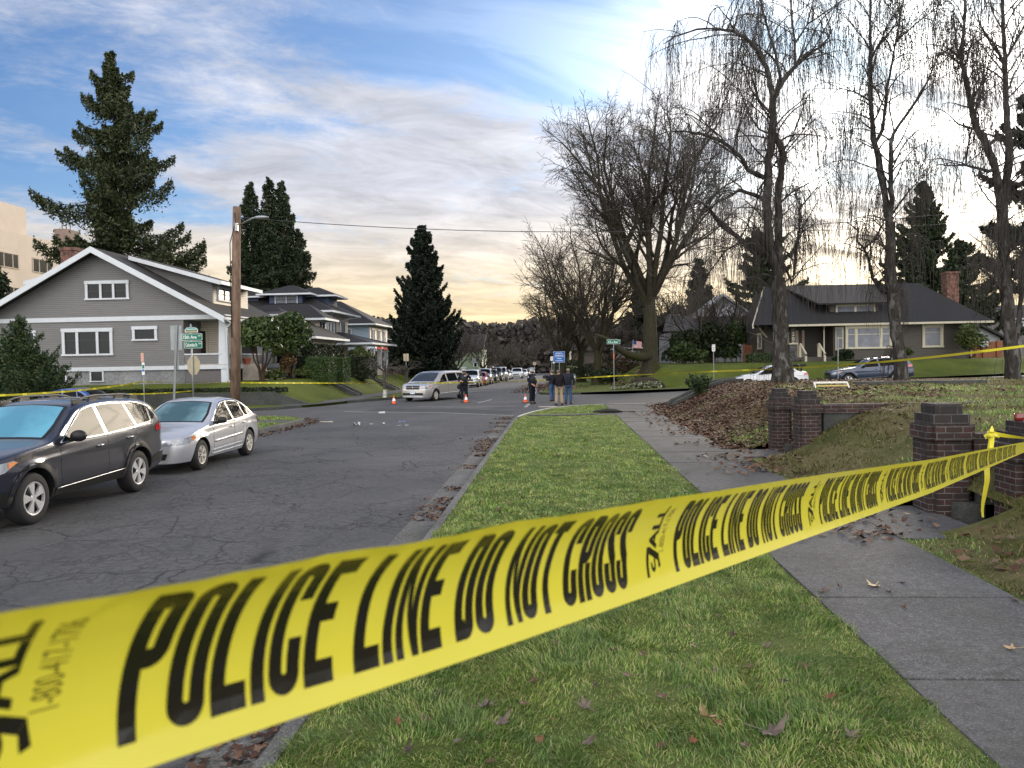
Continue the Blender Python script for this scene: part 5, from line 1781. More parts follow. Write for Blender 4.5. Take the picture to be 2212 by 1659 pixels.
# white walled house half hidden by the hedge, left of the bungalow
h7 = thing('white_house', 'white walled house under a long dark roof with a pale gable, behind the evergreen hedge', 'house', (15, 76, 1.5))
Y7 = 75.0
k7 = lambda u, v=700, Y=Y7: P(u, v, Y)
mb = MB()
mb.box(k7(1450).x, k7(1640).x, Y7, Y7 + 9, 0.8, k7(1530, 716).z)
mb.build('wall', M_WHITEW, h7, keep=True)
a, b = k7(1432, 715.5, Y7 - 0.7), k7(1660, 712, Y7 - 0.7)
c, d = P(1440, 683, Y7 + 4.5), P(1640, 680, Y7 + 4.5)
mb = MB()
mb.slab([(a.x, Y7 - 0.7, a.z), (b.x, Y7 - 0.7, a.z), (d.x, Y7 + 4.5, c.z), (c.x, Y7 + 4.5, c.z)], 0.15)
mb.slab([(c.x, Y7 + 4.5, c.z), (d.x, Y7 + 4.5, c.z), (b.x, Y7 + 9.7, a.z), (a.x, Y7 + 9.7, a.z)], 0.15)
mb.build('roof', M_ROOFB, h7, keep=True)
e0, e1, ep = P(1505, 684, Y7 + 4.0), P(1625, 684, Y7 + 4.0), P(1560, 640, Y7 + 4.0)
mb = MB()
mb.xz([(e0.x, e0.z - 0.4), (e1.x, e0.z - 0.4), (e1.x, e0.z), (ep.x, ep.z), (e0.x, e0.z)], Y7 + 4.0, Y7 + 8)
mb.build('gable_wall', M_WHITEW, h7, keep=True)
mb = MB()
for q in (e0, e1):
	xx = q.x + (0.9 if q is e1 else -0.9)
	zz = ep.z + 0.25 - (ep.z - q.z) * abs(xx - ep.x) / abs(q.x - ep.x)
	pl = [(ep.x, ep.z + 0.0), (xx, zz - 0.25), (xx, zz), (ep.x, ep.z + 0.25)]
	mb.xz(pl if q is e1 else pl[::-1], Y7 + 3.4, Y7 + 8.2)
mb.build('gable_roof', M_FOUND, h7, keep=True)
window(h7, '-y', Y7, k7(1520).x, k7(1532).x, 2.8, 3.9, (1,), 0.5, tw=0.1)
lamp = thing('porch_lamp', 'glowing warm porch lamp above the dark bushes by the white house', 'lamp', tuple(P(1476, 747, 71.5)))
MB().ball((0, 0, 0), (0.16, 0.16, 0.2), 0, 10, 8).build('bulb', M_LAMPW, lamp, smooth=True)
MB().lathe([(0.02, 0.34), (0.2, 0.22), (0.2, 0.19), (0.02, 0.2)], 10).build('hood', M_SASH, lamp)
MB().tube([(0, 0, 0.3), (0, 0.4, 0.42), (0, 3.4, 0.42)], 0.03, 5).build('bracket', M_SASH, lamp)
# dark house at the far end of the street, green one on its left
h8 = thing('dark_house', 'dark timber house with a steep roof closing the far end of the street', 'house', (2, 205, -1.2))
Y8 = 200.0
k8 = lambda u, v=700, Y=Y8: P(u, v, Y)
mb = MB()
mb.box(k8(1195).x, k8(1300).x, Y8, Y8 + 9, -1.4, k8(1240, 752).z)
mb.box(k8(1205).x, k8(1290).x, Y8 + 2, Y8 + 8, k8(1240, 752).z, k8(1240, 715).z)
mb.build('wall', mat('brown_boards', (0.05, 0.042, 0.040), 0.8, var=0.2), h8, keep=True)
mb = MB()
z0_, z1_ = k8(1240, 756).z, k8(1240, 741).z
mb.slab([(k8(1185).x, Y8 - 1.5, z0_), (k8(1310).x, Y8 - 1.5, z0_), (k8(1305).x, Y8 + 3, z1_), (k8(1190).x, Y8 + 3, z1_)], 0.3)
z2_, z3_ = k8(1240, 722).z, k8(1240, 692).z
mb.slab([(k8(1195).x, Y8 + 1.2, z2_), (k8(1300).x, Y8 + 1.2, z2_), (k8(1296).x, Y8 + 6, z3_), (k8(1199).x, Y8 + 6, z3_)], 0.3)
mb.build('roof', M_ROOFB, h8, keep=True)
window(h8, '-y', Y8 + 2, k8(1227).x, k8(1242).x, k8(1240, 737).z, k8(1240, 727).z, (1, 1, 1), None, tw=0.25)
mb = MB()
for u in (1216, 1231, 1256):
	x = k8(u).x
	mb.box(x - 0.25, x + 0.25, Y8 - 1.2, Y8 - 0.8, -1.4, k8(1240, 757).z)
mb.build('porch_post', M_TRIMC, h8, keep=True)
mb = MB()
mb.box(k8(1240).x, k8(1250).x, Y8 - 0.06, Y8 - 0.003, -0.6, k8(1240, 763).z)
mb.build('door', mat('brown_door', (0.09, 0.05, 0.04), 0.6), h8, keep=True)
mb = MB()
mb.box(k8(1243).x, k8(1252).x, Y8 - 3, Y8 - 0.1, -1.5, -0.62)
mb.build('front_steps', M_FOUND, h8, keep=True)
h9 = thing('green_house', 'small pale green house wall behind the first parked white car', 'house', (-18, 116, 0))
Y9 = 114.0
mb = MB()
mb.box(P(1000, 780, Y9).x - 5, P(1041, 780, Y9).x, Y9, Y9 + 8, -0.4, P(1030, 772, Y9).z + 1.2)
mb.build('wall', siding('green_siding', (0.19, 0.26, 0.17), 0.14), h9, keep=True)
mb = MB()
za = P(1030, 772, Y9).z + 1.2
mb.slab([(P(1000, 780, Y9).x - 6, Y9 - 0.6, za), (P(1046, 780, Y9).x, Y9 - 0.6, za), (P(1046, 780, Y9).x, Y9 + 4, za + 2.4), (P(1000, 780, Y9).x - 6, Y9 + 4, za + 2.4)], 0.2)
mb.build('roof', M_ROOFB, h9, keep=True)
window(h9, '-y', Y9, P(1024, 790, Y9).x, P(1030, 790, Y9).x, P(1024, 792, Y9).z, P(1024, 784, Y9).z, (1,), None, tw=0.1)
# garage, fence and far roofs on the right
h10 = thing('garage', 'small white garage with a dark gable, behind the cedar fence right of the bungalow', 'garage', (36, 70, 1.2))
Y10 = 70.0
t = lambda u, v=720: P(u, v, Y10)
mb = MB()
ga, gb, gp = t(2080).x, t(2160).x, t(2112).x
mb.xz([(ga, 1.0), (gb, 1.0), (gb, t(2150, 727).z), (gp, t(2112, 703).z), (ga, t(2090, 716).z)], Y10, Y10 + 6)
mb.build('wall', M_WHITEW, h10, keep=True)
mb = MB()
zp_, zq_ = t(2112, 699).z, t(2180, 731).z
mb.slab([(gp, Y10 - 0.5, zp_), (t(2175).x, Y10 - 0.5, zq_), (t(2175).x, Y10 + 6.5, zq_), (gp, Y10 + 6.5, zp_)], 0.18)
mb.slab([(ga - 1.0, Y10 - 0.5, zp_ - 1.2), (gp, Y10 - 0.5, zp_), (gp, Y10 + 6.5, zp_), (ga - 1.0, Y10 + 6.5, zp_ - 1.2)], 0.18)
mb.build('roof', M_ROOF, h10, keep=True)
YF = 63.0
fe = thing('wooden_fence', 'reddish cedar board fence between the bungalow and the garage', 'fence', (33, YF, 1.3))
t = lambda u, v=760: P(u, v, YF)
mb = MB()
x = t(2098).x
i = 0
while x < t(2165).x:
	mb.box(x, x + 0.135, YF - 0.01 * (i % 2), YF + 0.025, 1.2, t(2130, 738).z + 0.02 * math.sin(i * 1.7))
	x += 0.142
	i += 1
mb.build('boards', M_WOODF, fe, keep=True)
for u in (2105, 2122, 2152):
	mb = MB()
	mb.box(t(u).x, t(u).x + 0.13, YF - 0.10, YF - 0.02, 1.2, t(2130, 735).z)
	mb.build('post', M_WOODF, fe, keep=True)
sg = thing('paper_notice', 'white paper notice fixed to the top of the cedar fence', 'notice', (t(2124).x, YF - 0.12, t(2124, 741).z))
MB().box(-0.33, 0.33, 0, 0.012, -0.28, 0.22).build('sheet', M_TRIM, sg)
MB().box(-0.06, 0.06, -0.004, -0.001, -0.06, 0.06).build('print', mat('notice_red', (0.35, 0.12, 0.10), 0.6), sg)
fe2 = thing('wooden_fence', 'short dark cedar fence between the hedge and the bungalow', 'fence', (16, 67, 1.3))
mb = MB()
x = P(1605, 760, 66).x
while x < P(1662, 760, 66).x:
	mb.box(x, x + 0.135, 66, 66.03, 1.2, P(1630, 745, 66).z)
	x += 0.142
mb.build('boards', M_WOODF, fe2, keep=True)
mb = MB()
for u in (1606, 1632, 1660):
	mb.box(P(u, 760, 66).x, P(u, 760, 66).x + 0.12, 65.9, 65.99, 1.2, P(1630, 745, 66).z + 0.1)
mb.build('posts', M_WOODF, fe2, keep=True)
def far_house(label, x0, x1, y, zb_, ze, zr_, wallm, name='house_beyond', roofm=None):
	h = thing('house', label, 'house', ((x0 + x1) / 2, y, zb_))
	MB().box(x0 + 0.5, x1 - 0.5, y + 0.5, y + 8.5, zb_, ze).build('wall', wallm, h, keep=True)
	mb = MB()
	hip(mb, x0, x1, y, y + 9, ze + 0.1, zr_)
	mb.build('roof', [roofm or M_ROOFB, M_TRIM], h, keep=True)
	window(h, '-y', y + 0.5, (x0 * 0.6 + x1 * 0.4), (x0 * 0.45 + x1 * 0.55), ze - 1.6, ze - 0.4, (1, 1), None, tw=0.12)
	return h
M_FARW = mat('far_wall', (0.16, 0.15, 0.16), 0.8, var=0.1)
far_house('grey house roof far behind the right hand garage', P(2150, 700, 95).x - 3, P(2200, 700, 95).x + 8, 95, 1, P(2150, 690, 95).z, P(2150, 655, 95).z, M_FARW)
far_house('reddish brown house far behind the pale gable of the white house', P(1440, 700, 120).x, P(1500, 700, 120).x, 120, 1, P(1470, 680, 120).z, P(1470, 655, 120).z, M_FARW)
far_house('dark gabled house behind the flag and the mossy tree trunk', P(1330, 740, 92).x, P(1420, 740, 92).x, 92, 0.5, P(1380, 752, 92).z, P(1380, 735, 92).z, M_FARW)
far_house('dark house hidden behind the tall conifer beside the pale blue house', -29, -17.5, 103, 0.2, 5.5, 8.3, M_FARW)
# cars
def pchip(pts):
	xs = np.array([p[0] for p in pts], float)
	ys = np.array([p[1] for p in pts], float)
	h = np.diff(xs)
	d = np.diff(ys) / h
	m = np.zeros(len(xs))
	for i in range(1, len(xs) - 1):
		if d[i - 1] * d[i] > 0:
			w1, w2 = 2 * h[i] + h[i - 1], h[i] + 2 * h[i - 1]
			m[i] = (w1 + w2) / (w1 / d[i - 1] + w2 / d[i])
	m[0], m[-1] = d[0], d[-1]
	def f(x):
		x = min(max(x, xs[0]), xs[-1])
		i = min(int(np.searchsorted(xs, x, side='right')) - 1, len(xs) - 2)
		i = max(i, 0)
		t = (x - xs[i]) / h[i]
		return float((2 * t**3 - 3 * t**2 + 1) * ys[i] + (t**3 - 2 * t**2 + t) * h[i] * m[i] + (-2 * t**3 + 3 * t**2) * ys[i + 1] + (t**3 - t**2) * h[i] * m[i + 1])
	return f
M_TYRE = mat('tyre_rubber', (0.012, 0.012, 0.013), 0.75, bump=0.2, bscale=60)
M_ALLOY = mat('alloy', (0.66, 0.67, 0.69), 0.32, 0.6)
M_ALLOYW = mat('hubcap', (0.60, 0.58, 0.53), 0.4, 0.3)
M_RIMDK = mat('rim_dark', (0.02, 0.02, 0.022), 0.5)
M_PLAS = mat('black_plastic', (0.013, 0.013, 0.014), 0.5, spec=0.35)
M_CGLASS = mat('car_glass', (0.008, 0.010, 0.012), 0.05, spec=0.045, coat=0.0)
M_CHROME = mat('chrome', (0.34, 0.35, 0.37), 0.28, 1.0)
M_HLAMP = mat('headlamp_lens', (0.26, 0.29, 0.33), 0.08, 0.1, spec=0.9, coat=1.0, var=0.4, vscale=9)
M_AMBER = mat('amber_lens', (0.72, 0.22, 0.05), 0.12, spec=0.8, coat=1.0)
M_TAIL = mat('tail_lens', (0.50, 0.012, 0.015), 0.12, spec=0.8, coat=1.0)
M_PLATE = mat('number_plate', (0.55, 0.62, 0.70), 0.4, var=0.3, vscale=25)
def paint(name, col, metal=0.35, rough=0.32, flake=0.10):
	m = mat(name, col, rough, metal, spec=0.6, coat=1.0)
	return m
class CarBody:
	def __init__(s, sp):
		s.sp = sp
		s.zt = pchip(sp['top'])
		s.belt = pchip(sp['belt'])
		s.W = pchip(sp['plan'])
		s.tum = sp.get('tumble', 0.36)
		s.L = sp['L']
		s.base = sp.get('base', 0.26)
		s.zs = sp.get('zs', 0.58)
	def zlo(s, x):
		sp = s.sp
		b = s.base + sp.get('nose', 0.0) * (1 - sst(0, 0.7, x)) + sp.get('tail', 0.10) * sst(s.L - 0.75, s.L, x)
		for xc in (sp['xf'], sp['xr']):
			R_ = sp['r'] + sp.get('gap', 0.065)
			d = abs(x - xc)
			if d < R_:
				b = max(b, sp['r'] + math.sqrt(max(0, R_ * R_ - d * d)))
		return b
	def y(s, x, z):
		w_, be = s.W(x), s.belt(x)
		if z < s.zs:
			q = (s.zs - z) / (s.zs - s.base)
			k = w_ * (1 - 0.085 * q ** 2.2)
		elif z < be:
			q = (z - s.zs) / max(0.05, be - s.zs)
			k = w_ * (1 - 0.025 * q * q) + 0.010 * math.exp(-((z - (be - 0.16)) / 0.035) ** 2)
		else:
			k = w_ * 0.975 - (z - be) * s.tum
		for xc in (s.sp['xf'], s.sp['xr']):
			R_ = s.sp['r'] + 0.065
			d = math.hypot(x - xc, z - s.sp['r'])
			k += s.sp.get('flare', 0.018) * math.exp(-((d - R_ - 0.02) / 0.07) ** 2) * (1 if z < be else 0)
		return k
	def section(s, x, nl, nu, ntop):
		zlo, zt, be = s.zlo(x), s.zt(x), s.belt(x)
		over = max(0.0, zt - be)
		r = min(0.05 + 0.20 * over, 0.13) if zt > be else 0.05
		r = min(r, max(0.02, (zt - zlo) * 0.3))
		ze = zt - r
		zm = min(s.sp['r'] * 2 + 0.10, ze - 0.04)
		zm = max(zm, zlo + 0.02)
		if ze < zm + 0.01:
			ze = zm + 0.01
		ye = s.y(x, ze)
		pts = [(0.0, zlo), (s.y(x, zlo) * 0.86, zlo)]
		for i in range(nl):
			z = zlo + (zm - zlo) * i / nl
			pts.append((s.y(x, z), z))
		for i in range(nu + 1):
			z = zm + (ze - zm) * i / nu
			pts.append((s.y(x, z), z))
		for i in range(1, ntop + 1):
			q = (PI / 2) * i / ntop
			e = 0.62
			pts.append((ye * abs(math.cos(q)) ** e if i < ntop else 0.0, ze + (zt - ze) * abs(math.sin(q)) ** e))
		return pts
	def mesh(s, nst=70, nl=6, nu=10, ntop=10):
		sp = s.sp
		xs = set(round(s.L * (i / nst), 4) for i in range(nst + 1))
		for q in (0.008, 0.02, 0.04, 0.07, 0.11):
			xs.add(q)
			xs.add(s.L - q)
		R_ = sp['r'] + 0.065
		for xc in (sp['xf'], sp['xr']):
			xs = set(x for x in xs if abs(abs(x - xc) - R_) > 0.012)
			for k in range(0, 13):
				a = PI * k / 12
				xs.add(round(xc + R_ * math.cos(a) * 0.9999, 4))
			xs.add(xc + R_ + 0.004)
			xs.add(xc - R_ - 0.004)
		xs = sorted(xs)
		mb = MB()
		secs = [s.section(x, nl, nu, ntop) for x in xs]
		n = len(secs[0])
		ring = 2 * n - 2
		for x, sec in zip(xs, secs):
			full = [(x, y, z) for y, z in sec] + [(x, -y, z) for y, z in sec[-2:0:-1]]
			mb.v.extend(full)
		for i in range(len(xs) - 1):
			for k in range(ring):
				k2 = (k + 1) % ring
				m = 1 if k in (0, 1) or k in (ring - 1, ring - 2) else 0
				mb.f.append((i * ring + k, i * ring + k2, (i + 1) * ring + k2, (i + 1) * ring + k))
				mb.mi.append(m)
		mb.f.append(tuple(range(ring - 1, -1, -1)))
		mb.mi.append(0)
		o = (len(xs) - 1) * ring
		mb.f.append(tuple(range(o, o + ring)))
		mb.mi.append(0)
		return mb
def dens(poly, h):
	out = []
	n = len(poly)
	for i in range(n):
		a, b = Vector(poly[i]), Vector(poly[(i + 1) % n])
		k = max(1, int((b - a).length / h))
		out += [tuple(a.lerp(b, j / k)) for j in range(k)]
	return out
class Car:
	def __init__(s, sp, label, cat, loc, rotz, paintm, group=None, name='parked_car', hi=True, scale=(1, 1, 1)):
		s.sp = sp
		s.b = CarBody(sp)
		s.hi = hi
		mb = s.b.mesh(78 if hi else 36, 6 if hi else 4, 10 if hi else 6, 10 if hi else 6)
		s.mid = (sp['xf'] + sp['xr']) / 2
		s.root = thing(name, label, cat, loc, rotz, group)
		s.root.scale = scale
		s.bvh = BVHTree.FromPolygons([Vector(v) for v in mb.v], mb.f)
		mb.v = [(x - s.mid, y, z) for x, y, z in mb.v]
		s.body = mb.build('body', [paintm, M_PLAS], s.root, smooth=True)
		md = s.body.modifiers.new('edge', 'EDGE_SPLIT')
		md.split_angle = R(38)
	def hit(s, o, d):
		h = s.bvh.ray_cast(Vector(o), Vector(d).normalized())
		return h
	def _proj(s, kind, a, b, off, sg=1):
		if kind == 'side':
			o, d = (a, sg * 3, b), (0, -sg, 0)
		elif kind == 'front':
			o, d = (-3, a, b), (1, 0, 0)
		elif kind == 'rear':
			o, d = (s.b.L + 3, a, b), (-1, 0, 0)
		else:
			o, d = (a, b, 4), (0, 0, -1)
		h = s.hit(o, d)
		if h[0] is None:
			nn = s.bvh.find_nearest(Vector(o) + Vector(d) * 2.2)
			p, nr = nn[0], nn[1]
		else:
			p, nr = h[0], h[1]
		dv = Vector(d)
		if nr.dot(dv) > 0:
			nr = -nr
		nn = (nr * 0.6 - dv * 0.4).normalized()
		q = p + nn * off
		return Vector((q.x - s.mid, q.y, q.z))
	def decal_into(s, mb, kind, poly, off=0.006, sg=1, h=0.09, m=0):
		if not s.hi:
			h = h * 1.8
		P2 = dens(poly, h)
		n = len(P2)
		xs, ys = [p[0] for p in P2], [p[1] for p in P2]
		inner = []
		gx_ = np.arange(min(xs), max(xs), h)
		gy_ = np.arange(min(ys), max(ys), h)
		for x in gx_[1:]:
			for y in gy_[1:]:
				inner.append((x, y))
		pts = [Vector(p) for p in P2 + inner]
		res = delaunay_2d_cdt(pts, [(i, (i + 1) % n) for i in range(n)], [list(range(n))], 1, 1e-5)
		vs = [s._proj(kind, v[0], v[1], off, sg) for v in res[0]]
		fs = []
		for f in res[2]:
			fs.append(tuple(f))
		mb.add(vs, fs, m)
		return mb
	def decal(s, name, kind, poly, m, off=0.006, both=False, parent=None, h=0.09, smooth=True):
		out = []
		for sg in ((1, -1) if both else (1,)):
			mb = MB()
			pl = poly
			s.decal_into(mb, kind, pl, off, sg, h)
			o = mb.build(name, m, parent or s.root, smooth=smooth)
			out.append(o)
		return out
	def line_into(s, mb, kind, pts, r, off=0.0, sg=1, sides=5, close=False):
		pl = []
		q = list(pts) + ([pts[0]] if close else [])
		for a, b in zip(q[:-1], q[1:]):
			k = max(1, int(math.hypot(a[0] - b[0], a[1] - b[1]) / 0.07))
			pl += [(a[0] + (b[0] - a[0]) * i / k, a[1] + (b[1] - a[1]) * i / k) for i in range(k)]
		pl.append(q[-1])
		mb.tube([s._proj(kind, a, b, off, sg) for a, b in pl], r, sides)
	def lines(s, name, kind, plist, r, m, off=0.0, both=True, parent=None):
		for sg in ((1, -1) if both else (1,)):
			for pts in plist:
				mb = MB()
				s.line_into(mb, kind, pts, r, off, sg)
				mb.build(name, m, parent or s.root, smooth=True)
	def wheels(s, style='five', rimr=0.225, wid=0.21, rimm=None):
		sp = s.sp
		r = sp['r']
		rimm = rimm or M_ALLOY
		proto = None
		for xc in (sp['xf'], sp['xr']):
			for sg in (1, -1):
				yw = s.b.W(xc) - 0.02
				if proto is None:
					n = 40 if s.hi else 18
					T = MB()
					pr = [(rimr, 0.0), (rimr + 0.012, -0.012), (r - 0.035, -0.012), (r - 0.010, 0.008), (r, 0.035), (r, wid - 0.035), (r - 0.01, wid), (rimr, wid), (rimr * 0.9, wid - 0.05), (0.02, wid - 0.06)]
					T.lathe(pr, n)
					Rm = MB()
					Rm.lathe([(rimr, 0.0), (rimr - 0.004, -0.010), (rimr - 0.022, -0.006), (rimr - 0.028, 0.03)], n)
					Rm.lathe([(rimr - 0.026, 0.055), (0.0, 0.06)], n, 1)
					Rm.lathe([(0.0, -0.004), (0.045, -0.006), (0.06, 0.012)], 16)
					ns = {'five': 5, 'six': 6, 'seven': 7}[style]
					for k in range(ns):
						a0 = 2 * PI * k / ns + 0.3
						for dd, ww in (((-0.16, 0.022), (0.16, 0.022)) if style == 'five' else ((0, 0.040),)) if style != 'six' else ((-0.10, 0.020), (0.10, 0.020)):
							a = a0 + dd
							c, si = math.cos(a), math.sin(a)
							ca, sa_ = math.cos(a0), math.sin(a0)
							i0, o0 = 0.045, rimr - 0.02
							wv = (-si, c)
							pin = (ca * i0, sa_ * i0)
							pout = (c * o0, si * o0)
							v = []
							for (p, w2, zz) in ((pin, ww * 0.8, -0.004), (pout, ww * (1.5 if style == 'five' else 1.15), -0.004)):
								for zq in (zz, zz + 0.03):
									v += [(p[0] - wv[0] * w2, p[1] - wv[1] * w2, zq), (p[0] + wv[0] * w2, p[1] + wv[1] * w2, zq)]
							Rm.add(v, [(0, 4, 5, 1), (0, 2, 6, 4), (1, 5, 7, 3), (2, 3, 7, 6)])
					Rm.v = [(a, b, c) for a, b, c in Rm.v]
					T.v = [(a, -c, b) for a, b, c in T.v]
					Rm.v = [(a, -c, b) for a, b, c in Rm.v]
					t = T.build('wheel', M_TYRE, s.root, smooth=True)
					t.modifiers.new('edge', 'EDGE_SPLIT').split_angle = R(40)
					q = Rm.build('rim', [rimm, M_RIMDK], t)
					proto = (t, q)
				else:
					t = proto[0].copy()
					C.objects.link(t)
					t.parent = s.root
					q = proto[1].copy()
					C.objects.link(q)
					q.parent = t
				t.location = (xc - s.mid, sg * yw, r)
				t.rotation_euler = (0, (xc * 1.3) % 1.0, 0 if sg > 0 else PI)
	def mirror(s, x, z, m, m2=None, size=(0.07, 0.12, 0.085)):
		for sg in (1, -1):
			y0 = s.b.y(x, z)
			mb = MB()
			mb.ball((x - s.mid + 0.02, sg * (y0 + 0.14), z + 0.05), size, 0, 12, 8)
			mb.tube([(x - s.mid + 0.03, sg * (y0 - 0.03), z - 0.01), (x - s.mid + 0.02, sg * (y0 + 0.10), z + 0.01)], [0.045, 0.03], 6)
			mb.build('mirror', m, s.root, smooth=True)
	def handles(s, pts, m, ln=0.18):
		for sg in (1, -1):
			for (x, z) in pts:
				mb = MB()
				pl = []
				for k in range(7):
					t = k / 6
					p = s._proj('side', x - ln / 2 + ln * t, z, 0.004 + 0.028 * math.sin(PI * t) ** 0.5, sg)
					pl.append(p)
				mb.tube(pl, [0.012] + [0.017] * 5 + [0.012], 6)
				mb.build('door_handle', m, s.root, smooth=True)
def place_front(xc, yc, rot=PI / 2):
	return (xc, yc, 0.0), rot
# near wagon with dark lower cladding
WAG = dict(L=4.80, xf=0.93, xr=3.675, r=0.348, base=0.30, zs=0.62, tumble=0.37, flare=0.022,
		   top=[(0, 0.66), (0.02, 0.80), (0.10, 0.885), (0.35, 0.96), (0.8, 1.03), (1.30, 1.085), (1.42, 1.11), (1.85, 1.365), (2.18, 1.535), (2.5, 1.60), (3.1, 1.625), (3.8, 1.60), (4.25, 1.54), (4.45, 1.46), (4.66, 1.15), (4.76, 0.98), (4.80, 0.70)],
		   belt=[(0, 0.74), (0.35, 0.88), (1.3, 1.00), (2.6, 1.035), (4.0, 1.11), (4.8, 1.10)],
		   plan=[(0, 0.60), (0.04, 0.68), (0.14, 0.77), (0.35, 0.855), (0.7, 0.905), (1.2, 0.915), (2.6, 0.92), (3.9, 0.91), (4.4, 0.87), (4.68, 0.80), (4.80, 0.72)])
def wagon(label, loc, rot, pm, hi=True, rails=True, wind=None, group=None, scale=(1, 1, 1), clad=True, name='parked_car'):
	c = Car(WAG, label, 'car', loc, rot, pm, group, name, hi, scale)
	gl = M_CGLASS
	W1 = [(1.62, 1.05), (2.32, 1.455), (2.50, 1.49), (2.62, 1.50), (2.70, 1.065)]
	W2 = [(2.80, 1.07), (2.72, 1.505), (3.10, 1.515), (3.45, 1.505), (3.62, 1.11)]
	W3 = [(3.70, 1.12), (3.53, 1.50), (3.85, 1.475), (4.15, 1.41), (4.36, 1.27), (4.40, 1.21), (4.30, 1.18)]
	for w_ in (W1, W2, W3):
		c.decal('side_window', 'side', w_, gl, 0.004, both=True)
	ws = [(1.46, -0.66), (1.46, 0.66), (1.75, 0.655), (2.14, 0.57), (2.20, 0.0), (2.14, -0.57), (1.75, -0.655)]
	c.decal('windscreen', 'top', [(1.42, -0.70), (1.42, 0.70), (1.75, 0.70), (2.20, 0.60), (2.24, 0.0), (2.20, -0.60), (1.75, -0.70)], M_PLAS, 0.003)
	sc = c.decal('screen_glass', 'top', ws, wind or gl, 0.007)
	c.decal('rear_window', 'rear', [(-0.60, 1.12), (0.60, 1.12), (0.52, 1.45), (-0.52, 1.45)], gl, 0.006)
	out = [(1.56, 1.03), (2.30, 1.475), (2.48, 1.51), (2.75, 1.53), (3.15, 1.54), (3.6, 1.52), (3.95, 1.475), (4.2, 1.415), (4.42, 1.27), (4.46, 1.20), (4.36, 1.155), (3.6, 1.085), (2.7, 1.045)]
	if hi:
		c.lines('window_trim', 'side', [out + [out[0]]], 0.011, M_CHROME, 0.006)
		c.lines('door_seam', 'side', [[(1.55, 1.03), (1.52, 0.60), (1.60, 0.36)], [(2.76, 1.05), (2.74, 0.5), (2.74, 0.36)], [(3.64, 1.09), (3.58, 0.86), (3.35, 0.60), (3.30, 0.36)], [(0.42, 0.86), (0.9, 0.965), (1.40, 1.03)]], 0.004, M_PLAS, 0.0)
	if clad:
		for sg in (1, -1):
			mb = MB()
			for xc in (0.93, 3.675):
				R0, R1 = 0.413, 0.485
				pl = [(xc + R0 * math.cos(PI * k / 14 - 0.06 + 0.12 * 0), 0.348 + R0 * math.sin(PI * k / 14)) for k in range(15)] + [(xc + R1 * math.cos(PI - PI * k / 14), 0.348 + R1 * math.sin(PI * k / 14)) for k in range(15)]
				c.decal_into(mb, 'side', pl, 0.010, sg, 0.08)
			c.decal_into(mb, 'side', [(1.40, 0.305), (3.20, 0.305), (3.20, 0.47), (1.40, 0.42)], 0.012, sg)
			c.decal_into(mb, 'side', [(4.15, 0.42), (4.70, 0.46), (4.72, 0.60), (4.17, 0.55)], 0.010, sg)
			c.decal_into(mb, 'side', [(0.10, 0.32), (0.45, 0.32), (0.45, 0.50), (0.12, 0.52)], 0.010, sg)
			mb.build('lower_cladding', M_PLAS, c.root, smooth=True)
		c.lines('sill_trim', 'side', [[(1.45, 0.405), (3.2, 0.455)], [(4.42, 0.60), (4.70, 0.63)]], 0.010, M_CHROME, 0.012)
	for sg in (1, -1):
		mb = MB()
		c.decal_into(mb, 'side', [(0.10, 0.70), (0.40, 0.76), (0.62, 0.87), (0.56, 0.90), (0.30, 0.87), (0.12, 0.82)], 0.009, sg, 0.06)
		c.decal_into(mb, 'front', [(sg * 0.46, 0.70), (sg * 0.70, 0.69), (sg * 0.74, 0.82), (sg * 0.50, 0.79)], 0.010, sg, 0.06)
		hl = mb.build('headlight', M_HLAMP, c.root, smooth=True)
		mb = MB()
		c.decal_into(mb, 'side', [(0.46, 0.80), (0.62, 0.87), (0.55, 0.888), (0.47, 0.875)], 0.013, sg, 0.06)
		mb.build('indicator', M_AMBER, hl, smooth=True)
		mb = MB()
		c.decal_into(mb, 'side', [(4.32, 0.98), (4.62, 0.97), (4.70, 1.06), (4.66, 1.13), (4.34, 1.06)], 0.010, sg, 0.06)
		c.decal_into(mb, 'rear', [(sg * 0.45, 0.95), (sg * 0.74, 0.95), (sg * 0.74, 1.10), (sg * 0.48, 1.06)], 0.010, sg, 0.06)
		mb.build('tail_light', M_TAIL, c.root, smooth=True)
	c.decal('grille', 'front', [(-0.40, 0.62), (0.40, 0.62), (0.44, 0.78), (-0.44, 0.78)], M_PLAS, 0.010)
	c.decal('lower_intake', 'front', [(-0.55, 0.36), (0.55, 0.36), (0.50, 0.50), (-0.50, 0.50)], M_PLAS, 0.010)
	c.mirror(1.78, 1.06, M_PLAS, size=(0.09, 0.125, 0.085))
	if hi:
		c.handles([(2.52, 0.90), (3.40, 0.945)], M_CHROME if pm.name.startswith('dark') else pm)
	if rails:
		for sg in (1, -1):
			mb = MB()
			yy = sg * 0.60
			zt = lambda x: c._proj('top', x, yy, 0.0).z
			pts = [(2.32, 0.0), (2.46, 0.03), (2.62, 0.055), (2.85, 0.062), (3.7, 0.062), (3.98, 0.055), (4.12, 0.03), (4.2, 0.0)]
			mb.tube([(x - c.mid, yy, zt(x) + d) for x, d in pts], [0.018, 0.022, 0.02, 0.019, 0.019, 0.02, 0.022, 0.018], 8)
			for x in (2.42, 2.86, 3.6, 4.05):
				mb.obox((x - c.mid, yy, zt(x) + 0.02), (0.24, 0.04, 0.06))
			mb.build('roof_rail', mat('rail_plastic', (0.030, 0.029, 0.028), 0.5), c.root, smooth=False)
	c.wheels('five', 0.228, 0.22)
	return c
M_P_DARK = paint('dark_slate_paint', (0.022, 0.026, 0.046), 0.55, 0.28)
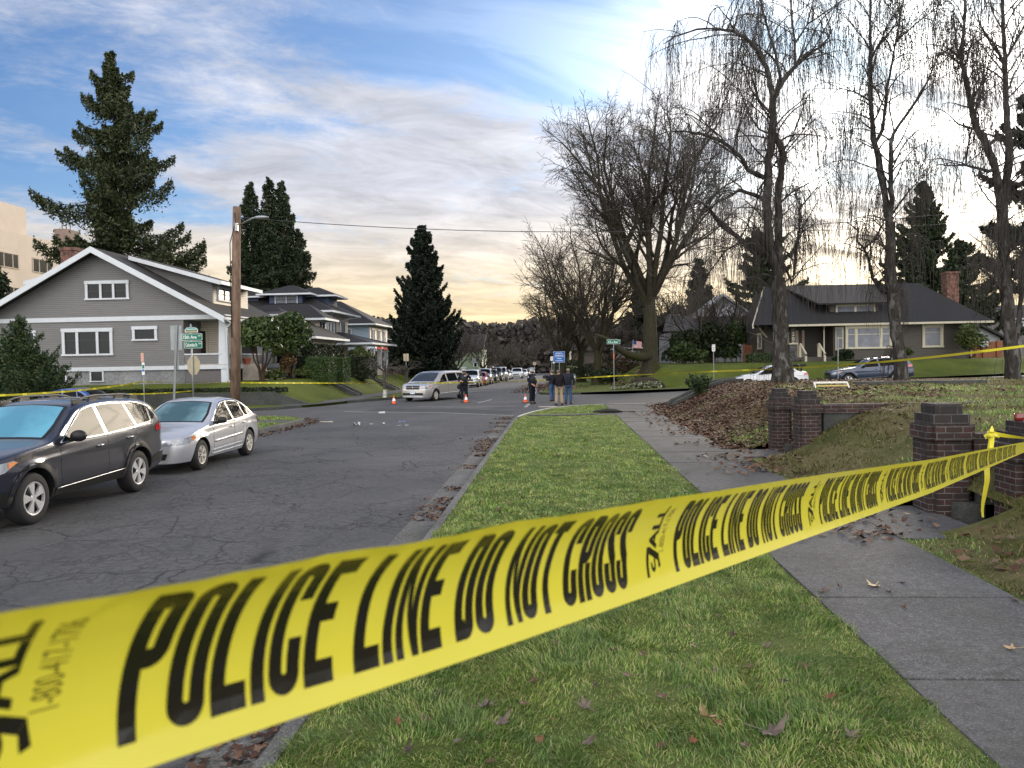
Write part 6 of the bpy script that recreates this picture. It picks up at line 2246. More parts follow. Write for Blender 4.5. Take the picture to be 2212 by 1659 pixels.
M_P_SILV = paint('silver_paint', (0.56, 0.57, 0.61), 0.5, 0.30)
M_P_GOLD = paint('champagne_paint', (0.52, 0.50, 0.49), 0.55, 0.33)
M_P_WHITE = paint('white_car_paint', (0.68, 0.70, 0.74), 0.0, 0.35)
M_P_BLUE = paint('steel_blue_paint', (0.028, 0.045, 0.085), 0.5, 0.3)
M_P_BRBLUE = paint('bright_blue_paint', (0.012, 0.07, 0.28), 0.3, 0.3)
M_P_RED = paint('red_car_paint', (0.42, 0.045, 0.035), 0.2, 0.3)
M_P_BLACK = paint('black_car_paint', (0.012, 0.013, 0.016), 0.3, 0.3)
M_P_GREY = paint('grey_car_paint', (0.13, 0.135, 0.145), 0.5, 0.3)
M_P_PALE = paint('pale_silver_paint', (0.52, 0.53, 0.55), 0.4, 0.3)
def screen_mat(name, a, b, edge):
	m = bpy.data.materials.new(name)
	m.use_nodes = True
	n = NT(m.node_tree)
	bs = m.node_tree.nodes['Principled BSDF']
	v = n.n('ShaderNodeTexCoord').outputs['Object']
	y = n.sep(v)[1]
	f = n.m('ADD', n.m('MULTIPLY', n.m('ABSOLUTE', y), 1.1), n.m('SUBTRACT', n.noise(v, 2.2, 4, 0.6), 0.5))
	n.set(bs.inputs['Base Color'], n.mix(n.mr(f, edge[0], edge[1]), a, b))
	bs.inputs['Roughness'].default_value = 0.30
	bs.inputs['Coat Weight'].default_value = 0.5
	bs.inputs['Coat Roughness'].default_value = 0.15
	return m
M_CYANSC = screen_mat('cyan_screen', (0.05, 0.21, 0.32), (0.10, 0.33, 0.46), (0.2, 0.7))  # cyan tint, paler towards the sides
M_FROST2 = screen_mat('misted_teal_screen', (0.025, 0.075, 0.095), (0.16, 0.30, 0.35), (0.25, 0.75))
wagon('dark slate estate car with roof rails and a cyan windscreen, parked nearest', (-8.36, 11.86, 0.0), PI / 2, M_P_DARK, True, True, M_CYANSC, scale=(1, 1, 1.06))
# silver saloon
SED = dict(L=4.45, xf=0.85, xr=3.47, r=0.315, base=0.225, zs=0.50, tumble=0.42, flare=0.010, gap=0.055,
		   top=[(0, 0.52), (0.02, 0.64), (0.09, 0.71), (0.30, 0.78), (0.75, 0.87), (1.15, 0.935), (1.28, 0.965), (1.75, 1.22), (2.05, 1.36), (2.35, 1.425), (2.8, 1.44), (3.2, 1.39), (3.5, 1.27), (3.82, 1.06), (3.95, 1.01), (4.25, 0.985), (4.37, 0.93), (4.43, 0.80), (4.45, 0.60)],
		   belt=[(0, 0.60), (0.3, 0.70), (1.2, 0.86), (2.6, 0.905), (3.7, 0.945), (4.45, 0.90)],
		   plan=[(0, 0.52), (0.03, 0.60), (0.12, 0.70), (0.30, 0.78), (0.6, 0.835), (1.1, 0.855), (2.5, 0.86), (3.5, 0.85), (4.0, 0.81), (4.3, 0.74), (4.45, 0.64)])
def sedan(label, loc, rot, pm, hi=True, wind=None, group=None, scale=(1, 1, 1), name='parked_car'):
	c = Car(SED, label, 'car', loc, rot, pm, group, name, hi, scale)
	gl = M_CGLASS
	W1 = [(1.50, 0.915), (2.02, 1.255), (2.22, 1.325), (2.42, 1.345), (2.52, 0.925)]
	W2 = [(2.60, 0.93), (2.50, 1.35), (2.85, 1.345), (3.12, 1.29), (3.22, 0.97)]
	W3 = [(3.27, 0.975), (3.17, 1.275), (3.35, 1.21), (3.55, 1.08), (3.60, 1.00)]
	for w_ in (W1, W2, W3):
		c.decal('side_window', 'side', w_, gl, 0.004, both=True)
	c.decal('windscreen', 'top', [(1.28, -0.66), (1.28, 0.66), (1.60, 0.66), (2.06, 0.55), (2.12, 0.0), (2.06, -0.55), (1.60, -0.66)], M_PLAS, 0.003)
	c.decal('screen_glass', 'top', [(1.32, -0.61), (1.32, 0.61), (1.60, 0.61), (2.00, 0.515), (2.06, 0.0), (2.00, -0.515), (1.60, -0.61)], wind or gl, 0.007)
	c.decal('rear_window', 'top', [(3.30, -0.50), (3.30, 0.50), (3.78, 0.58), (3.82, 0.0), (3.78, -0.58)], gl, 0.006)
	if hi:
		c.lines('window_trim', 'side', [[(1.44, 0.895), (2.00, 1.27), (2.20, 1.345), (2.5, 1.372), (2.9, 1.362), (3.2, 1.29), (3.42, 1.19), (3.66, 1.01), (3.62, 0.975), (2.5, 0.905), (1.44, 0.895)]], 0.010, M_PLAS, 0.004)
		c.lines('door_seam', 'side', [[(1.44, 0.88), (1.40, 0.60), (1.44, 0.27)], [(2.56, 0.91), (2.54, 0.5), (2.54, 0.27)], [(3.34, 0.95), (3.30, 0.74), (3.12, 0.5), (3.05, 0.27)], [(0.32, 0.70), (0.8, 0.81), (1.3, 0.885)]], 0.004, M_PLAS, 0.0)
		c.lines('side_moulding', 'side', [[(1.45, 0.545), (3.02, 0.595)]], 0.018, M_P_SILV if pm is M_P_SILV else pm, 0.010)
		c.lines('moulding_line', 'side', [[(1.45, 0.525), (3.02, 0.575)]], 0.008, M_PLAS, 0.012)
		c.lines('sill_trim', 'side', [[(1.40, 0.285), (3.05, 0.305)], [(1.36, 0.36), (2.95, 0.40)]], 0.009, M_PLATE, 0.006)
	for sg in (1, -1):
		mb = MB()
		c.decal_into(mb, 'side', [(0.06, 0.575), (0.36, 0.60), (0.58, 0.70), (0.50, 0.745), (0.25, 0.715), (0.08, 0.66)], 0.009, sg, 0.06)
		c.decal_into(mb, 'front', [(sg * 0.36, 0.585), (sg * 0.62, 0.58), (sg * 0.66, 0.68), (sg * 0.46, 0.665)], 0.010, sg, 0.06)
		hl = mb.build('headlight', M_HLAMP, c.root, smooth=True)
		mb = MB()
		c.decal_into(mb, 'side', [(0.42, 0.635), (0.58, 0.69), (0.55, 0.735), (0.45, 0.727)], 0.013, sg, 0.06)
		mb.build('indicator', M_AMBER, hl, smooth=True)
		mb = MB()
		c.decal_into(mb, 'side', [(4.12, 0.76), (4.38, 0.76), (4.38, 0.88), (4.15, 0.90)], 0.009, sg, 0.06)
		c.decal_into(mb, 'rear', [(sg * 0.38, 0.76), (sg * 0.68, 0.76), (sg * 0.68, 0.89), (sg * 0.40, 0.89)], 0.009, sg, 0.06)
		mb.build('tail_light', M_TAIL, c.root, smooth=True)
	c.decal('grille', 'front', [(-0.30, 0.60), (0.30, 0.60), (0.33, 0.655), (-0.33, 0.655)], M_PLAS, 0.009)
	c.decal('lower_intake', 'front', [(-0.45, 0.30), (0.45, 0.30), (0.50, 0.42), (-0.50, 0.42)], M_PLAS, 0.010)
	c.mirror(1.62, 0.93, M_PLAS, size=(0.07, 0.11, 0.07))
	if hi:
		c.handles([(2.36, 0.795), (3.10, 0.83)], pm)
	c.wheels('six', 0.195, 0.19, M_ALLOYW)
	return c
sedan('silver saloon car with a misted windscreen, parked behind the dark estate car', (-8.44, 17.25, 0.0), PI / 2, M_P_SILV, True, M_FROST2, scale=(0.965, 1, 1.03))
# champagne people carrier turned across the street
VAN = dict(L=5.10, xf=0.96, xr=4.04, r=0.335, base=0.24, zs=0.60, tumble=0.30, flare=0.012,
		   top=[(0, 0.66), (0.02, 0.84), (0.10, 0.93), (0.35, 1.0), (0.70, 1.065), (0.95, 1.12), (1.45, 1.42), (1.85, 1.62), (2.2, 1.70), (3.0, 1.735), (4.2, 1.72), (4.75, 1.66), (4.93, 1.52), (5.03, 1.15), (5.08, 0.95), (5.10, 0.62)],
		   belt=[(0, 0.76), (0.35, 0.90), (1.0, 1.0), (2.6, 1.06), (4.2, 1.12), (5.1, 1.12)],
		   plan=[(0, 0.66), (0.03, 0.74), (0.12, 0.83), (0.3, 0.91), (0.6, 0.965), (1.2, 0.985), (2.6, 0.99), (4.3, 0.98), (4.85, 0.94), (5.05, 0.88), (5.10, 0.80)])
def van(label, loc, rot, pm, hi=True, group=None, scale=(1, 1, 1)):
	c = Car(VAN, label, 'car', loc, rot, pm, group, 'minivan', hi, scale)
	gl = M_CGLASS
	for w_ in ([(1.45, 1.09), (1.62, 1.26), (1.98, 1.50), (2.22, 1.55), (2.28, 1.08)], [(2.42, 1.09), (2.36, 1.56), (3.45, 1.575), (3.55, 1.12)],
			   [(3.66, 1.13), (3.58, 1.575), (4.45, 1.55), (4.72, 1.46), (4.86, 1.22), (4.80, 1.17)]):
		c.decal('side_window', 'side', w_, gl, 0.004, both=True)
	c.decal('windscreen', 'top', [(1.0, -0.78), (1.0, 0.78), (1.4, 0.76), (1.86, 0.64), (1.93, 0.0), (1.86, -0.64), (1.4, -0.76)], M_PLAS, 0.003)
	c.decal('screen_glass', 'top', [(1.04, -0.74), (1.04, 0.74), (1.4, 0.72), (1.82, 0.61), (1.89, 0.0), (1.82, -0.61), (1.4, -0.72)], mat('dark_screen', (0.02, 0.028, 0.04), 0.12, spec=0.6), 0.007)
	c.decal('rear_window', 'rear', [(-0.68, 1.14), (0.68, 1.14), (0.60, 1.55), (-0.60, 1.55)], gl, 0.006)
	c.lines('door_seam', 'side', [[(1.30, 1.05), (1.30, 0.6), (1.38, 0.28)], [(2.34, 1.07), (2.34, 0.28)], [(3.60, 1.12), (3.60, 0.45)], [(2.34, 0.985), (4.7, 1.05)]], 0.006, M_PLAS, 0.0)
	c.lines('side_moulding', 'side', [[(1.42, 0.43), (3.58, 0.45)]], 0.018, M_PLATE, 0.006)
	for sg in (1, -1):
		mb = MB()
		c.decal_into(mb, 'side', [(0.08, 0.72), (0.36, 0.74), (0.56, 0.86), (0.50, 0.93), (0.25, 0.90), (0.08, 0.86)], 0.009, sg, 0.07)
		c.decal_into(mb, 'front', [(sg * 0.45, 0.74), (sg * 0.76, 0.72), (sg * 0.80, 0.88), (sg * 0.50, 0.88)], 0.010, sg, 0.07)
		hl = mb.build('headlight', M_HLAMP, c.root, smooth=True)
		mb = MB()
		c.decal_into(mb, 'side', [(0.36, 0.76), (0.55, 0.87), (0.50, 0.91), (0.36, 0.89)], 0.013, sg, 0.07)
		mb.build('indicator', M_AMBER, hl, smooth=True)
		mb = MB()
		c.decal_into(mb, 'side', [(4.88, 0.90), (5.03, 0.90), (5.02, 1.15), (4.90, 1.20)], 0.010, sg, 0.07)
		c.decal_into(mb, 'rear', [(sg * 0.72, 0.90), (sg * 0.86, 0.90), (sg * 0.82, 1.2), (sg * 0.72, 1.2)], 0.010, sg, 0.07)
		mb.build('tail_light', M_TAIL, c.root, smooth=True)
	gr = c.decal('grille', 'front', [(-0.42, 0.70), (0.42, 0.70), (0.46, 0.90), (-0.46, 0.90)], M_PLAS, 0.012)[0]
	mb = MB()
	c.line_into(mb, 'front', [(-0.46, 0.80), (0.46, 0.80)], 0.018, 0.02)
	c.line_into(mb, 'front', [(0.0, 0.69), (0.0, 0.92)], 0.026, 0.02)
	mb.build('grille_cross', M_CHROME, gr, smooth=True)
	c.decal('lower_intake', 'front', [(-0.70, 0.36), (0.70, 0.36), (0.66, 0.50), (-0.66, 0.50)], M_PLAS, 0.010)
	c.decal('number_plate', 'front', [(-0.155, 0.44), (0.155, 0.44), (0.155, 0.60), (-0.155, 0.60)], M_PLATE, 0.03)
	c.lines('bumper_trim', 'front', [[(-0.66, 0.31), (0.66, 0.31)]], 0.02, M_PLATE, 0.01, both=False)
	c.mirror(1.45, 1.08, M_PLAS, size=(0.09, 0.12, 0.10))
	c.handles([(2.18, 0.93), (2.55, 0.93)], pm)
	c.wheels('seven', 0.215, 0.21, M_ALLOYW)
	return c
va = R(90 - 22)
M3 = Matrix.Rotation(va, 3, 'Z')
wf = M3 @ Vector((VAN['xf'] - (VAN['xf'] + VAN['xr']) / 2, -0.97, 0))
van('champagne people carrier stopped at an angle behind the cones with its bonnet to the kerb', (-6.97 - wf.x, 43.9 - wf.y, 0), va, M_P_GOLD)
# cars on the cross street and the row of parked cars up the street
sz = rz(12, 46)
p = P(1500, 800, 46.8)
def side_car(fn, label, u_mid, Y, pm, flip, **k):
	x = P(u_mid, 810, Y).x
	slope = -math.atan(0.03)
	c = fn(label, (x, Y, rz(x, Y) + 0.005), 0.0 if not flip else PI, pm, True, **k)
	c.root.rotation_euler = (0, slope if not flip else -slope, 0 if not flip else PI)
	return c
c = side_car(sedan, 'white saloon with a large black rear wing, half hidden behind the leafy bank', 1657, 47.6, M_P_WHITE, False)
mb = MB()
mb.obox((1.98, 0, 1.36), (0.28, 1.40, 0.035))
for sg in (1, -1):
	mb.obox((1.98, sg * 0.70, 1.34), (0.34, 0.03, 0.16))
	mb.obox((1.96, sg * 0.35, 1.16), (0.10, 0.03, 0.38))
mb.build('rear_wing', M_PLAS, c.root)
mb = MB()
mb.obox((-1.25, 0, 0.89), (0.42, 0.5, 0.07), tilt=Matrix.Rotation(R(-6), 3, 'Y'))
mb.build('bonnet_scoop', M_P_WHITE, c.root, bevel=0.02)
side_car(wagon, 'steel blue crossover parked on the cross street in front of the bungalow', 1872, 47.8, M_P_BLUE, False, rails=True)
sedan('bright blue car on the cross street, mostly hidden behind the dark estate car', (P(150, 850, 34.5).x, 34.2, 0.005), 0.0, M_P_BRBLUE, False, scale=(1, 1, 0.93))
GR = 'cars parked along the left kerb beyond the van'
def row_car(fn, label, u, Y, pm, sc=(1, 1, 1), **k):
	"""u = screen column of the car's street-side front edge"""
	x = -8.35 + 0.0
	z = rz(-20, Y)
	return fn(label, (u, Y, z), PI / 2, pm, False, group=GR, scale=sc, **k)
row_car(wagon, 'white sport utility vehicle at the head of the parked row, right behind the van', -8.3, 74.0, M_P_WHITE, (1, 1, 1.04), rails=False)
row_car(sedan, 'small red car tucked between two white cars in the parked row', -8.1, 80.2, M_P_RED, (0.9, 1, 1.0))
row_car(wagon, 'white car with a bluish roof behind the red car in the parked row', -8.2, 86.5, M_P_PALE, (1, 1, 1.1), rails=True)
c = row_car(wagon, 'black estate car carrying a dark roof box in the parked row', -8.1, 93.5, M_P_BLACK, (1, 1, 1.02), rails=True)
MB().ball((0.35, 0, 1.84), (0.95, 0.42, 0.19), 0, 16, 8).build('roof_box', M_PLAS, c.root, smooth=True)
row_car(wagon, 'dark grey sport utility vehicle behind the car with the roof box', -8.0, 100.5, M_P_GREY, (1, 1.02, 1.18), rails=False)
row_car(wagon, 'pale silver four wheel drive, tallest at the middle of the parked row', -7.9, 108.0, M_P_PALE, (1, 1.02, 1.2), rails=False)
row_car(sedan, 'pale pinkish saloon low in the parked row beyond the four wheel drive', -7.8, 116.0, M_P_GOLD, (1, 1, 1.06))
row_car(wagon, 'white pickup-like car nosed out furthest into the street', -6.6, 127.0, M_P_WHITE, (1.1, 1.08, 1.1), rails=False)
row_car(sedan, 'white saloon second from the far end of the parked row', -6.4, 146.0, M_P_WHITE, (1, 1, 1.05))
row_car(sedan, 'dark saloon between the last two pale cars of the row', -6.4, 158.0, M_P_GREY, (1, 1, 1.05))
row_car(wagon, 'pale car at the far end of the parked row', -5.8, 170.0, M_P_PALE, (1, 1, 1.05), rails=False)
# trees
def bark(name, a, b, moss=None, white=None, sc=1.0):
	m = bpy.data.materials.new(name)
	m.use_nodes = True
	n = NT(m.node_tree)
	bs = m.node_tree.nodes['Principled BSDF']
	v = n.n('ShaderNodeTexCoord').outputs['Object']
	f = n.noise(n.vm('MULTIPLY', v, (7 * sc, 7 * sc, 1.6 * sc)), 1.6, 5, 0.65)
	c = n.mix(n.mr(f, 0.35, 0.68), a, b)
	if white:
		f2 = n.noise(n.vm('MULTIPLY', v, (2.2, 2.2, 0.9)), 2.0, 5, 0.7)
		z = n.sep(v)[2]
		c = n.mix(n.m('MULTIPLY', n.mr(f2, 0.52, 0.62), 0.85), c, white)
	if moss:
		x, y, z = n.sep(v)[:3]
		f3 = n.noise(v, 1.3, 4, 0.6)
		c = n.mix(n.m('MULTIPLY', n.mr(f3, 0.42, 0.6), n.mr(z, 4.5, 1.0, 0.15, 0.9)), c, moss)
	n.set(bs.inputs['Base Color'], c)
	bs.inputs['Roughness'].default_value = 0.9
	bs.inputs['Specular IOR Level'].default_value = 0.2
	n.set(bs.inputs['Normal'], n.n('ShaderNodeBump', ins={'Strength': 0.9, 'Distance': 0.04, 'Height': f}).outputs[0])
	return m
M_BARKB = bark('birch_bark', (0.018, 0.016, 0.014), (0.055, 0.050, 0.045), white=(0.13, 0.127, 0.123))
M_BARKM = bark('maple_bark', (0.022, 0.019, 0.015), (0.058, 0.049, 0.036), moss=(0.030, 0.036, 0.008))
M_BARKC = bark('conifer_bark', (0.030, 0.020, 0.015), (0.070, 0.046, 0.034))
M_TWIG = mat('bare_twigs', (0.048, 0.041, 0.036), 0.85)
M_TWIGM = mat('maple_twigs', (0.040, 0.033, 0.024), 0.85)
M_TWIGF = mat('far_twigs', (0.055, 0.046, 0.040), 0.9)
def rvec(r):
	while True:
		v = Vector((r.uniform(-1, 1), r.uniform(-1, 1), r.uniform(-1, 1)))
		if 0.05 < v.length < 1:
			return v.normalized()
def limb(r, p, d, L, r0, r1, n, wob, up, kink=0.0):
	"""one wandering branch; returns points and radii"""
	pts, rad = [p.copy()], [r0]
	st = L / n
	for i in range(n):
		t = (i + 1) / n
		d = (d + rvec(r) * wob + Vector((0, 0, up))).normalized()
		p = p + d * st
		pts.append(p.copy())
		rad.append(r0 + (r1 - r0) * t)
	return pts, rad
def at(pts, t):
	f = t * (len(pts) - 1)
	i = min(int(f), len(pts) - 2)
	a = pts[i].lerp(pts[i + 1], f - i)
	return a, (pts[i + 1] - pts[i]).normalized(), i
def side_dir(r, d, ang):
	a = d.orthogonal().normalized()
	q = r.uniform(0, 2 * PI)
	s = Matrix.Rotation(q, 3, d) @ a
	return (d * math.cos(ang) + s * math.sin(ang)).normalized()
def grow(r, out, p, d, L, rad, lvl, spec):
	"""spec: per level (children, length ratio, angle, wobble, uplift, points)"""
	nch, ratio, ang, wob, up, n = spec[min(lvl, len(spec) - 1)]
	pts, rr = limb(r, p, d, L, rad, rad * 0.45, n, wob, up)
	out[min(lvl, 9)].append((pts, rr))
	if lvl >= len(spec) - 1:
		return
	for k in range(nch):
		t = 0.25 + 0.75 * (k + r.uniform(0.2, 0.9)) / nch if lvl else 0.35 + 0.65 * (k + r.uniform(0.3, 0.9)) / nch
		t = min(t, 0.98)
		q, dd, i = at(pts, t)
		nd = side_dir(r, dd, ang * r.uniform(0.6, 1.3))
		grow(r, out, q, nd, L * ratio * r.uniform(0.7, 1.2) * (1.1 - 0.45 * t), max(rr[i] * 0.55, 0.006), lvl + 1, spec)
	if lvl < len(spec) - 1:
		grow(r, out, pts[-1], (pts[-1] - pts[-2]).normalized(), L * ratio * 0.8, rr[-1], lvl + 1, spec)
def emit(root, out, m_trunk, m_twig, split=2, minr=0.0, sides=(9, 6, 4, 3, 3)):
	thick, thin = [], []
	for lvl in range(10):
		for pts, rr in out[lvl]:
			(thick if lvl < split else thin).append((np.array([tuple(p) for p in pts]), np.maximum(np.array(rr), minr)))
	V, F = [], []
	off = 0
	a, b = tubes_np(thick, 8)
	np_mesh('trunk', a, b, m_trunk, root, smooth=True)
	if thin:
		a, b = tubes_np(thin, 3)
		np_mesh('crown', a, b, m_twig, root, smooth=True)
def local(root, p):
	return Vector(p) - root.location
def bare_tree(label, base, H, spread, seed, stems=1, lean=(0, 0), m=None, tw=None, minr=0.008, depth=4, trunk_r=0.3, fork=0.25, group=None, name='bare_tree', dens_=1.0, vase=0.5, up=0.05, cat='tree'):
	r = random.Random(seed)
	root = thing(name, label, cat, tuple(base), 0, group)
	out = [[] for _ in range(10)]
	tp = [Vector((0, 0, -0.3))] + [Vector((lean[0] * t + 0.12 * r.uniform(-1, 1) * t, lean[1] * t, fork * H * t)) for t in (0.05, 0.2, 0.5, 0.8, 1.0)]
	tr = [trunk_r * k for k in (1.9, 1.35, 1.08, 0.95, 0.9, 0.85)]
	out[0].append((tp, tr))
	top = tp[-1]
	nst = max(3, stems)
	spec = [(int(4 * dens_), 0.62, R(38), 0.13, up, 7), (int(5 * dens_), 0.60, R(42), 0.20, up * 0.8, 6), (int(5 * dens_), 0.58, R(45), 0.26, up * 0.6, 5), (int(4 * dens_), 0.6, R(45), 0.30, 0.02, 4), (3, 0.6, R(45), 0.3, 0.0, 3)][:depth]
	for k in range(nst):
		a = 2 * PI * (k + r.uniform(-0.25, 0.25)) / nst
		out_ = vase * r.uniform(0.5, 1.15) * spread / H * 1.6
		d = Vector((math.cos(a) * out_, math.sin(a) * out_, 1)).normalized()
		st, _, _ = at(tp, r.uniform(0.78, 1.0))
		grow(r, out, st, d, (H * (1 - fork)) * 0.52 * r.uniform(0.85, 1.1), trunk_r * 0.55 * r.uniform(0.7, 1.0), 1, [None] + spec)
	emit(root, out, m or M_BARKM, tw or M_TWIGM, 3, minr)
	return root
# the three weeping birches on the edge of the vacant lot; limbs follow the photograph, each with its own depth
def birch(label, Y, stems, seed, dens_=1.0, group='weeping birches along the edge of the vacant lot', extra=()):
	r = random.Random(seed)
	bu, bv = stems[0][0][0][:2]
	b0 = P(bu, bv, Y)
	b0.z = z_lot_near(b0.x, b0.y) - 0.05
	root = thing('weeping_birch', label, 'tree', tuple(b0), 0, group)
	thick, mids, twigs = [], [], []
	lines = []
	for st, r0, r1, dy in stems:
		pts = []
		n = len(st)
		for i, (u, v) in enumerate(st):
			p = P(u, v, Y + dy[0] + (dy[1] - dy[0]) * i / max(1, n - 1))
			pts.append(p - root.location)
		fine, rad = [], []
		for i in range(n - 1):
			k = max(2, int((pts[i + 1] - pts[i]).length / 0.35))
			for j in range(k):
				t = (i + j / k) / (n - 1)
				fine.append(pts[i].lerp(pts[i + 1], j / k) + rvec(r) * min(0.05, 0.25 * (r0 + (r1 - r0) * t)))
				rad.append((r0 + (r1 - r0) * t) * r.uniform(0.88, 1.14))
		fine.append(pts[-1])
		rad.append(r1)
		if r0 > 0.2 and st is stems[0][0]:
			fine[0] = Vector((fine[0].x, fine[0].y, -0.3))
			rad[0] *= 1.5
			rad[1] *= 1.15
		rad = [q * 0.88 for q in rad]
		thick.append((fine, rad))
		lines.append((fine, rad))
	sec = []
	for fine, rad in lines:
		L = sum((fine[i + 1] - fine[i]).length for i in range(len(fine) - 1))
		nb = int(L * 2.4 * dens_)
		for k in range(nb):
			t = r.uniform(0.0, 1.0) ** 0.8
			p, d, i = at(fine, t)
			if p.z < 3.2 and r.random() < 0.75:
				continue
			a = r.uniform(0, 2 * PI)
			o = Vector((math.cos(a), math.sin(a) * 0.8, r.uniform(0.1, 1.0))).normalized()
			ln = r.uniform(0.8, 3.2) * (0.7 + 0.5 * min(1, p.z / 10))
			n = 7
			q, dd = p.copy(), (o * 0.8 + d * 0.5).normalized()
			pts, rr = [q.copy()], [max(0.012, min(0.035, rad[i] * 0.5))]
			for s in range(n):
				dd = (dd + rvec(r) * 0.22 + Vector((0, 0, -0.20 * (s / n) - 0.03))).normalized()
				q = q + dd * ln / n
				pts.append(q.copy())
				rr.append(rr[0] * (1 - 0.8 * (s + 1) / n) + 0.004)
			sec.append((pts, rr))
	hang = []
	for pts, rr in sec:
		z = pts[-1].z
		nt_ = r.randint(12, 22)
		for k in range(nt_):
			t = 0.12 + 0.88 * r.random()
			p, d, i = at(pts, t)
			ln = r.uniform(0.6, 2.5) * (0.65 + 0.55 * min(1, p.z / 9))
			n = 5
			dd = (d * 0.8 + rvec(r) * 0.5 + Vector((0, 0, -0.15))).normalized()
			q = p.copy()
			w, ww = [q.copy()], [0.0068]
			for s in range(n):
				dd = (dd * 0.62 + Vector((r.uniform(-.06, .06), r.uniform(-.06, .06), -0.72))).normalized()
				q = q + dd * ln / n
				w.append(q.copy())
				ww.append(0.0068 - 0.0026 * (s + 1) / n)
			hang.append((w, ww))
			if r.random() < 0.55:
				p2, d2, _ = at(w, 0.35)
				q = p2.copy()
				dd = (rvec(r) * 0.7 + Vector((0, 0, -0.6))).normalized()
				w2 = [q.copy()]
				for s in range(5):
					dd = (dd * 0.6 + Vector((r.uniform(-.1, .1), r.uniform(-.1, .1), -0.6))).normalized()
					q = q + dd * ln * 0.7 / 5
					w2.append(q.copy())
				hang.append((w2, [0.0068] * 3 + [0.006] * 3))
	npz = lambda L: [(np.array([tuple(p) for p in a]), np.array(b)) for a, b in L]
	a, b = tubes_np(npz(thick), 9)
	np_mesh('trunk', a, b, M_BARKB, root, smooth=True)
	a, b = tubes_np(npz(sec + hang), 3)
	np_mesh('crown', a, b, M_TWIG, root, smooth=True)
	return root
z0 = (0, 0)
birch('weeping birch with a long limb arching left, its trunk before the white saloon', 30.5, [
	([(1692, 826), (1687, 770), (1684, 700), (1682, 640), (1680, 600)], 0.36, 0.30, z0),
	([(1680, 602), (1668, 560), (1660, 500), (1656, 437), (1660, 344), (1668, 299), (1669, 265), (1671, 225), (1665, 185), (1656, 148), (1638, 111), (1611, 82), (1585, 67), (1545, 62), (1505, 63), (1458, 79), (1434, 95)], 0.22, 0.015, (0, -2.0)),
	([(1680, 602), (1684, 520), (1680, 437), (1685, 397), (1688, 357), (1693, 341), (1683, 312), (1672, 290)], 0.19, 0.12, (0.3, 0.2)),
	([(1672, 212), (1691, 172), (1717, 143), (1743, 119), (1770, 103), (1789, 82), (1799, 61)], 0.13, 0.02, (0, 1.2)),
	([(1686, 175), (1675, 114), (1661, 71), (1646, 16), (1636, -60), (1640, -150)], 0.07, 0.02, (0, 0.6)),
	([(1717, 141), (1717, 93), (1709, 26), (1706, -60), (1700, -130)], 0.06, 0.02, (0.4, 0.8)),
	([(1717, 95), (1743, 53), (1757, 0), (1770, -80)], 0.05, 0.015, (0.6, 1.5)),
	([(1743, 53), (1780, 28), (1818, 3), (1860, -20)], 0.04, 0.012, (1.0, 2.0)),
	([(1651, 384), (1616, 368), (1598, 336), (1574, 315), (1542, 299), (1513, 290), (1479, 284), (1440, 285), (1400, 300)], 0.11, 0.015, (0, -1.8)),
	([(1664, 436), (1627, 421), (1598, 409), (1575, 425), (1545, 440), (1510, 470)], 0.10, 0.02, (0, -0.8)),
	([(1668, 556), (1640, 540), (1606, 520), (1556, 485), (1531, 450), (1516, 436), (1490, 440)], 0.15, 0.04, (0, -1.0)),
	([(1606, 520), (1570, 540), (1530, 590), (1500, 600)], 0.05, 0.012, (-0.4, -0.8)),
	([(1680, 310), (1700, 295), (1725, 290), (1760, 292), (1800, 300)], 0.05, 0.012, (0.2, 1.0)),
	([(1684, 440), (1710, 415), (1740, 400), (1775, 380)], 0.05, 0.012, (0.2, 0.8)),
	([(1686, 560), (1712, 610), (1726, 500), (1728, 450), (1748, 425), (1770, 400)], 0.08, 0.015, (0.6, 0.9)),
	([(1669, 265), (1640, 220), (1622, 160), (1600, 130), (1560, 140)], 0.05, 0.012, (0.2, -1.0)),
	([(1668, 290), (1640, 280), (1620, 250), (1600, 200), (1585, 185)], 0.05, 0.012, (0, 0.8)),
], 3, 1.25)
birch('weeping birch with a slender straight stem in front of the bungalow bay window', 31.0, [
	([(1947, 828), (1942, 780), (1936, 720), (1930, 650), (1924, 560), (1922, 480)], 0.27, 0.21, z0),
	([(1922, 482), (1911, 415), (1896, 340), (1886, 300), (1882, 220), (1881, 150), (1880, 60), (1880, -60), (1884, -160)], 0.16, 0.03, (0, 0.6)),
	([(1923, 480), (1926, 430), (1923, 390), (1925, 340), (1923, 310), (1930, 290), (1956, 250), (1985, 210), (1996, 190), (2021, 135), (2045, 85)], 0.13, 0.015, (0, -0.8)),
	([(1890, 310), (1906, 280), (1912, 230), (1916, 190), (1928, 130), (1936, 85), (1951, 0), (1960, -90)], 0.08, 0.02, (0.2, 1.0)),
	([(1936, 88), (1980, 50), (2020, 20), (2060, -10)], 0.04, 0.012, (0.8, 1.8)),
	([(1882, 220), (1850, 200), (1815, 190), (1796, 205)], 0.04, 0.012, (0.1, -0.8)),
	([(1881, 120), (1915, 80), (1935, 50), (1960, 40)], 0.04, 0.012, (0.2, 1)),
	([(1926, 465), (1950, 430), (1975, 400), (2005, 370)], 0.05, 0.012, (0.1, -0.6)),
	([(1932, 640), (1905, 628), (1885, 600), (1878, 560), (1865, 535), (1850, 520), (1856, 500), (1830, 480)], 0.09, 0.02, (0.2, 0.8)),
	([(1866, 537), (1888, 520), (1905, 490), (1915, 460)], 0.05, 0.02, (0.5, 0.3)),
], 8, 1.2)
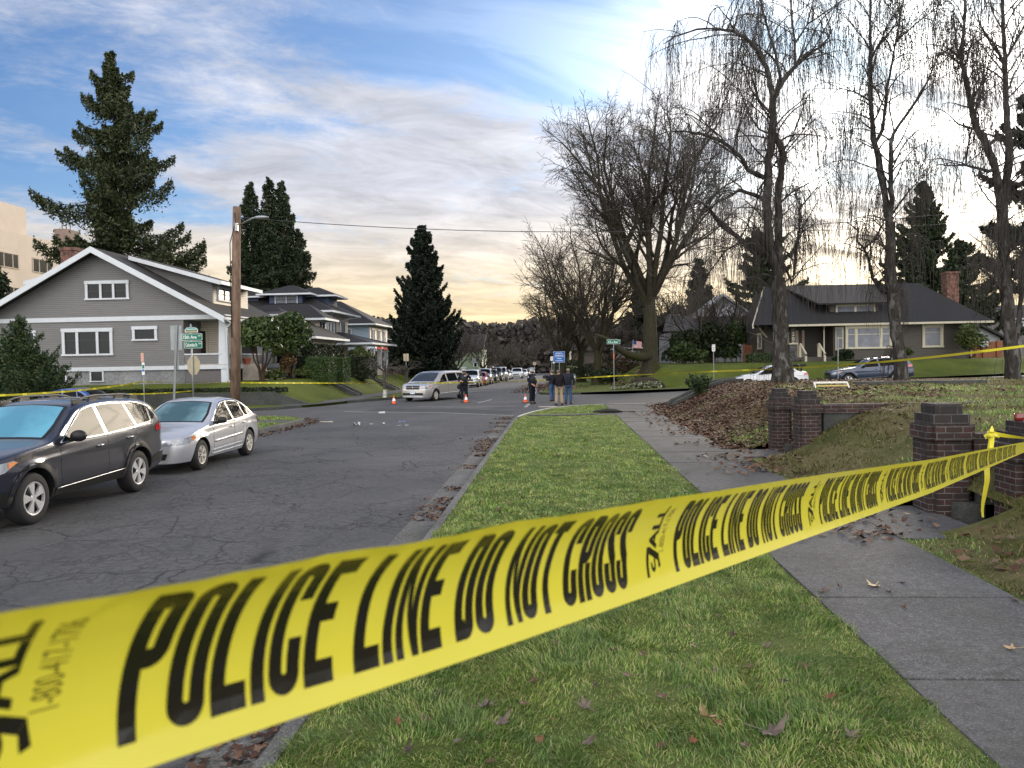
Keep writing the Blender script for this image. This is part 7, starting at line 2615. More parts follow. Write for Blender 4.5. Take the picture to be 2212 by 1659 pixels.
birch('twin stemmed weeping birch with mossy pale patched trunk at the right edge', 31.0, [
	([(2190, 828), (2186, 780), (2180, 720), (2174, 640), (2168, 560), (2166, 480)], 0.30, 0.24, z0),
	([(2166, 485), (2161, 435), (2146, 350), (2130, 310), (2111, 280), (2100, 240), (2091, 200), (2080, 150), (2076, 120), (2086, 25), (2080, -60), (2082, -150)], 0.19, 0.03, (0, -0.6)),
	([(2168, 485), (2171, 435), (2181, 325), (2174, 260), (2171, 200), (2171, 125), (2165, 0), (2162, -100), (2165, -170)], 0.19, 0.03, (0.2, 0.8)),
	([(2150, 365), (2136, 370), (2110, 362), (2086, 357), (2050, 358), (2026, 355)], 0.09, 0.012, (-0.2, -1.0)),
	([(2086, 357), (2092, 310), (2100, 270)], 0.04, 0.02, (-0.6, -0.4)),
	([(2111, 280), (2070, 268), (2040, 240)], 0.05, 0.012, (-0.3, -1)),
	([(2076, 125), (2040, 100), (2000, 95)], 0.05, 0.012, (-0.6, -1.4)),
	([(2171, 130), (2150, 110), (2120, 60), (2100, 0)], 0.05, 0.015, (0.6, 0.2)),
	([(2171, 130), (2200, 80), (2225, 30), (2240, -40)], 0.06, 0.015, (0.6, 1.4)),
	([(2174, 640), (2145, 600), (2110, 575), (2075, 565)], 0.08, 0.015, (0, -0.6)),
	([(2190, 760), (2200, 700), (2206, 640), (2210, 560), (2220, 470)], 0.13, 0.06, (0.5, 1.0)),
], 15, 1.2)
# bare maples beyond the cross street
pm = P(1405, 797, 55.5)
mp = bare_tree('huge bare maple with a thick mossy trunk, tallest of the trees beyond the cross street', (pm.x, 55.5, 1.3), 22.0, 14.0, 21, stems=12, trunk_r=0.52, fork=0.25, minr=0.012, depth=5, dens_=1.2, vase=0.60, up=0.035)
mb = MB()
lp = [P(1404, 768, 55.2), P(1380, 772, 54.6), P(1355, 765, 54), P(1335, 752, 53.6), P(1318, 737, 53.2), P(1300, 728, 52.8), P(1285, 722, 52.5)]
mb.tube([p - mp.location for p in lp], [0.36, 0.30, 0.27, 0.24, 0.2, 0.13, 0.06], 8)
mb.build('low_limb', M_BARKM, mp, smooth=True)
for seed, u, Y, H, sp, lab in [(5, 1290, 66, 15.5, 13, 'wide bare tree with drooping limbs left of the huge maple'),
							   (9, 1255, 80, 18.5, 11, 'slim bare tree rising behind the drooping one left of the maple'),
							   (13, 1215, 76, 12.0, 10, 'dense twiggy bare tree behind the blue sign'), (17, 1535, 71, 11.5, 10, 'bare tree in front of the white house gable'), (19, 1470, 88, 13, 10, 'bare tree right behind the trunk of the huge maple')]:
	p = P(u, 790, Y)
	bare_tree(lab, (p.x, Y, 0.2), H, sp, seed, stems=8, trunk_r=0.36, fork=0.18, minr=0.016, depth=4, dens_=1.3, vase=0.62, up=0.02, tw=M_TWIGM)
for seed, u, Y, H, sp, lab in [(31, 1044, 104, 8.5, 9, 'round crowned bare street tree behind the row of parked cars'),
							   (33, 985, 92, 8.0, 6, 'straggly bare tree left of the round crowned one'),
							   (35, 1090, 135, 9.0, 9, 'bare street tree beyond the middle of the parked row'),
							   (37, 1125, 165, 10, 10, 'bare street tree near the far end of the parked row'),
							   (39, 1232, 112, 11, 9, 'bare tree standing just right of the blue sign'),
							   (43, 1320, 74, 9, 8, 'thin bare tree behind the flag on the right corner'),
							   (45, 965, 84, 6.5, 5, 'tangled bare bush tree above the roof of the champagne van')]:
	p = P(u, 795, Y)
	bare_tree(lab, (p.x, Y, rz(0, Y) + 0.1), H, sp, seed, stems=6, trunk_r=0.22, fork=0.2, minr=0.020, depth=4, dens_=1.2, vase=0.75, up=0.03, tw=M_TWIGF)
for seed, x, Y, lab in [(51, -10.55, 46.5, 'small pollarded street tree with a whitewashed foot, left of the van'), (53, -10.55, 53.5, 'small pollarded street tree behind the whitewashed one, beside the van')]:
	r = random.Random(seed)
	root = thing('street_tree', lab, 'tree', (x, Y, 0.12), 0, 'pollarded street trees on the left verge')
	out = [[] for _ in range(10)]
	tp = [Vector((0, 0, -0.1)), Vector((0.02, 0, 0.4)), Vector((-0.03, 0, 1.0)), Vector((0.02, 0, 1.55))]
	out[0].append((tp, [0.14, 0.10, 0.09, 0.12]))
	for k in range(9):
		a = 2 * PI * k / 9 + r.uniform(-.3, .3)
		grow(r, out, tp[-1], Vector((math.cos(a), math.sin(a), r.uniform(0.5, 1.3))).normalized(), r.uniform(0.7, 1.0), 0.05, 1, [None, (3, 0.7, R(55), 0.35, -0.08, 6), (3, 0.7, R(50), 0.35, -0.12, 5), (2, 0.6, R(40), 0.3, -0.1, 4)])
	emit(root, out, bark('street_tree_bark%d' % seed, (0.05, 0.045, 0.04), (0.11, 0.10, 0.09)) , M_TWIGF, 2, 0.012)
mb = MB()
mb.tube([(-10.55, 46.5, 0.10), (-10.53, 46.5, 0.62)], [0.145, 0.105], 10)
sw_ = mb.build('trunk_wrap', mat('whitewash', (0.45, 0.44, 0.42), 0.8, var=0.5, vscale=9))
tg = [o for o in bpy.data.objects if o.get('label', '').startswith('small pollarded street tree with')][0]
sw_.parent = tg
sw_.matrix_parent_inverse = Matrix.Translation(tg.location).inverted()
# conifers: whorls of drooping boughs carrying small sprays
def conifer(label, base, H, wid, seed, n_spray=26000, m=None, droop=0.35, upsweep=0.15, gap=0.0, z_lo=0.08, shape=1.0, spray=0.13, tops=None, name='conifer', trunk_r=0.35, irregular=0.25, nb=190, elong=2.2, cat='tree', group=None, lop=0.0, wide=0.19, hang=0.0):
	r = np.random.default_rng(seed)
	rr = random.Random(seed)
	root = thing(name, label, cat, tuple(base), 0, group)
	tops = tops or [(0, 0, 1.0)]
	tl, bl, Pn = [], [], []
	per = max(1, n_spray // (nb * len(tops)))
	for (tx, ty, th) in tops:
		h = H * th
		tpts = [np.array([tx * min(1, t * 1.5) + rr.uniform(-.05, .05), ty * min(1, t * 1.5), h * t - 0.2]) for t in np.linspace(0, 1, 9)]
		tl.append((np.array(tpts), np.linspace(trunk_r, 0.03, 9)))
		for k in range(nb):
			t = z_lo + (1 - z_lo) * (k + rr.random()) / nb
			t = min(0.995, t)
			zz = h * t
			prof = (1 - t) ** shape if shape > 0 else 1
			L = wid / 2 * prof * rr.uniform(1 - irregular, 1 + irregular) + 0.25
			if gap and rr.random() < gap:
				L *= rr.uniform(0.25, 0.6)
			a = rr.uniform(0, 2 * PI)
			L *= 1 + lop * math.cos(a) * math.sin(3.1 * t * PI)
			c, s = math.cos(a), math.sin(a)
			n = 7
			q = np.linspace(0, 1, n)
			dz = -droop * L * q ** 1.3 + upsweep * L * q ** 3 * 1.6 + 0.12 * L * q * (t > 0.75)
			cx = tx * min(1, t * 1.5)
			cy = ty * min(1, t * 1.5)
			pts = np.stack([cx + c * L * q, cy + s * L * q, zz + dz], 1)
			bl.append((pts, np.linspace(0.03 + 0.010 * L, 0.008, n)))
			m_ = max(3, int(per * (0.25 + 1.5 * prof)))
			u = r.random(m_) ** 0.7
			lat = r.normal(0, 1, m_) * (0.07 + wide * L * (1.05 - u) * np.minimum(1, u * 3 + 0.15))
			i0 = u * (n - 1)
			ix = np.minimum(i0.astype(int), n - 2)
			fr = (i0 - ix)[:, None]
			pp = pts[ix] * (1 - fr) + pts[ix + 1] * fr
			pp[:, 0] += -s * lat
			pp[:, 1] += c * lat
			pp[:, 2] += -np.abs(lat) * 0.30 + r.normal(0, 0.05 + 0.012 * L, m_) - r.random(m_) ** 2 * (0.12 + hang) * (1 + droop)
			Pn.append(pp)
	a, b = tubes_np(tl, 8)
	np_mesh('trunk', a, b, M_BARKC, root, smooth=True)
	a, b = tubes_np(bl, 3)
	np_mesh('boughs', a, b, M_BARKC, root, smooth=True)
	Pn = np.concatenate(Pn)
	leaf_cloud('crown', Pn, spray, m or M_FIR, root, None, r, elong)
	return root
M_FIR = island_mat('fir_needles', [(0.008, 0.016, 0.009), (0.016, 0.030, 0.013), (0.028, 0.046, 0.018), (0.042, 0.060, 0.024)], 0.6, 0.05)
M_FIRD = island_mat('dark_spruce_needles', [(0.005, 0.010, 0.007), (0.010, 0.018, 0.011), (0.017, 0.028, 0.014)], 0.6, 0.05)
M_REDW = island_mat('redwood_needles', [(0.014, 0.022, 0.009), (0.026, 0.038, 0.014), (0.042, 0.058, 0.020), (0.060, 0.072, 0.028)], 0.6, 0.05)
M_YFIR = island_mat('young_fir_needles', [(0.012, 0.030, 0.014), (0.024, 0.050, 0.020), (0.042, 0.070, 0.026), (0.075, 0.095, 0.03)], 0.6, 0.08)
p = P(243, 112, 62)
conifer('very tall irregular redwood with gaps between its boughs, behind the grey house', (p.x, 62, 1.2), P(243, 112, 62).z - 1.2, 14.5, 4, 110000, M_REDW, 0.40, 0.30, 0.36, 0.20, 0.74, 0.075, name='redwood', trunk_r=0.55, irregular=0.48, nb=135, elong=2.2, lop=0.10, wide=0.27, hang=0.38)
p = P(580, 400, 80)
conifer('dense cedar with three pointed tops, behind the utility pole', (p.x, 80, 1.0), P(575, 378, 80).z - 1.0, 7.6, 6, 230000, M_FIR, 0.75, 0.30, 0.0, 0.08, 0.78, 0.08, tops=[(-2.0, 0, 0.975), (-0.2, 0.6, 1.0), (1.5, -0.4, 0.97), (2.7, 1.0, 0.74), (-2.6, -1.0, 0.70), (0.4, -1.6, 0.8)], name='cedar', hang=0.3, nb=150, elong=2.0)
p = P(912, 490, 78)
conifer('tall dark narrow spruce standing alone left of the street', (p.x, 78, 0.6), P(912, 490, 78).z - 0.6, 7.4, 10, 110000, M_FIRD, 0.25, 0.40, 0.0, 0.05, 0.72, 0.08, name='spruce', irregular=0.3, nb=240)
p = P(1995, 392, 84)
conifer('broad dark fir with spreading boughs behind the bungalow roof', (p.x, 84, 1.5), P(1996, 392, 84).z - 1.5, 11.0, 12, 60000, M_FIR, 0.22, 0.35, 0.15, 0.15, 0.85, 0.11, name='fir', irregular=0.32, nb=170)
p = P(2075, 520, 90)
conifer('lower fir right of the broad one behind the bungalow chimney', (p.x, 90, 1.5), P(2075, 520, 90).z - 1.5, 11.0, 14, 30000, M_FIR, 0.22, 0.30, 0.15, 0.10, 0.7, 0.12, name='fir', irregular=0.35, nb=110)
p = P(1645, 500, 80)
conifer('ragged evergreen with a bare top between the maple and the first birch', (p.x, 80, 1.0), P(1645, 500, 80).z - 1.0, 8.5, 16, 26000, M_FIR, 0.15, 0.2, 0.3, 0.25, 0.45, 0.12, name='fir', irregular=0.45, nb=90)
p = P(1510, 560, 105)
conifer('small pointed spruce far behind the white house gable', (p.x, 105, 0.5), P(1512, 560, 105).z - 0.5, 6.5, 18, 9000, M_FIRD, 0.2, 0.3, 0.1, 0.1, 0.8, 0.2, name='spruce', nb=110)
p = P(1395, 780, 98)
conifer('dark conifer hidden behind the trunk of the huge maple', (p.x, 98, 0.5), P(1390, 610, 98).z - 0.5, 6.5, 19, 9000, M_FIRD, 0.3, 0.3, 0.1, 0.1, 0.5, 0.2, name='spruce', nb=90)
p = P(2232, 780, 46)
conifer('dark pine showing only its left boughs at the right edge of the view', (p.x, 46, 1.2), 15.5, 5.0, 22, 9000, M_FIRD, 0.05, 0.25, 0.4, 0.25, 0.25, 0.12, name='pine', irregular=0.5, nb=60)
p = P(-12, 790, 52)
conifer('dark conifer showing at the left edge beside the apartment block', (p.x, 52, 1.2), P(5, 560, 52).z - 1.2, 4.2, 24, 9000, M_FIR, 0.3, 0.3, 0.1, 0.1, 0.7, 0.14, name='fir', nb=90)
p = P(46, 850, 36)
conifer('young bushy fir in front of the grey house, behind the dark estate car', (p.x, 36.0, 0.1), P(46, 688, 36).z - 0.1, 3.3, 26, 50000, M_YFIR, -0.25, 0.25, 0.25, 0.05, 0.85, 0.030, name='young_fir', irregular=0.6, nb=95, trunk_r=0.07, elong=3.0, tops=[(0, 0, 1.0), (-0.7, 0.2, 0.8), (0.9, -0.1, 0.62)])
p = P(1512, 832, 31.6)
pz_ = z_lot_near(p.x, 31.6)
r_ = np.random.default_rng(3)
root = thing('juniper', 'small spiky green juniper on top of the leafy bank', 'shrub', (p.x, 31.6, pz_ - 0.03))
L = []
Pn = []
for k in range(46):
	a = r_.random() * 6.28
	o = r_.uniform(0.1, 0.6)
	q = np.linspace(0, 1, 5)
	h = r_.uniform(0.45, 0.85)
	pts = np.stack([np.cos(a) * o * q, np.sin(a) * o * q, h * q ** 0.85], 1)
	L.append((pts, np.linspace(0.012, 0.004, 5)))
	u = r_.random(60)
	pp = np.stack([np.interp(u, q, pts[:, j]) for j in range(3)], 1) + r_.normal(0, 0.04, (60, 3))
	Pn.append(pp)
a, b = tubes_np(L, 3)
np_mesh('stems', a, b, M_BARKC, root)
leaf_cloud('foliage', np.concatenate(Pn), 0.035, M_YFIR, root, None, r_, 2.4)
# broadleaf evergreen trees, shrubs, hedges
def bush(label, base, size, seed, n=2600, leaf=0.06, m=None, name='shrub', cat='shrub', trunk=False, group=None, lumps=9, z0=0.0):
	r = np.random.default_rng(seed)
	rr = random.Random(seed)
	root = thing(name, label, cat, tuple(base), 0, group)
	cs = []
	for k in range(lumps):
		a = rr.uniform(0, 6.28)
		rad = rr.uniform(0.1, 0.62)
		cs.append((math.cos(a) * rad * size[0] / 2, math.sin(a) * rad * size[1] / 2, z0 + (size[2] - z0) * rr.uniform(0.25, 0.85), rr.uniform(0.26, 0.42)))
	cs = np.array(cs)
	w = cs[:, 3] ** 2
	i = r.choice(len(cs), n, p=w / w.sum())
	d = r.normal(0, 1, (n, 3))
	d /= np.linalg.norm(d, axis=1, keepdims=True)
	d[:, 2] = np.where(d[:, 2] < -0.5, -d[:, 2], d[:, 2])
	rad = cs[i, 3][:, None] * (0.72 + 0.33 * r.random((n, 1)) ** 0.5)
	sc = np.array([size[0], size[1], (size[2] - z0)])
	Pn = cs[i, :3] + d * rad * sc * 0.72
	Pn[:, 2] = np.maximum(Pn[:, 2], z0 * 0.85 + 0.02)
	sl = []
	for k in range(5 if trunk else 7):
		c = cs[k % len(cs)]
		pts = np.array([[0.08 * math.cos(k * 1.3), 0.08 * math.sin(k * 1.3), -0.05], [c[0] * 0.25, c[1] * 0.25, z0 * 0.5 + 0.1], [c[0] * 0.7, c[1] * 0.7, z0 * 0.9 + 0.2], [c[0], c[1], c[2]]])
		sl.append((pts, np.array([0.07, 0.055, 0.045, 0.02]) * (1.0 if trunk else 0.5)))
	a, b = tubes_np(sl, 6)
	np_mesh('trunk' if trunk else 'stems', a, b, M_BARKC, root, smooth=True)
	leaf_cloud('crown' if trunk else 'foliage', Pn, leaf, m or M_EVERG, root, d, r, 1.7)
	return root
M_HEDGEP = island_mat('clipped_hedge_leaf', [(0.022, 0.048, 0.014), (0.045, 0.085, 0.022), (0.075, 0.12, 0.032)], 0.5, 0.1)
GRH = 'small evergreen trees beside the steps of the grey house'
def zl(x, y): return z_lot_left(x, y)
bush('small round headed evergreen tree right behind the utility pole', (-17.0, 43.4, zl(-17, 43.4)), (2.9, 2.6, 3.7), 2, 5200, 0.075, M_EVERG, 'evergreen_tree', 'tree', True, GRH, 13, 1.15)
bush('small round headed evergreen tree right of the pale front steps', (-17.0, 48.2, zl(-17, 48)), (3.1, 2.8, 3.9), 5, 5600, 0.078, M_EVERG, 'evergreen_tree', 'tree', True, GRH, 13, 1.15)
bush('ferny green plants at the foot of the grey house steps', (-16.6, 44.4, zl(-16.6, 44.4)), (1.6, 1.6, 0.6), 7, 900, 0.06, M_HEDGEY)
bush('green low shrub between the steps and the clipped hedges', (-16.0, 47.6, zl(-16, 47.6)), (1.4, 1.4, 0.75), 8, 900, 0.06, M_HEDGEY)
bush('reddish shrub between the steps and the clipped hedges', (-15.9, 48.6, zl(-15.9, 48.6)), (0.9, 0.9, 0.8), 9, 700, 0.05, island_mat('red_shrub_leaf', [(0.05, 0.04, 0.015), (0.16, 0.045, 0.02), (0.25, 0.06, 0.03)], 0.5))
bush('russet twiggy bush under the second small evergreen tree', (-16.9, 47.4, zl(-16.9, 47.4)), (1.3, 1.2, 1.6), 10, 900, 0.05, island_mat('russet_leaf', [(0.05, 0.035, 0.015), (0.10, 0.06, 0.025), (0.14, 0.09, 0.03)], 0.6))
boxes_hedge('hedge', 'large block hedge with a pale flat top, left of the hedge pair', (-15.05, 48.4, zl(-15.05, 48.4) - 0.05), 1.45, 1.7, 1.58, n=11000, col=M_HEDGEP, leaf=0.028)
boxes_hedge('hedge', 'narrower block hedge right next to the large pale topped one', (-14.95, 51.9, zl(-14.95, 51.9) - 0.05), 1.15, 2.0, 1.6, n=10000, col=M_HEDGEP, leaf=0.028)
boxes_hedge('hedge', 'dark rounded block hedge at the right end of the hedges', (-15.15, 58.0, zl(-15.15, 58) - 0.05), 2.2, 2.6, 1.65, n=6000, col=M_HEDGED, leaf=0.05)
boxes_hedge('hedge', 'low dark hedge behind the large pale topped block', (-16.3, 50.9, zl(-16.3, 50.9) - 0.05), 1.0, 4.6, 1.45, n=5000, col=M_HEDGED, leaf=0.05)
boxes_hedge('hedge', 'tall dark hedge along the wall of the low cream house', (-17.0, 55.2, 1.3), 0.9, 7.6, 2.3, n=9000, col=M_HEDGED, leaf=0.055)
bush('rounded light green shrub in front of the lit porch', (-15.9, 61.5, zl(-15.9, 61.5)), (2.4, 3.6, 2.5), 12, 3600, 0.07, M_HEDGEY)
bush('dark bush at the foot of the tall spruce', (-15.5, 76, 0.9), (5, 4, 1.8), 14, 2600, 0.09, M_HEDGED)
bush('low dark shrubs behind the van', (-12.6, 83, 0.6), (4, 6, 1.9), 15, 2400, 0.09, M_HEDGED)
def zr_(x, y): return z_lot_far(x, y)
p0, p1 = P(1450, 790, 67), P(1606, 790, 67)
for k, (u, h, w_) in enumerate([(1462, 2.6, 2.6), (1492, 3.1, 2.8), (1524, 3.6, 3.0), (1556, 3.5, 3.0), (1588, 3.4, 2.6)]):
	p = P(u, 790, 66.5)
	lab = ['leftmost clump of the tall bamboo-like hedge, below the warm porch lamp', 'second clump of the tall evergreen hedge from the porch lamp', 'middle clump of the tall evergreen hedge before the white house',
		   'fourth clump of the tall evergreen hedge before the white house', 'bright green end clump of the tall hedge beside the dark cedar fence'][k]
	bush(lab, (p.x, 66.5, 1.6), (w_, 2.0, h), 40 + k, 3000, 0.085, M_HEDGE if k == 4 else M_HEDGED, 'hedge', 'hedge', group='clumps of the tall hedge before the white house')
for k, (u, v, Y, s_, lab, mm) in enumerate([(1478, 790, 60, (2.2, 1.6, 1.7), 'grey green rhododendron in front of the tall hedge', M_EVERG), (1512, 792, 59.5, (1.5, 1.2, 1.2), 'small grey green shrub beside the rhododendron', M_EVERG),
											(1335, 800, 70, (5, 3, 1.7), 'dark reddish shrubs left of the mossy maple trunk', island_mat('dull_red_leaf', [(0.03, 0.018, 0.012), (0.06, 0.03, 0.02), (0.05, 0.05, 0.02)], 0.7)),
											(1300, 806, 66, (3.4, 2.6, 1.5), 'dark green mounded shrub behind the street sign', M_HEDGED), (1275, 806, 78, (4, 3, 2.0), 'dark evergreen bush near the blue sign', M_HEDGED),
											(1243, 800, 90, (3, 3, 1.8), 'light green bush at the foot of the blue sign', M_HEDGEY), (2093, 783, 58.6, (2.6, 1.8, 2.4), 'rounded yellowish bush at the right corner of the bungalow', M_HEDGEY),
											(1822, 792, 58.4, (1.6, 1.0, 0.8), 'low dark bush beside the bungalow front steps', M_HEDGED), (1950, 792, 58.8, (1.3, 1.0, 0.9), 'small yellowish bush under the bay window', M_HEDGEY)]):
	p = P(u, v, Y)
	zz = max(zr_(p.x, Y), 0.1) if p.x > 4.1 else rz(p.x, Y) + 0.12
	bush(lab, (p.x, Y, zz - 0.03), s_, 60 + k, 1500, 0.07, mm)
p = P(1660, 792, 58.0)
boxes_hedge('hedge', 'low clipped green hedge left of the first birch, in front of the bungalow', (p.x, 58.2, zr_(p.x, 58.2)), 2.9, 0.9, 0.65, n=3000, col=M_HEDGE, leaf=0.05)
p = P(1240, 790, 150)
boxes_hedge('hedge', 'tall clipped hedge before the dark house at the street end', (P(1228, 780, 190).x, 190, -1.2), 7.0, 2.0, 3.4, n=3000, col=M_HEDGED, leaf=0.14)
boxes_hedge('hedge', 'low hedge left of the pale steps at the street end', (P(1222, 800, 186).x, 186, -1.25), 5.5, 1.2, 1.5, n=1600, col=M_HEDGED, leaf=0.12)
boxes_hedge('hedge', 'low hedge right of the pale steps at the street end', (P(1268, 800, 186).x, 186, -1.25), 5.5, 1.2, 1.5, n=1600, col=M_HEDGED, leaf=0.12)
p = P(1392, 842, 51.2)
bed = thing('flower_bed', 'bare earth mound edged with pale bedding plants below the far lawn', 'flower bed', (p.x, 51.4, rz(6, 51) + 0.12))
mb = MB()
mb.ball((0.2, 0.5, -0.1), (1.35, 0.7, 0.95), 0, 20, 10)
mb.build('mound', M_EARTH, bed, smooth=True)
rq = np.random.default_rng(77)
n = 900
Pn = np.stack([rq.uniform(-2.2, 1.1, n), rq.normal(-0.15, 0.12, n), np.zeros(n)], 1)
Pn[:, 2] = 0.05 + rq.random(n) * 0.30 * (0.5 + np.clip(Pn[:, 0] + 1.5, 0, 1.2))
leaf_cloud('bedding', Pn, 0.045, island_mat('pale_bedding_leaf', [(0.04, 0.06, 0.025), (0.10, 0.13, 0.06), (0.30, 0.32, 0.22), (0.4, 0.4, 0.3)], 0.6), bed, None, rq)
rq = np.random.default_rng(99)
n = 70000
X = rq.uniform(-190, 200, n)
Y = rq.uniform(235, 300, n)
top = 9 + 9 * vnoise(X + 500, Y * 0 + 3, 0.035) + 7 * vnoise(X + 500, Y * 0 + 9, 0.16)
Pn = np.stack([X, Y, -2.5 + top * rq.random(n) ** 0.8], 1)
o = leaf_cloud('treeline', Pn, 0.85, island_mat('far_wood', [(0.036, 0.036, 0.034), (0.062, 0.057, 0.052), (0.090, 0.078, 0.070)], 0.9), None, None, rq, 1.3)
tag(o, kind='stuff')
# brick gateway and steps of the vacant lot
M_GATE = bricks('gate_brick', (0.030, 0.014, 0.012), (0.054, 0.024, 0.019), (0.13, 0.128, 0.125), 1.0, 0.215, 0.078)
M_CAPB = bricks('gate_cap_brick', (0.018, 0.014, 0.014), (0.034, 0.023, 0.022), (0.09, 0.09, 0.09), 1.0, 0.215, 0.11)
GP = 'brick gate pillars along the sidewalk'
def pillar(label, x, y, w, d, ztop, core=0.72):
	"""plan is a square with projecting middle piers; its head steps inwards"""
	h = ztop - 0.1
	root = thing('brick_pillar', label, 'pillar', (x + w / 2, y + d / 2, 0.1), 0, GP)
	mb = MB()
	a, b = w / 2, d / 2
	hh = h - 0.46
	mb.box(-a, a, -b * core, b * core, -0.2, hh)
	mb.box(-a * core, a * core, -b, b, -0.2, hh - 0.0)
	mb.build('shaft', M_GATE, root)
	mb = MB()
	mb.box(-a - 0.03, a + 0.03, -b * core - 0.03, b * core + 0.03, hh + 0.001, hh + 0.20)
	mb.box(-a * core - 0.03, a * core + 0.03, -b - 0.03, b + 0.03, hh + 0.001, hh + 0.197)
	mb.build('corbel', M_GATE, root)
	mb = MB()
	mb.box(-a * 0.86, a * 0.86, -b * 0.86, b * 0.86, hh + 0.201, hh + 0.33)
	mb.box(-a * 0.64, a * 0.64, -b * 0.64, b * 0.64, hh + 0.331, hh + 0.46)
	mb.build('cap', M_CAPB, root)
	return root
q = G(1658, 973, 0.15)
pillar('farther pillar of the far brick gateway, before the brown leaves', q.x * (q.y + 0.46) / q.y, q.y, 0.42, 0.46, 1.50)
q1 = G(1711, 984, 0.15)
pillar('nearer pillar of the far brick gateway, beside the low brick wall', q1.x * (q1.y + 0.48) / q1.y, q1.y, 0.48, 0.48, 1.48)
q2 = G(1966, 1110, 0.15)
pa2 = pillar('wide blackened brick pillar, farther one of the near gateway', q2.x * (q2.y + 0.6) / q2.y, q2.y, 0.54, 0.60, 1.55)
q3 = G(2140, 1143, 0.15)
pillar('brick pillar at the right edge that the police tape is tied to', q3.x * (q3.y + 0.6) / q3.y, q3.y, 0.64, 0.60, 1.38, 0.74)
wl2 = thing('brick_wall', 'low wall with a brick coping running back from the far gateway', 'wall', (q1.x + 0.7, q1.y + 0.3, 0.1))
MB().box(q1.x + 0.72, q1.x + 3.9, q1.y + 0.22, q1.y + 0.46, 0.0, 1.0).build('base', M_DKCONC, wl2, keep=True)
MB().box(q1.x + 0.71, q1.x + 3.92, q1.y + 0.19, q1.y + 0.49, 1.002, 1.19).build('coping', M_GATE, wl2, keep=True)
wl3 = thing('brick_wall', 'dark low wall running back between the two near gateway pillars', 'wall', (q3.x + 0.9, q3.y + 1.0, 0.1))
MB().box(q2.x + 0.9, q2.x + 3.2, q2.y + 0.2, q2.y + 0.45, 0.0, 1.15).build('base', M_GATE, wl3, keep=True)
for nm, lab, x0, y0, y1 in (('concrete_steps', 'short flight of concrete steps between the far gateway pillars', q1.x + 0.1, q1.y + 0.6, q.y + 0.05), ('concrete_steps', 'mossy concrete steps between the near gateway pillars', 5.02, q3.y + 0.72, q2.y + 0.06)):
	mb = MB()
	for i in range(6):
		mb.box(x0 + 0.32 * i, x0 + 2.3, y0, y1, 0.0, 0.30 + 0.16 * i - 0.001 * i)
	tag(mb.build(nm, M_DKCONC), lab, 'steps')
mb = MB()
a = G(1440, 879, 0.15)
bsteps = thing('bank_steps', 'narrow steps up the leafy bank between two sloping mossy concrete walls', 'steps', (a.x, a.y, 0.1))
for dy in (0.0, -0.85):
	mb = MB()
	x0 = a.x + (0.12 if dy else 0)
	xs_ = [x0 + 0.2 + 0.3 * i for i in range(10)]
	pl = [(x0, 0.0), (x0 + 2.95, 0.0)] + [(x, max(0.40, z_lot_near(x, a.y + dy) + 0.16)) for x in xs_[::-1]] + [(x0, 0.34)]
	mb.xz(pl, a.y + dy - 0.11, a.y + dy + 0.11)
	mb.build('side_wall', M_DKCONC, bsteps, keep=True, bevel=0.03)
mb = MB()
for i in range(6):
	mb.box(a.x + 0.1 + 0.40 * i, a.x + 2.8, a.y - 0.735, a.y - 0.115, 0.0, 0.20 + 0.15 * i)
mb.build('treads', M_DKCONC, bsteps, keep=True)
ct = thing('bank_steps', 'dark steps with cheek walls climbing the lawn between the two block hedges', 'steps', (-14, 50.1, 0.1))
for Ys, root in ((50.1, ct), (62.2, thing('bank_steps', 'farther dark steps climbing the left lawn bank, right of the last hedge', 'steps', (-14, 62.2, 0.1)))):
	for dy in (-0.62, 0.62):
		mb = MB()
		zq = rz(-20, Ys)
		mb.xz([(-15.6, zq - 0.1), (-13.0, zq - 0.1), (-13.0, zq + 0.28), (-15.2, zq + 1.32), (-15.6, zq + 1.36)], Ys + dy - 0.12, Ys + dy + 0.12)
		mb.build('side_wall', M_DKCONC, root, keep=True)
	mb = MB()
	for i in range(6):
		mb.box(-15.5, -13.1 - 0.4 * i, Ys - 0.495, Ys + 0.495, zq - 0.1, zq + 0.25 + 0.19 * i)
	mb.build('treads', M_DKCONC, root, keep=True)
p = G(1500 + 285, 828, 1.2)
fl = tag(MB().box(10.2, 14.6, 27.0, 27.25, 1.0, 1.30).build('concrete_ledge', M_DKCONC, bevel=0.03), 'long dark concrete ledge left in the grass of the vacant lot', 'ledge')
p = P(1794, 830, 24.5)
M_TREW = mat('trestle_white', (0.66, 0.66, 0.62), 0.5)
tr = thing('trestle', 'white and yellow folding trestle lying on the grass of the lot', 'trestle', (p.x, 24.5, z_lot_near(p.x, 24.5)))
mb = MB()
mb.box(-0.5, 0.5, -0.04, 0.04, 0.17, 0.22)
mb.build('rail', M_TREW, tr)
for sx in (-0.5, 0.5):
	mb = MB()
	mb.tube([(sx, -0.22, 0.0), (sx, 0, 0.2)], 0.028, 5)
	mb.tube([(sx * 0.92, 0.2, 0.0), (sx * 0.92, 0, 0.2)], 0.028, 5)
	mb.build('leg', M_TREW, tr)
MB().tube([(-0.45, -0.12, 0.09), (0.46, -0.12, 0.10)], 0.025, 5).build('brace', mat('trestle_yellow', (0.55, 0.42, 0.12), 0.5), tr)
jr = thing('glass_jar', 'small dark red glass candle jar on top of the right edge pillar', 'jar', (P(2201, 908, q3.y + 0.35).x, q3.y + 0.35, 1.381))
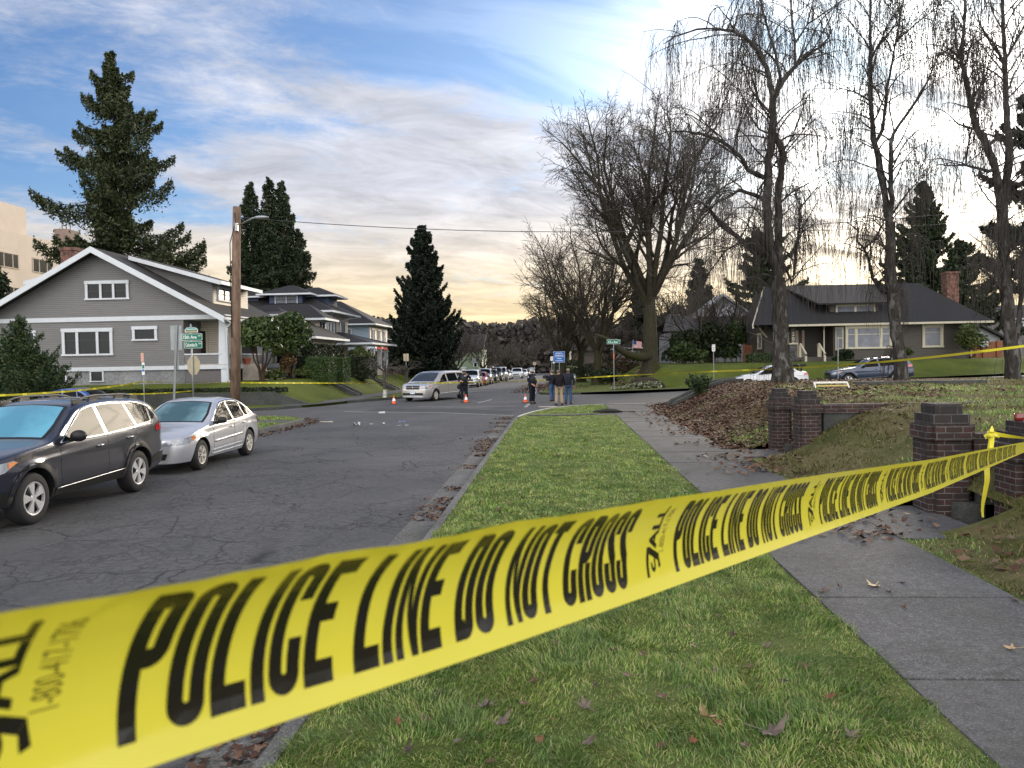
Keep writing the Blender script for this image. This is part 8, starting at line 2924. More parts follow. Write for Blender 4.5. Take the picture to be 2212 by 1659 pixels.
MB().lathe([(0.0, 0.0), (0.045, 0.0), (0.05, 0.015), (0.05, 0.085), (0.044, 0.09), (0.042, 0.03), (0.0, 0.025)], 14).build('glass', mat('red_glass', (0.16, 0.008, 0.012), 0.08, spec=0.9), jr, smooth=True)
MB().cyl((0, 0), 0.04, 0.026, 0.05, 10).build('wax', mat('wax', (0.35, 0.05, 0.05), 0.5), jr)
# further tape
rt = random.Random(4)
tp2 = thing('police_tape', 'spare yellow tape knotted on the right edge pillar with a loose end hanging down', 'police tape', (q3.x, q3.y, 1.2))
kn = P(2141, 936, q3.y - 0.06)
mb = MB()
end = P(2121, 1117, q3.y - 0.10)
ribbon(mb, [kn.lerp(end, i / 10) + Vector((0.012 * math.sin(i * 1.3), -0.012 * math.cos(i), 0)) for i in range(11)], [0.055 + 0.02 * math.sin(i * 0.9 + 1) for i in range(10)] + [0.01], None)
mb.v = []
mb.f = []
mb.mi = []
cl = [kn.lerp(end, i / 12) + Vector((0.010 * math.sin(i * 1.1), -0.01 * abs(math.cos(i)), 0)) for i in range(13)]
vs = []
for i, c_ in enumerate(cl):
	w_ = 0.062 if i < 9 else 0.062 * (13 - i) / 5 + 0.008
	tw = 0.35 * math.sin(i * 0.55)
	vs += [c_ + Vector((-w_ / 2, 0.02 * tw, 0)), c_ + Vector((0, -0.008 * math.cos(i * 0.8), 0)), c_ + Vector((w_ / 2, -0.02 * tw, 0))]
mb.add(vs, [(3 * i + k, 3 * i + k + 1, 3 * i + k + 4, 3 * i + k + 3) for i in range(12) for k in (0, 1)])
mb.build('hanging_end', M_TAPEF, tp2, keep=True, smooth=True)
mb = MB()
for k in range(7):
	d = rvec(rt)
	mb.tube([kn + d * 0.01, kn + d * 0.05 + rvec(rt) * 0.02, kn + d * 0.085 + rvec(rt) * 0.03], [0.016, 0.026, 0.006], 5)
mb.build('knot', M_TAPE, tp2, keep=True)
mb = MB()
e2 = P(2240, 948, q3.y - 0.12)
ribbon(mb, [kn.lerp(e2, i / 10) - Vector((0, 0, 0.01 * math.sin(i / 10 * PI))) for i in range(11)], 0.055, [20 + 6 * i for i in range(11)])
mb.build('crossing_strip', M_TAPE, tp2, keep=True, smooth=True)
tp3 = thing('police_tape', 'thin yellow police tape strung across the street from sign post to birch trunk', 'police tape', (0, 33, 1))
line = []
kp = [P(309, 825, 37.2), P(560, 827, 39.5), P(860, 828.5, 41.9), P(1000, 826.5, 43.3), P(1150, 822.5, 42.4), P(1215, 819, 42.8), P(1330, 812, 41.0), P(1500, 804, 37.0), P(1676, 797, 30.4)]
for a, b in zip(kp[:-1], kp[1:]):
	line += sagline(a, b, 0.0, 8)[:-1]
line.append(kp[-1])
mb = MB()
twl = [35 + 40 * math.sin(i * 0.5) * (1 if i < 20 else 0.6) for i in range(len(line))]
ribbon(mb, line, 0.07, twl)
mb.build('band', M_TAPEF, tp3, keep=True)
tp4 = thing('police_tape', 'yellow police tape running from the left birch trunk to the right edge', 'police tape', (10, 28, 1))
pf = P(1708, 794.5, 30.2)
pg = P(2260, 741, 21.0)
mb = MB()
line = sagline(pf, pg, 0.10, 40)
ribbon(mb, line, 0.07, [60 - 1.5 * i if i < 40 else 0 for i in range(len(line))])
mb.build('band', M_TAPEF, tp4, keep=True)
tp5 = thing('police_tape', 'yellow police tape from the left edge up to the narrow sign post', 'police tape', (-20, 34, 1))
mb = MB()
pz1 = P(-30, 855, 24.5)
ribbon(mb, sagline(pz1, P(309, 824.5, 37.15), 0.12, 30), 0.075, [10] * 31)
mb.build('band', M_TAPEF, tp5, keep=True)
tp6 = thing('police_tape', 'lower yellow police tape tied to the stop sign post', 'police tape', (-16, 29, 1))
mb = MB()
ribbon(mb, sagline(P(240, 851, 29.2), P(418, 844, 29.35), 0.05, 16), 0.06, [15 + 2 * i for i in range(17)])
mb.build('band', M_TAPEF, tp6, keep=True)
# cones and litter
M_ORANGE = mat('cone_orange', (0.80, 0.10, 0.015), 0.5)
M_REFL = mat('cone_white', (0.78, 0.78, 0.80), 0.35)
cone0 = None
for (u, v, lab) in ((851, 873, 'orange traffic cone on the road left of the van'), (1007, 870, 'orange traffic cone in front of the officer with a hand at the chin'), (1135, 870, 'orange traffic cone left of the officer standing side on')):
	p = G(u, v, 0.0)
	if cone0 is None:
		r0 = thing('traffic_cone', lab, 'traffic cone', (p.x, p.y, 0.0), 0.2, 'traffic cones across the street')
		MB().box(-0.17, 0.17, -0.17, 0.17, 0.004, 0.03).build('base', M_PLAS, r0)
		MB().lathe([(0.125, 0.031), (0.118, 0.05), (0.088, 0.17), (0.050, 0.31), (0.036, 0.37), (0.024, 0.445), (0.018, 0.45), (0.0, 0.45)], 18).build('body', M_ORANGE, r0, smooth=True)
		MB().lathe([(0.0905, 0.171), (0.0525, 0.312), (0.05, 0.312)], 18).build('collar', M_REFL, r0, smooth=True)
		cone0 = r0
	else:
		c = copy_tree(cone0)
		c.location = (p.x, p.y, 0)
		c['label'] = lab
M_PAPER = mat('litter_white', (0.46, 0.48, 0.52), 0.6)
M_LBLUE = mat('litter_blue', (0.26, 0.34, 0.62), 0.6)
rp = random.Random(8)
def scrap(label, u, v, sx, sy, hgt, m, kind='paper'):
	p = G(u, v, 0.0)
	mb = MB()
	if kind == 'paper':
		n = 5
		vs = []
		for j in range(n):
			for i in range(n):
				vs.append(((i / 4 - 0.5) * sx, (j / 4 - 0.5) * sy, 0.006 + hgt * rp.random()))
		mb.add(vs, [(j * n + i, j * n + i + 1, (j + 1) * n + i + 1, (j + 1) * n + i) for j in range(n - 1) for i in range(n - 1)])
	else:
		mb.tube([(-sx / 2, 0, sy / 2), (-sx * 0.1, 0.01, sy / 2), (sx / 2, 0, sy / 2)], [sy / 2.1, sy / 2, sy / 1.7], 10)
	o = mb.build('litter', m, None)
	o.location = (p.x, p.y, 0.002)
	o.rotation_euler = (0, 0, rp.uniform(-0.5, 0.5))
	return tag(o, label, 'litter', 'scraps of litter on the road')
scrap('crumpled white scrap of paper, leftmost and largest of the row of litter', 770, 920, 0.26, 0.24, 0.13, M_PAPER)
scrap('small white scrap second from the left in the row of litter', 802, 918, 0.13, 0.11, 0.05, M_PAPER)
scrap('small white scrap in the middle of the row of litter', 828, 916, 0.13, 0.13, 0.06, M_PAPER)
scrap('flat bluish paper lying on the road right of the small scraps', 869, 911, 0.26, 0.2, 0.02, M_LBLUE)
scrap('long white strip of paper nearest the camera on the right of the litter', 871, 919.5, 0.45, 0.10, 0.02, M_PAPER)
scrap('white paper cup lying alone farther up the road', 825, 894, 0.28, 0.10, 0, M_PAPER, 'cup')
scrap('pale wooden stick in the gutter by the left corner lawn', 705, 913, 0.5, 0.05, 0, M_STEP, 'cup')
p = G(1325, 892, 0.15)
um = thing('umbrella', 'folded black umbrella lying across the concrete path by the corner', 'umbrella', (p.x - 0.05, p.y, 0.15), R(-4))
MB().tube([(-0.75, 0, 0.05), (-0.6, 0, 0.06), (-0.2, 0.02, 0.09), (0.15, 0.0, 0.075), (0.42, 0, 0.05)], [0.02, 0.045, 0.085, 0.07, 0.025], 8).build('canopy', M_PLAS, um, smooth=True)
MB().tube([(0.42, 0, 0.05), (0.62, 0, 0.045), (0.85, 0.0, 0.04), (0.89, 0.04, 0.04)], [0.014, 0.016, 0.03, 0.02], 6).build('handle', M_PLAS, um, smooth=True)
cb = tag(MB().tube([tuple(G(u, v, 0.17)) for u, v in ((1140, 898), (1190, 897.5), (1240, 897), (1290, 894.5))], 0.012, 5).build('cable', M_PLAS), 'thin black cable lying along the corner path to the umbrella', 'cable')
scrap('pale strip of wood on the corner patch of lawn', 1183, 888, 0.8, 0.05, 0, M_STEP, 'cup').location.z = 0.16
# pole, lamp and wires
M_POLE = bark('pole_wood', (0.10, 0.066, 0.047), (0.23, 0.16, 0.12), sc=0.6)
M_GALV = mat('galvanised_steel', (0.30, 0.32, 0.34), 0.45, 0.7, var=0.15, vscale=20)
YP = 29.0
pb_, pt_ = P(507, 880, YP), P(511.5, 447, YP)
up_ = thing('utility_pole', 'tall brown wooden utility pole with a street lamp arm', 'utility pole', (pb_.x, YP, 0.1))
MB().tube([(0, 0, -0.1), ((pt_.x - pb_.x) * 0.5, 0, (pt_.z - 0.1) * 0.5), (pt_.x - pb_.x, 0, pt_.z - 0.1)], [0.20, 0.175, 0.145], 14).build('pole', M_POLE, up_, smooth=True)
tx = pt_.x - pb_.x
arm = MB()
l0, l1, l2 = P(520, 485, YP), P(546, 471, YP - 0.3), P(556, 470, YP - 0.4)
arm.tube([Vector((tx + 0.14, -0.02, l0.z - 0.1)), l1 - Vector((pb_.x, YP, 0.1)), l2 - Vector((pb_.x, YP, 0.1))], 0.035, 6)
ar = arm.build('lamp_arm', M_GALV, up_, smooth=True)
hd = l2 - Vector((pb_.x, YP, 0.1))
mb = MB()
mb.ball((hd.x + 0.15, hd.y, hd.z), (0.30, 0.13, 0.075), 0, 12, 8)
mb.build('lamp_head', M_GALV, ar, smooth=True)
mb = MB()
mb.obox((tx + 0.05, -0.18, pt_.z - 0.9), (0.10, 0.12, 0.30))
mb.build('bracket_box', M_GALV, up_)
mb = MB()
mb.tube([(tx - 0.02, -0.17, pt_.z - 0.35), (tx + 0.02, -0.19, pt_.z - 0.7), (0.08, -0.2, pt_.z - 1.5), (0.05, -0.195, 3.2)], 0.018, 5)
mb.build('conduit', M_PLAS, up_, smooth=True)
M_WIRE = mat('wire_black', (0.012, 0.012, 0.013), 0.5)
tag(MB().tube(sagline(P(513, 469, YP), P(2380, 424, 30.0), 0.90, 48), 0.014, 5).build('overhead_wire', M_WIRE), 'long black overhead wire sagging from the utility pole across the street', 'wire')
tag(MB().tube(sagline(P(1570, 498, 60.0), P(2400, 446, 52.0), 0.5, 30), 0.022, 5).build('overhead_wire', M_WIRE), 'second thin overhead wire crossing behind the birches', 'wire')
# signs
M_GREEN = mat('sign_green', (0.004, 0.16, 0.10), 0.4)
M_SIGNW = mat('sign_white', (0.70, 0.74, 0.74), 0.45)
M_SIGNB = mat('sign_back', (0.26, 0.29, 0.30), 0.45, 0.5, var=0.15, vscale=4)
M_SIGNT = mat('stop_back', (0.42, 0.36, 0.24), 0.5, 0.2, var=0.1, vscale=4)
M_BLUE = mat('sign_blue', (0.010, 0.13, 0.48), 0.4)
M_REDP = mat('sign_red', (0.42, 0.05, 0.05), 0.5)
M_PINK = mat('faded_sign', (0.55, 0.32, 0.26), 0.6)
def put_text(root, body, x, y, z, w, h, m, name='lettering', bold=0.02):
	bm = text_bm(body, bold)
	for v in bm.verts:
		v.co = (x + (v.co.x - 0.5) * w, y, z + (v.co.y - 0.5) * h)
	return bm_obj(bm, name, m, root)
def rplate(w, h, r=0.03, t=0.004, y=0.0, z=0.0, x=0.0):
	pl = []
	for cx, cz, a0 in ((w / 2 - r, -h / 2 + r, -90), (w / 2 - r, h / 2 - r, 0), (-w / 2 + r, h / 2 - r, 90), (-w / 2 + r, -h / 2 + r, 180)):
		for k in range(4):
			a = R(a0 + 30 * k)
			pl.append((x + cx + r * math.cos(a), z + cz + r * math.sin(a)))
	return MB().xz(pl, y, y + t)
YS = 29.3
b0 = P(419, 880, YS)
st = thing('street_sign', 'street sign post with two green name plates above the back of a stop sign', 'street sign', (b0.x, YS, 0.13))
zt = lambda v: P(415, v, YS).z - 0.13
MB().tube([(0, 0, -0.1), (-0.035, 0, zt(700))], 0.032, 8).build('post', M_GALV, st, smooth=True)
w0, h0 = 1.0 * (437 - 395) / FPX * YS, (728 - 721) / 1661
hgt = (P(415, 713, YS).z - P(415, 722, YS).z) * 1.15
zc_ = zt(728.5)
pw = 0.66
x_ = P(417, 728, YS).x - b0.x
cen = lambda u: P(u, 728, YS).x - b0.x
def name_plate(root, txt, xa, xb, za, zb_2, small):
	wv, hv = xb - xa, zb_2 - za
	cx, cz = (xa + xb) / 2, (za + zb_2) / 2
	pl = rplate(wv, hv, 0.025, 0.004, -0.052, cz, cx).build('name_plate', M_SIGNW, root)
	rplate(wv - 0.03, hv - 0.03, 0.02, 0.003, -0.0555, cz, cx).build('plate_face', M_GREEN, pl)
	t = put_text(root, txt, cx - wv * 0.10, -0.0565, cz, wv * 0.66, hv * 0.52, M_SIGNW, bold=0.03)
	t.parent = pl
	t2 = put_text(root, small, cx + wv * 0.37, -0.0565, cz + hv * 0.17, wv * 0.13, hv * 0.22, M_SIGNW)
	t2.parent = pl
	return pl
name_plate(st, '15th Ave', cen(394), cen(438), zt(735.5), zt(721), 'SW')
name_plate(st, 'Columbia St', cen(399), cen(437.5), zt(752.5), zt(737.5), 'SW')
tpz0, tpz1 = zt(718.5), zt(706.5)
pl = [(cen(401), tpz0), (cen(429), tpz0), (cen(429), tpz0 + (tpz1 - tpz0) * 0.6), (cen(424), tpz1 - 0.02), (cen(415), tpz1), (cen(406), tpz1 - 0.02), (cen(401), tpz0 + (tpz1 - tpz0) * 0.6)]
tp = MB().xz(pl, -0.052, -0.048).build('topper', M_SIGNW, st)
ins = lambda f: [(cen(415) + (a - cen(415)) * f, (tpz0 + tpz1) / 2 + (b - (tpz0 + tpz1) / 2) * f) for a, b in pl]
MB().xz(ins(0.9), -0.0545, -0.0525).build('topper_face', mat('topper_teal', (0.03, 0.22, 0.22), 0.5), tp)
MB().box(cen(403), cen(427), -0.056, -0.0548, tpz0 + 0.02, tpz0 + 0.07).build('topper_band', mat('topper_ochre', (0.42, 0.30, 0.10), 0.5), tp)
MB().box(cen(405), cen(425), -0.056, -0.0548, tpz0 + 0.12, tpz0 + 0.145).build('topper_line', M_SIGNW, tp)
oc = MB()
rr_ = 0.40
zc2 = zt(789)
pl = [(rr_ * math.cos(R(22.5 + 45 * k)), zc2 + rr_ * math.sin(R(22.5 + 45 * k))) for k in range(8)]
oc.xz(pl, 0.040, 0.045)
o = oc.build('stop_plate', M_SIGNT, st)
o.rotation_euler = (0, 0, R(-26))
oc = MB().xz([(a_ * 0.995, zc2 + (b_ - zc2) * 0.995) for a_, b_ in pl], 0.0455, 0.047)
o2 = oc.build('stop_face', M_REDP, o)
YT = 28.3
b1 = P(373, 880, YT)
ts = thing('sign_post', 'tall galvanised sign post carrying the grey backs of a wide and a narrow sign', 'sign post', (b1.x, YT, 0.13))
zt1 = lambda v: P(375, v, YT).z - 0.13
mb = MB()
mb.tube([(0, 0, -0.1), (P(381, 703, YT).x - b1.x, 0, zt1(702))], 0.045, 4)
mb.build('post', M_GALV, ts)
xx = lambda u, v=730: P(u, v, YT).x - b1.x
MB().box(xx(367), xx(391), 0.05, 0.055, zt1(756), zt1(703)).build('sign_panel', M_SIGNB, ts)
MB().box(xx(377), xx(383), 0.048, 0.053, zt1(799), zt1(760)).build('sign_panel', M_SIGNB, ts)
YU = 37.2
b2 = P(312.5, 889, YU)
ns_ = thing('sign_post', 'thin sign post with a faded pink sign above small green and blue plates', 'sign post', (b2.x, YU, 0.13))
zt2 = lambda v: P(310, v, YU).z - 0.13
MB().tube([(0, 0, -0.1), (P(308.5, 764, YU).x - b2.x, 0, zt2(763))], 0.028, 6).build('post', M_GALV, ns_)
xx = lambda u: P(u, 780, YU).x - b2.x
rplate(0.15, zt2(762) - zt2(782), 0.04, 0.005, -0.05, (zt2(762) + zt2(782)) / 2, xx(308.6)).build('sign_plate', M_PINK, ns_)
sp_ = MB().box(xx(310) - 0.07, xx(310) + 0.07, -0.05, -0.045, zt2(810), zt2(783)).build('sign_plate', M_SIGNW, ns_)
MB().box(xx(310) - 0.055, xx(310) + 0.055, -0.052, -0.0505, zt2(796), zt2(788)).build('print', M_GREEN, sp_)
MB().box(xx(310) - 0.055, xx(310) + 0.055, -0.052, -0.0505, zt2(803), zt2(797.5)).build('print', M_BLUE, sp_)
def small_sign(name, label, u, v_top, v_plate, v_base, Y, w, m, post=0.025, lines=(), zbase=None, back=False, parts=None):
	b = P(u, v_base, Y)
	zb_3 = rz(b.x, Y) + 0.12 if zbase is None else zbase
	root = thing(name, label, 'sign', (b.x, Y, zb_3))
	z1, z0_3 = P(u, v_top, Y).z - zb_3, P(u, v_plate, Y).z - zb_3
	MB().tube([(0, 0, -0.15), (0, 0, z1 - 0.02)], post, 6).build('post', M_GALV, root)
	pl = rplate(w, z1 - z0_3, min(0.04, w / 5), 0.005, -0.045 if not back else 0.04, (z1 + z0_3) / 2).build('sign_plate', m, root)
	for (txt, fz_, fw, fh, mm) in lines:
		t = put_text(root, txt, 0, -0.0465, z0_3 + (z1 - z0_3) * fz_, w * fw, (z1 - z0_3) * fh, mm, bold=0.03)
		t.parent = pl
	return root, pl, z0_3, z1
r_, pl, za_, zb2_ = small_sign('parking_sign', 'large blue residential parking sign on a post beyond the men', 1208.7, 759, 783, 820, 63.0, 0.92, M_SIGNW, 0.035, (), rz(0, 63) + 0.12)
rplate(0.89, zb2_ - za_ - 0.03, 0.04, 0.003, -0.049, (za_ + zb2_) / 2).build('sign_face', M_BLUE, pl)
hh = zb2_ - za_
for txt, f_, w_, h_ in (('RESIDENTIAL', 0.83, 0.62, 0.11), ('NEIGHBORHOOD', 0.64, 0.74, 0.11), ('PARKING', 0.36, 0.40, 0.10), ('2 HOURS PER DAY', 0.16, 0.72, 0.09)):
	t = put_text(r_, txt, 0, -0.0505, za_ + hh * f_, 0.92 * w_, hh * h_, M_SIGNW, bold=0.03)
	t.parent = pl
MB().box(-0.43, 0.43, -0.0515, -0.0495, za_ + hh * 0.505, za_ + hh * 0.53).build('rule', M_SIGNW, pl)
small_sign('parking_sign', 'small white sign on a thin post left of the large blue sign', 1192.3, 770, 779, 815, 58.5, 0.20, M_SIGNW, 0.022, (('NO', 0.7, 0.5, 0.2, M_REDP), ('PARKING', 0.35, 0.8, 0.16, M_REDP)))
small_sign('parking_sign', 'tiny white sign on a thin post just left of the blue sign', 1197, 781, 785, 815, 66.0, 0.2, M_SIGNW, 0.02)
rr2 = small_sign('street_name_sign', 'green street name sign on a post at the right far corner', 1326.7, 733.3, 743.2, 838, 51.0, 0.88, M_SIGNW, 0.03, (), rz(3.5, 51) + 0.12)
rplate(0.855, rr2[3] - rr2[2] - 0.03, 0.03, 0.003, -0.049, (rr2[2] + rr2[3]) / 2).build('sign_face', M_GREEN, rr2[1])
for txt, x_, z_, w_, h_ in (('15', -0.26, 0.46, 0.17, 0.50), ('th', -0.10, 0.36, 0.09, 0.32), ('Ave', 0.13, 0.46, 0.27, 0.50), ('SW', 0.35, 0.70, 0.08, 0.22)):
	t = put_text(rr2[0], txt, x_, -0.0505, rr2[2] + (rr2[3] - rr2[2]) * z_, w_, (rr2[3] - rr2[2]) * h_, M_SIGNW, bold=0.02)
	t.parent = rr2[1]
MB().box(-0.035, 0.035, -0.04, -0.033, P(1327, 776, 51).z - rr2[0].location.z, P(1327, 762, 51).z - rr2[0].location.z).build('reflector', mat('orange_tag', (0.55, 0.16, 0.05), 0.4), rr2[0])
small_sign('no_parking_sign', 'white and red no parking sign on a pale post behind the leafy bank', 1542, 744, 759, 838, 49.9, 0.21, M_SIGNW, 0.03, (('NO', 0.82, 0.5, 0.13, M_REDP), ('PARKING', 0.55, 0.8, 0.11, M_REDP), ('ANY', 0.36, 0.5, 0.10, M_REDP), ('TIME', 0.2, 0.6, 0.10, M_REDP)))
small_sign('parking_sign', 'pale back of a sign on a post left of the van', 878.5, 764, 780, 845, 55.0, 0.38, M_SIGNT, 0.028, (), None, True)
small_sign('parking_sign', 'grey back of a sign above the champagne van roof by the green house', 1024.5, 774, 784, 806, 84.0, 0.42, M_SIGNB, 0.028, (), None, True)
small_sign('parking_sign', 'grey green back of a small sign beyond the parked cars', 1155, 782, 788.5, 806, 130.0, 0.55, M_SIGNT, 0.04, (), None, True)
s_ = small_sign('sign_post', 'plain grey sign post seen edge on before the blue crossover', 1810.5, 727, 770, 838, 45.0, 0.05, M_SIGNB, 0.03)
ys = thing('yard_sign', 'small white and blue yard sign right of the men', 'sign', (P(1237.5, 815, 60).x, 60, rz(1, 60) + 0.12))
MB().box(-0.2, 0.2, -0.012, 0.0, P(1237, 817, 60).z - ys.location.z, P(1237, 809.5, 60).z - ys.location.z).build('board', M_SIGNW, ys)
MB().box(-0.15, 0.19, -0.015, -0.0125, P(1237, 813, 60).z - ys.location.z, P(1237, 810, 60).z - ys.location.z).build('print', mat('slate_print', (0.08, 0.12, 0.2), 0.5), ys)
for sx in (-0.15, 0.15):
	MB().cyl((sx, 0.006), 0.008, -0.1, 0.6, 5).build('stake', M_GALV, ys)
# flags
def flag(label, u, v, Y, wid, hgt, lean, pole_to):
	p = P(u, v, Y)
	root = thing('flag', label, 'flag', tuple(p))
	nx_, ny_ = 13, 13
	rr = random.Random(int(u))
	cols = [mat('flag_red', (0.42, 0.02, 0.03), 0.7), mat('flag_white', (0.62, 0.62, 0.62), 0.7), mat('flag_blue', (0.02, 0.035, 0.16), 0.7)]
	mb = MB()
	vs = []
	for j in range(ny_ + 1):
		for i in range(nx_ + 1):
			a, b = i / nx_, j / ny_
			vs.append((a * wid + lean * b * hgt * 0.0, 0.06 * math.sin(a * 9 + b) * (0.3 + a), -b * hgt - lean * a * hgt))
	mb.add(vs, [])
	for j in range(ny_):
		for i in range(nx_):
			can = i < 5 and j < 7
			m = 2 if can else (0 if j % 2 == 0 else 1)
			mb.f.append((j * (nx_ + 1) + i, (j + 1) * (nx_ + 1) + i, (j + 1) * (nx_ + 1) + i + 1, j * (nx_ + 1) + i + 1))
			mb.mi.append(m)
	mb.build('cloth', cols, root)
	q = Vector(pole_to) - Vector(p)
	MB().tube([(0, 0, 0.06), tuple(q)], 0.018, 5).build('pole', M_TRIM, root)
	return root
p = P(797, 757, 66)
flag('striped flag hanging from the lit porch of the tall cream house', 800, 756, 66, 0.42, 1.0, 0.35, (p.x - 0.3, 66.4, p.z - 0.9))
p = P(1366, 735, 60)
flag('striped flag hanging beside the trunk of the huge maple', 1368, 736, 60, 0.64, 0.55, 0.12, (p.x - 0.05, 60.2, p.z - 1.2))
for u, v, lab in ((864, 774.5, 'left one of two warm lamps glowing under the tall dark spruce'), (872, 775, 'right one of two warm lamps glowing under the tall dark spruce')):
	p = P(u, v, 88)
	l = thing('porch_lamp', lab, 'lamp', tuple(p))
	MB().ball((0, 0, 0), 0.12, 0, 8, 6).build('bulb', M_LAMPW, l, smooth=True)
	MB().tube([(0, 0, 0.1), (0, 0.25, 0.2), (0, 0.3, -3.2)], 0.03, 5).build('bracket', M_SASH, l)
p = P(1251, 798, 184)
l = thing('porch_lamp', 'tiny white path light by the steps at the street end', 'lamp', tuple(p))
MB().ball((0, 0, 0), 0.16, 0, 8, 6).build('bulb', mat('cool_lamp', (1, 1, 1), 0.4, emit=(1, 0.95, 0.85), estr=8), l)
MB().tube([(0, 0, -0.1), (0, 0, -1.4)], 0.05, 5).build('post', M_SASH, l)
# people
M_SKIN = mat('skin', (0.42, 0.24, 0.17), 0.55, var=0.08, vscale=12)
M_UNI = mat('navy_uniform', (0.010, 0.012, 0.022), 0.7, spec=0.15, var=0.25, vscale=9)
M_BLKJ = mat('black_jacket', (0.011, 0.010, 0.013), 0.75, spec=0.15, var=0.25, vscale=6)
M_NAVJ = mat('navy_jacket', (0.016, 0.020, 0.034), 0.7, spec=0.15, var=0.25, vscale=6)
M_KHAKI = mat('khaki_cloth', (0.34, 0.27, 0.18), 0.8, var=0.12, vscale=8, bump=0.3, bscale=14)
M_JEAN = mat('blue_denim', (0.040, 0.085, 0.18), 0.8, var=0.3, vscale=7, bump=0.3, bscale=14)
M_SHOE = mat('dark_shoe', (0.015, 0.014, 0.014), 0.5)
M_HAIRG = mat('grey_brown_hair', (0.13, 0.10, 0.08), 0.8)
M_HELM = mat('white_helmet', (0.45, 0.47, 0.50), 0.25, coat=1.0)
M_VISOR = mat('clear_visor', (0.30, 0.33, 0.36), 0.08, spec=0.9)
M_MASK = mat('black_mask', (0.008, 0.008, 0.008), 0.8)
def skin_obj(name, joints, edges, m, parent=None, root=0, sub=1):
	"""joints: list of (x, y, z, r) ; a Skin modifier grows one surface over them"""
	me = bpy.data.meshes.new(name)
	me.from_pydata([j[:3] for j in joints], edges, [])
	me.materials.append(m)
	o = bpy.data.objects.new(name, me)
	C.objects.link(o)
	sk = o.modifiers.new('Skin', 'SKIN')
	sk.use_smooth_shade = True
	lay = me.skin_vertices[0].data if me.skin_vertices else None
	if lay is None:
		bm = bmesh.new()
		bm.from_mesh(me)
		bm.verts.layers.skin.verify()
		bm.to_mesh(me)
		bm.free()
		lay = me.skin_vertices[0].data
	for i, j in enumerate(joints):
		rr = j[3]
		lay[i].radius = rr if hasattr(rr, '__len__') else (rr, rr)
		lay[i].use_root = (i == root)
	if sub:
		s = o.modifiers.new('Subsurf', 'SUBSURF')
		s.levels = s.render_levels = sub
	if parent is not None:
		o.parent = parent
	return o
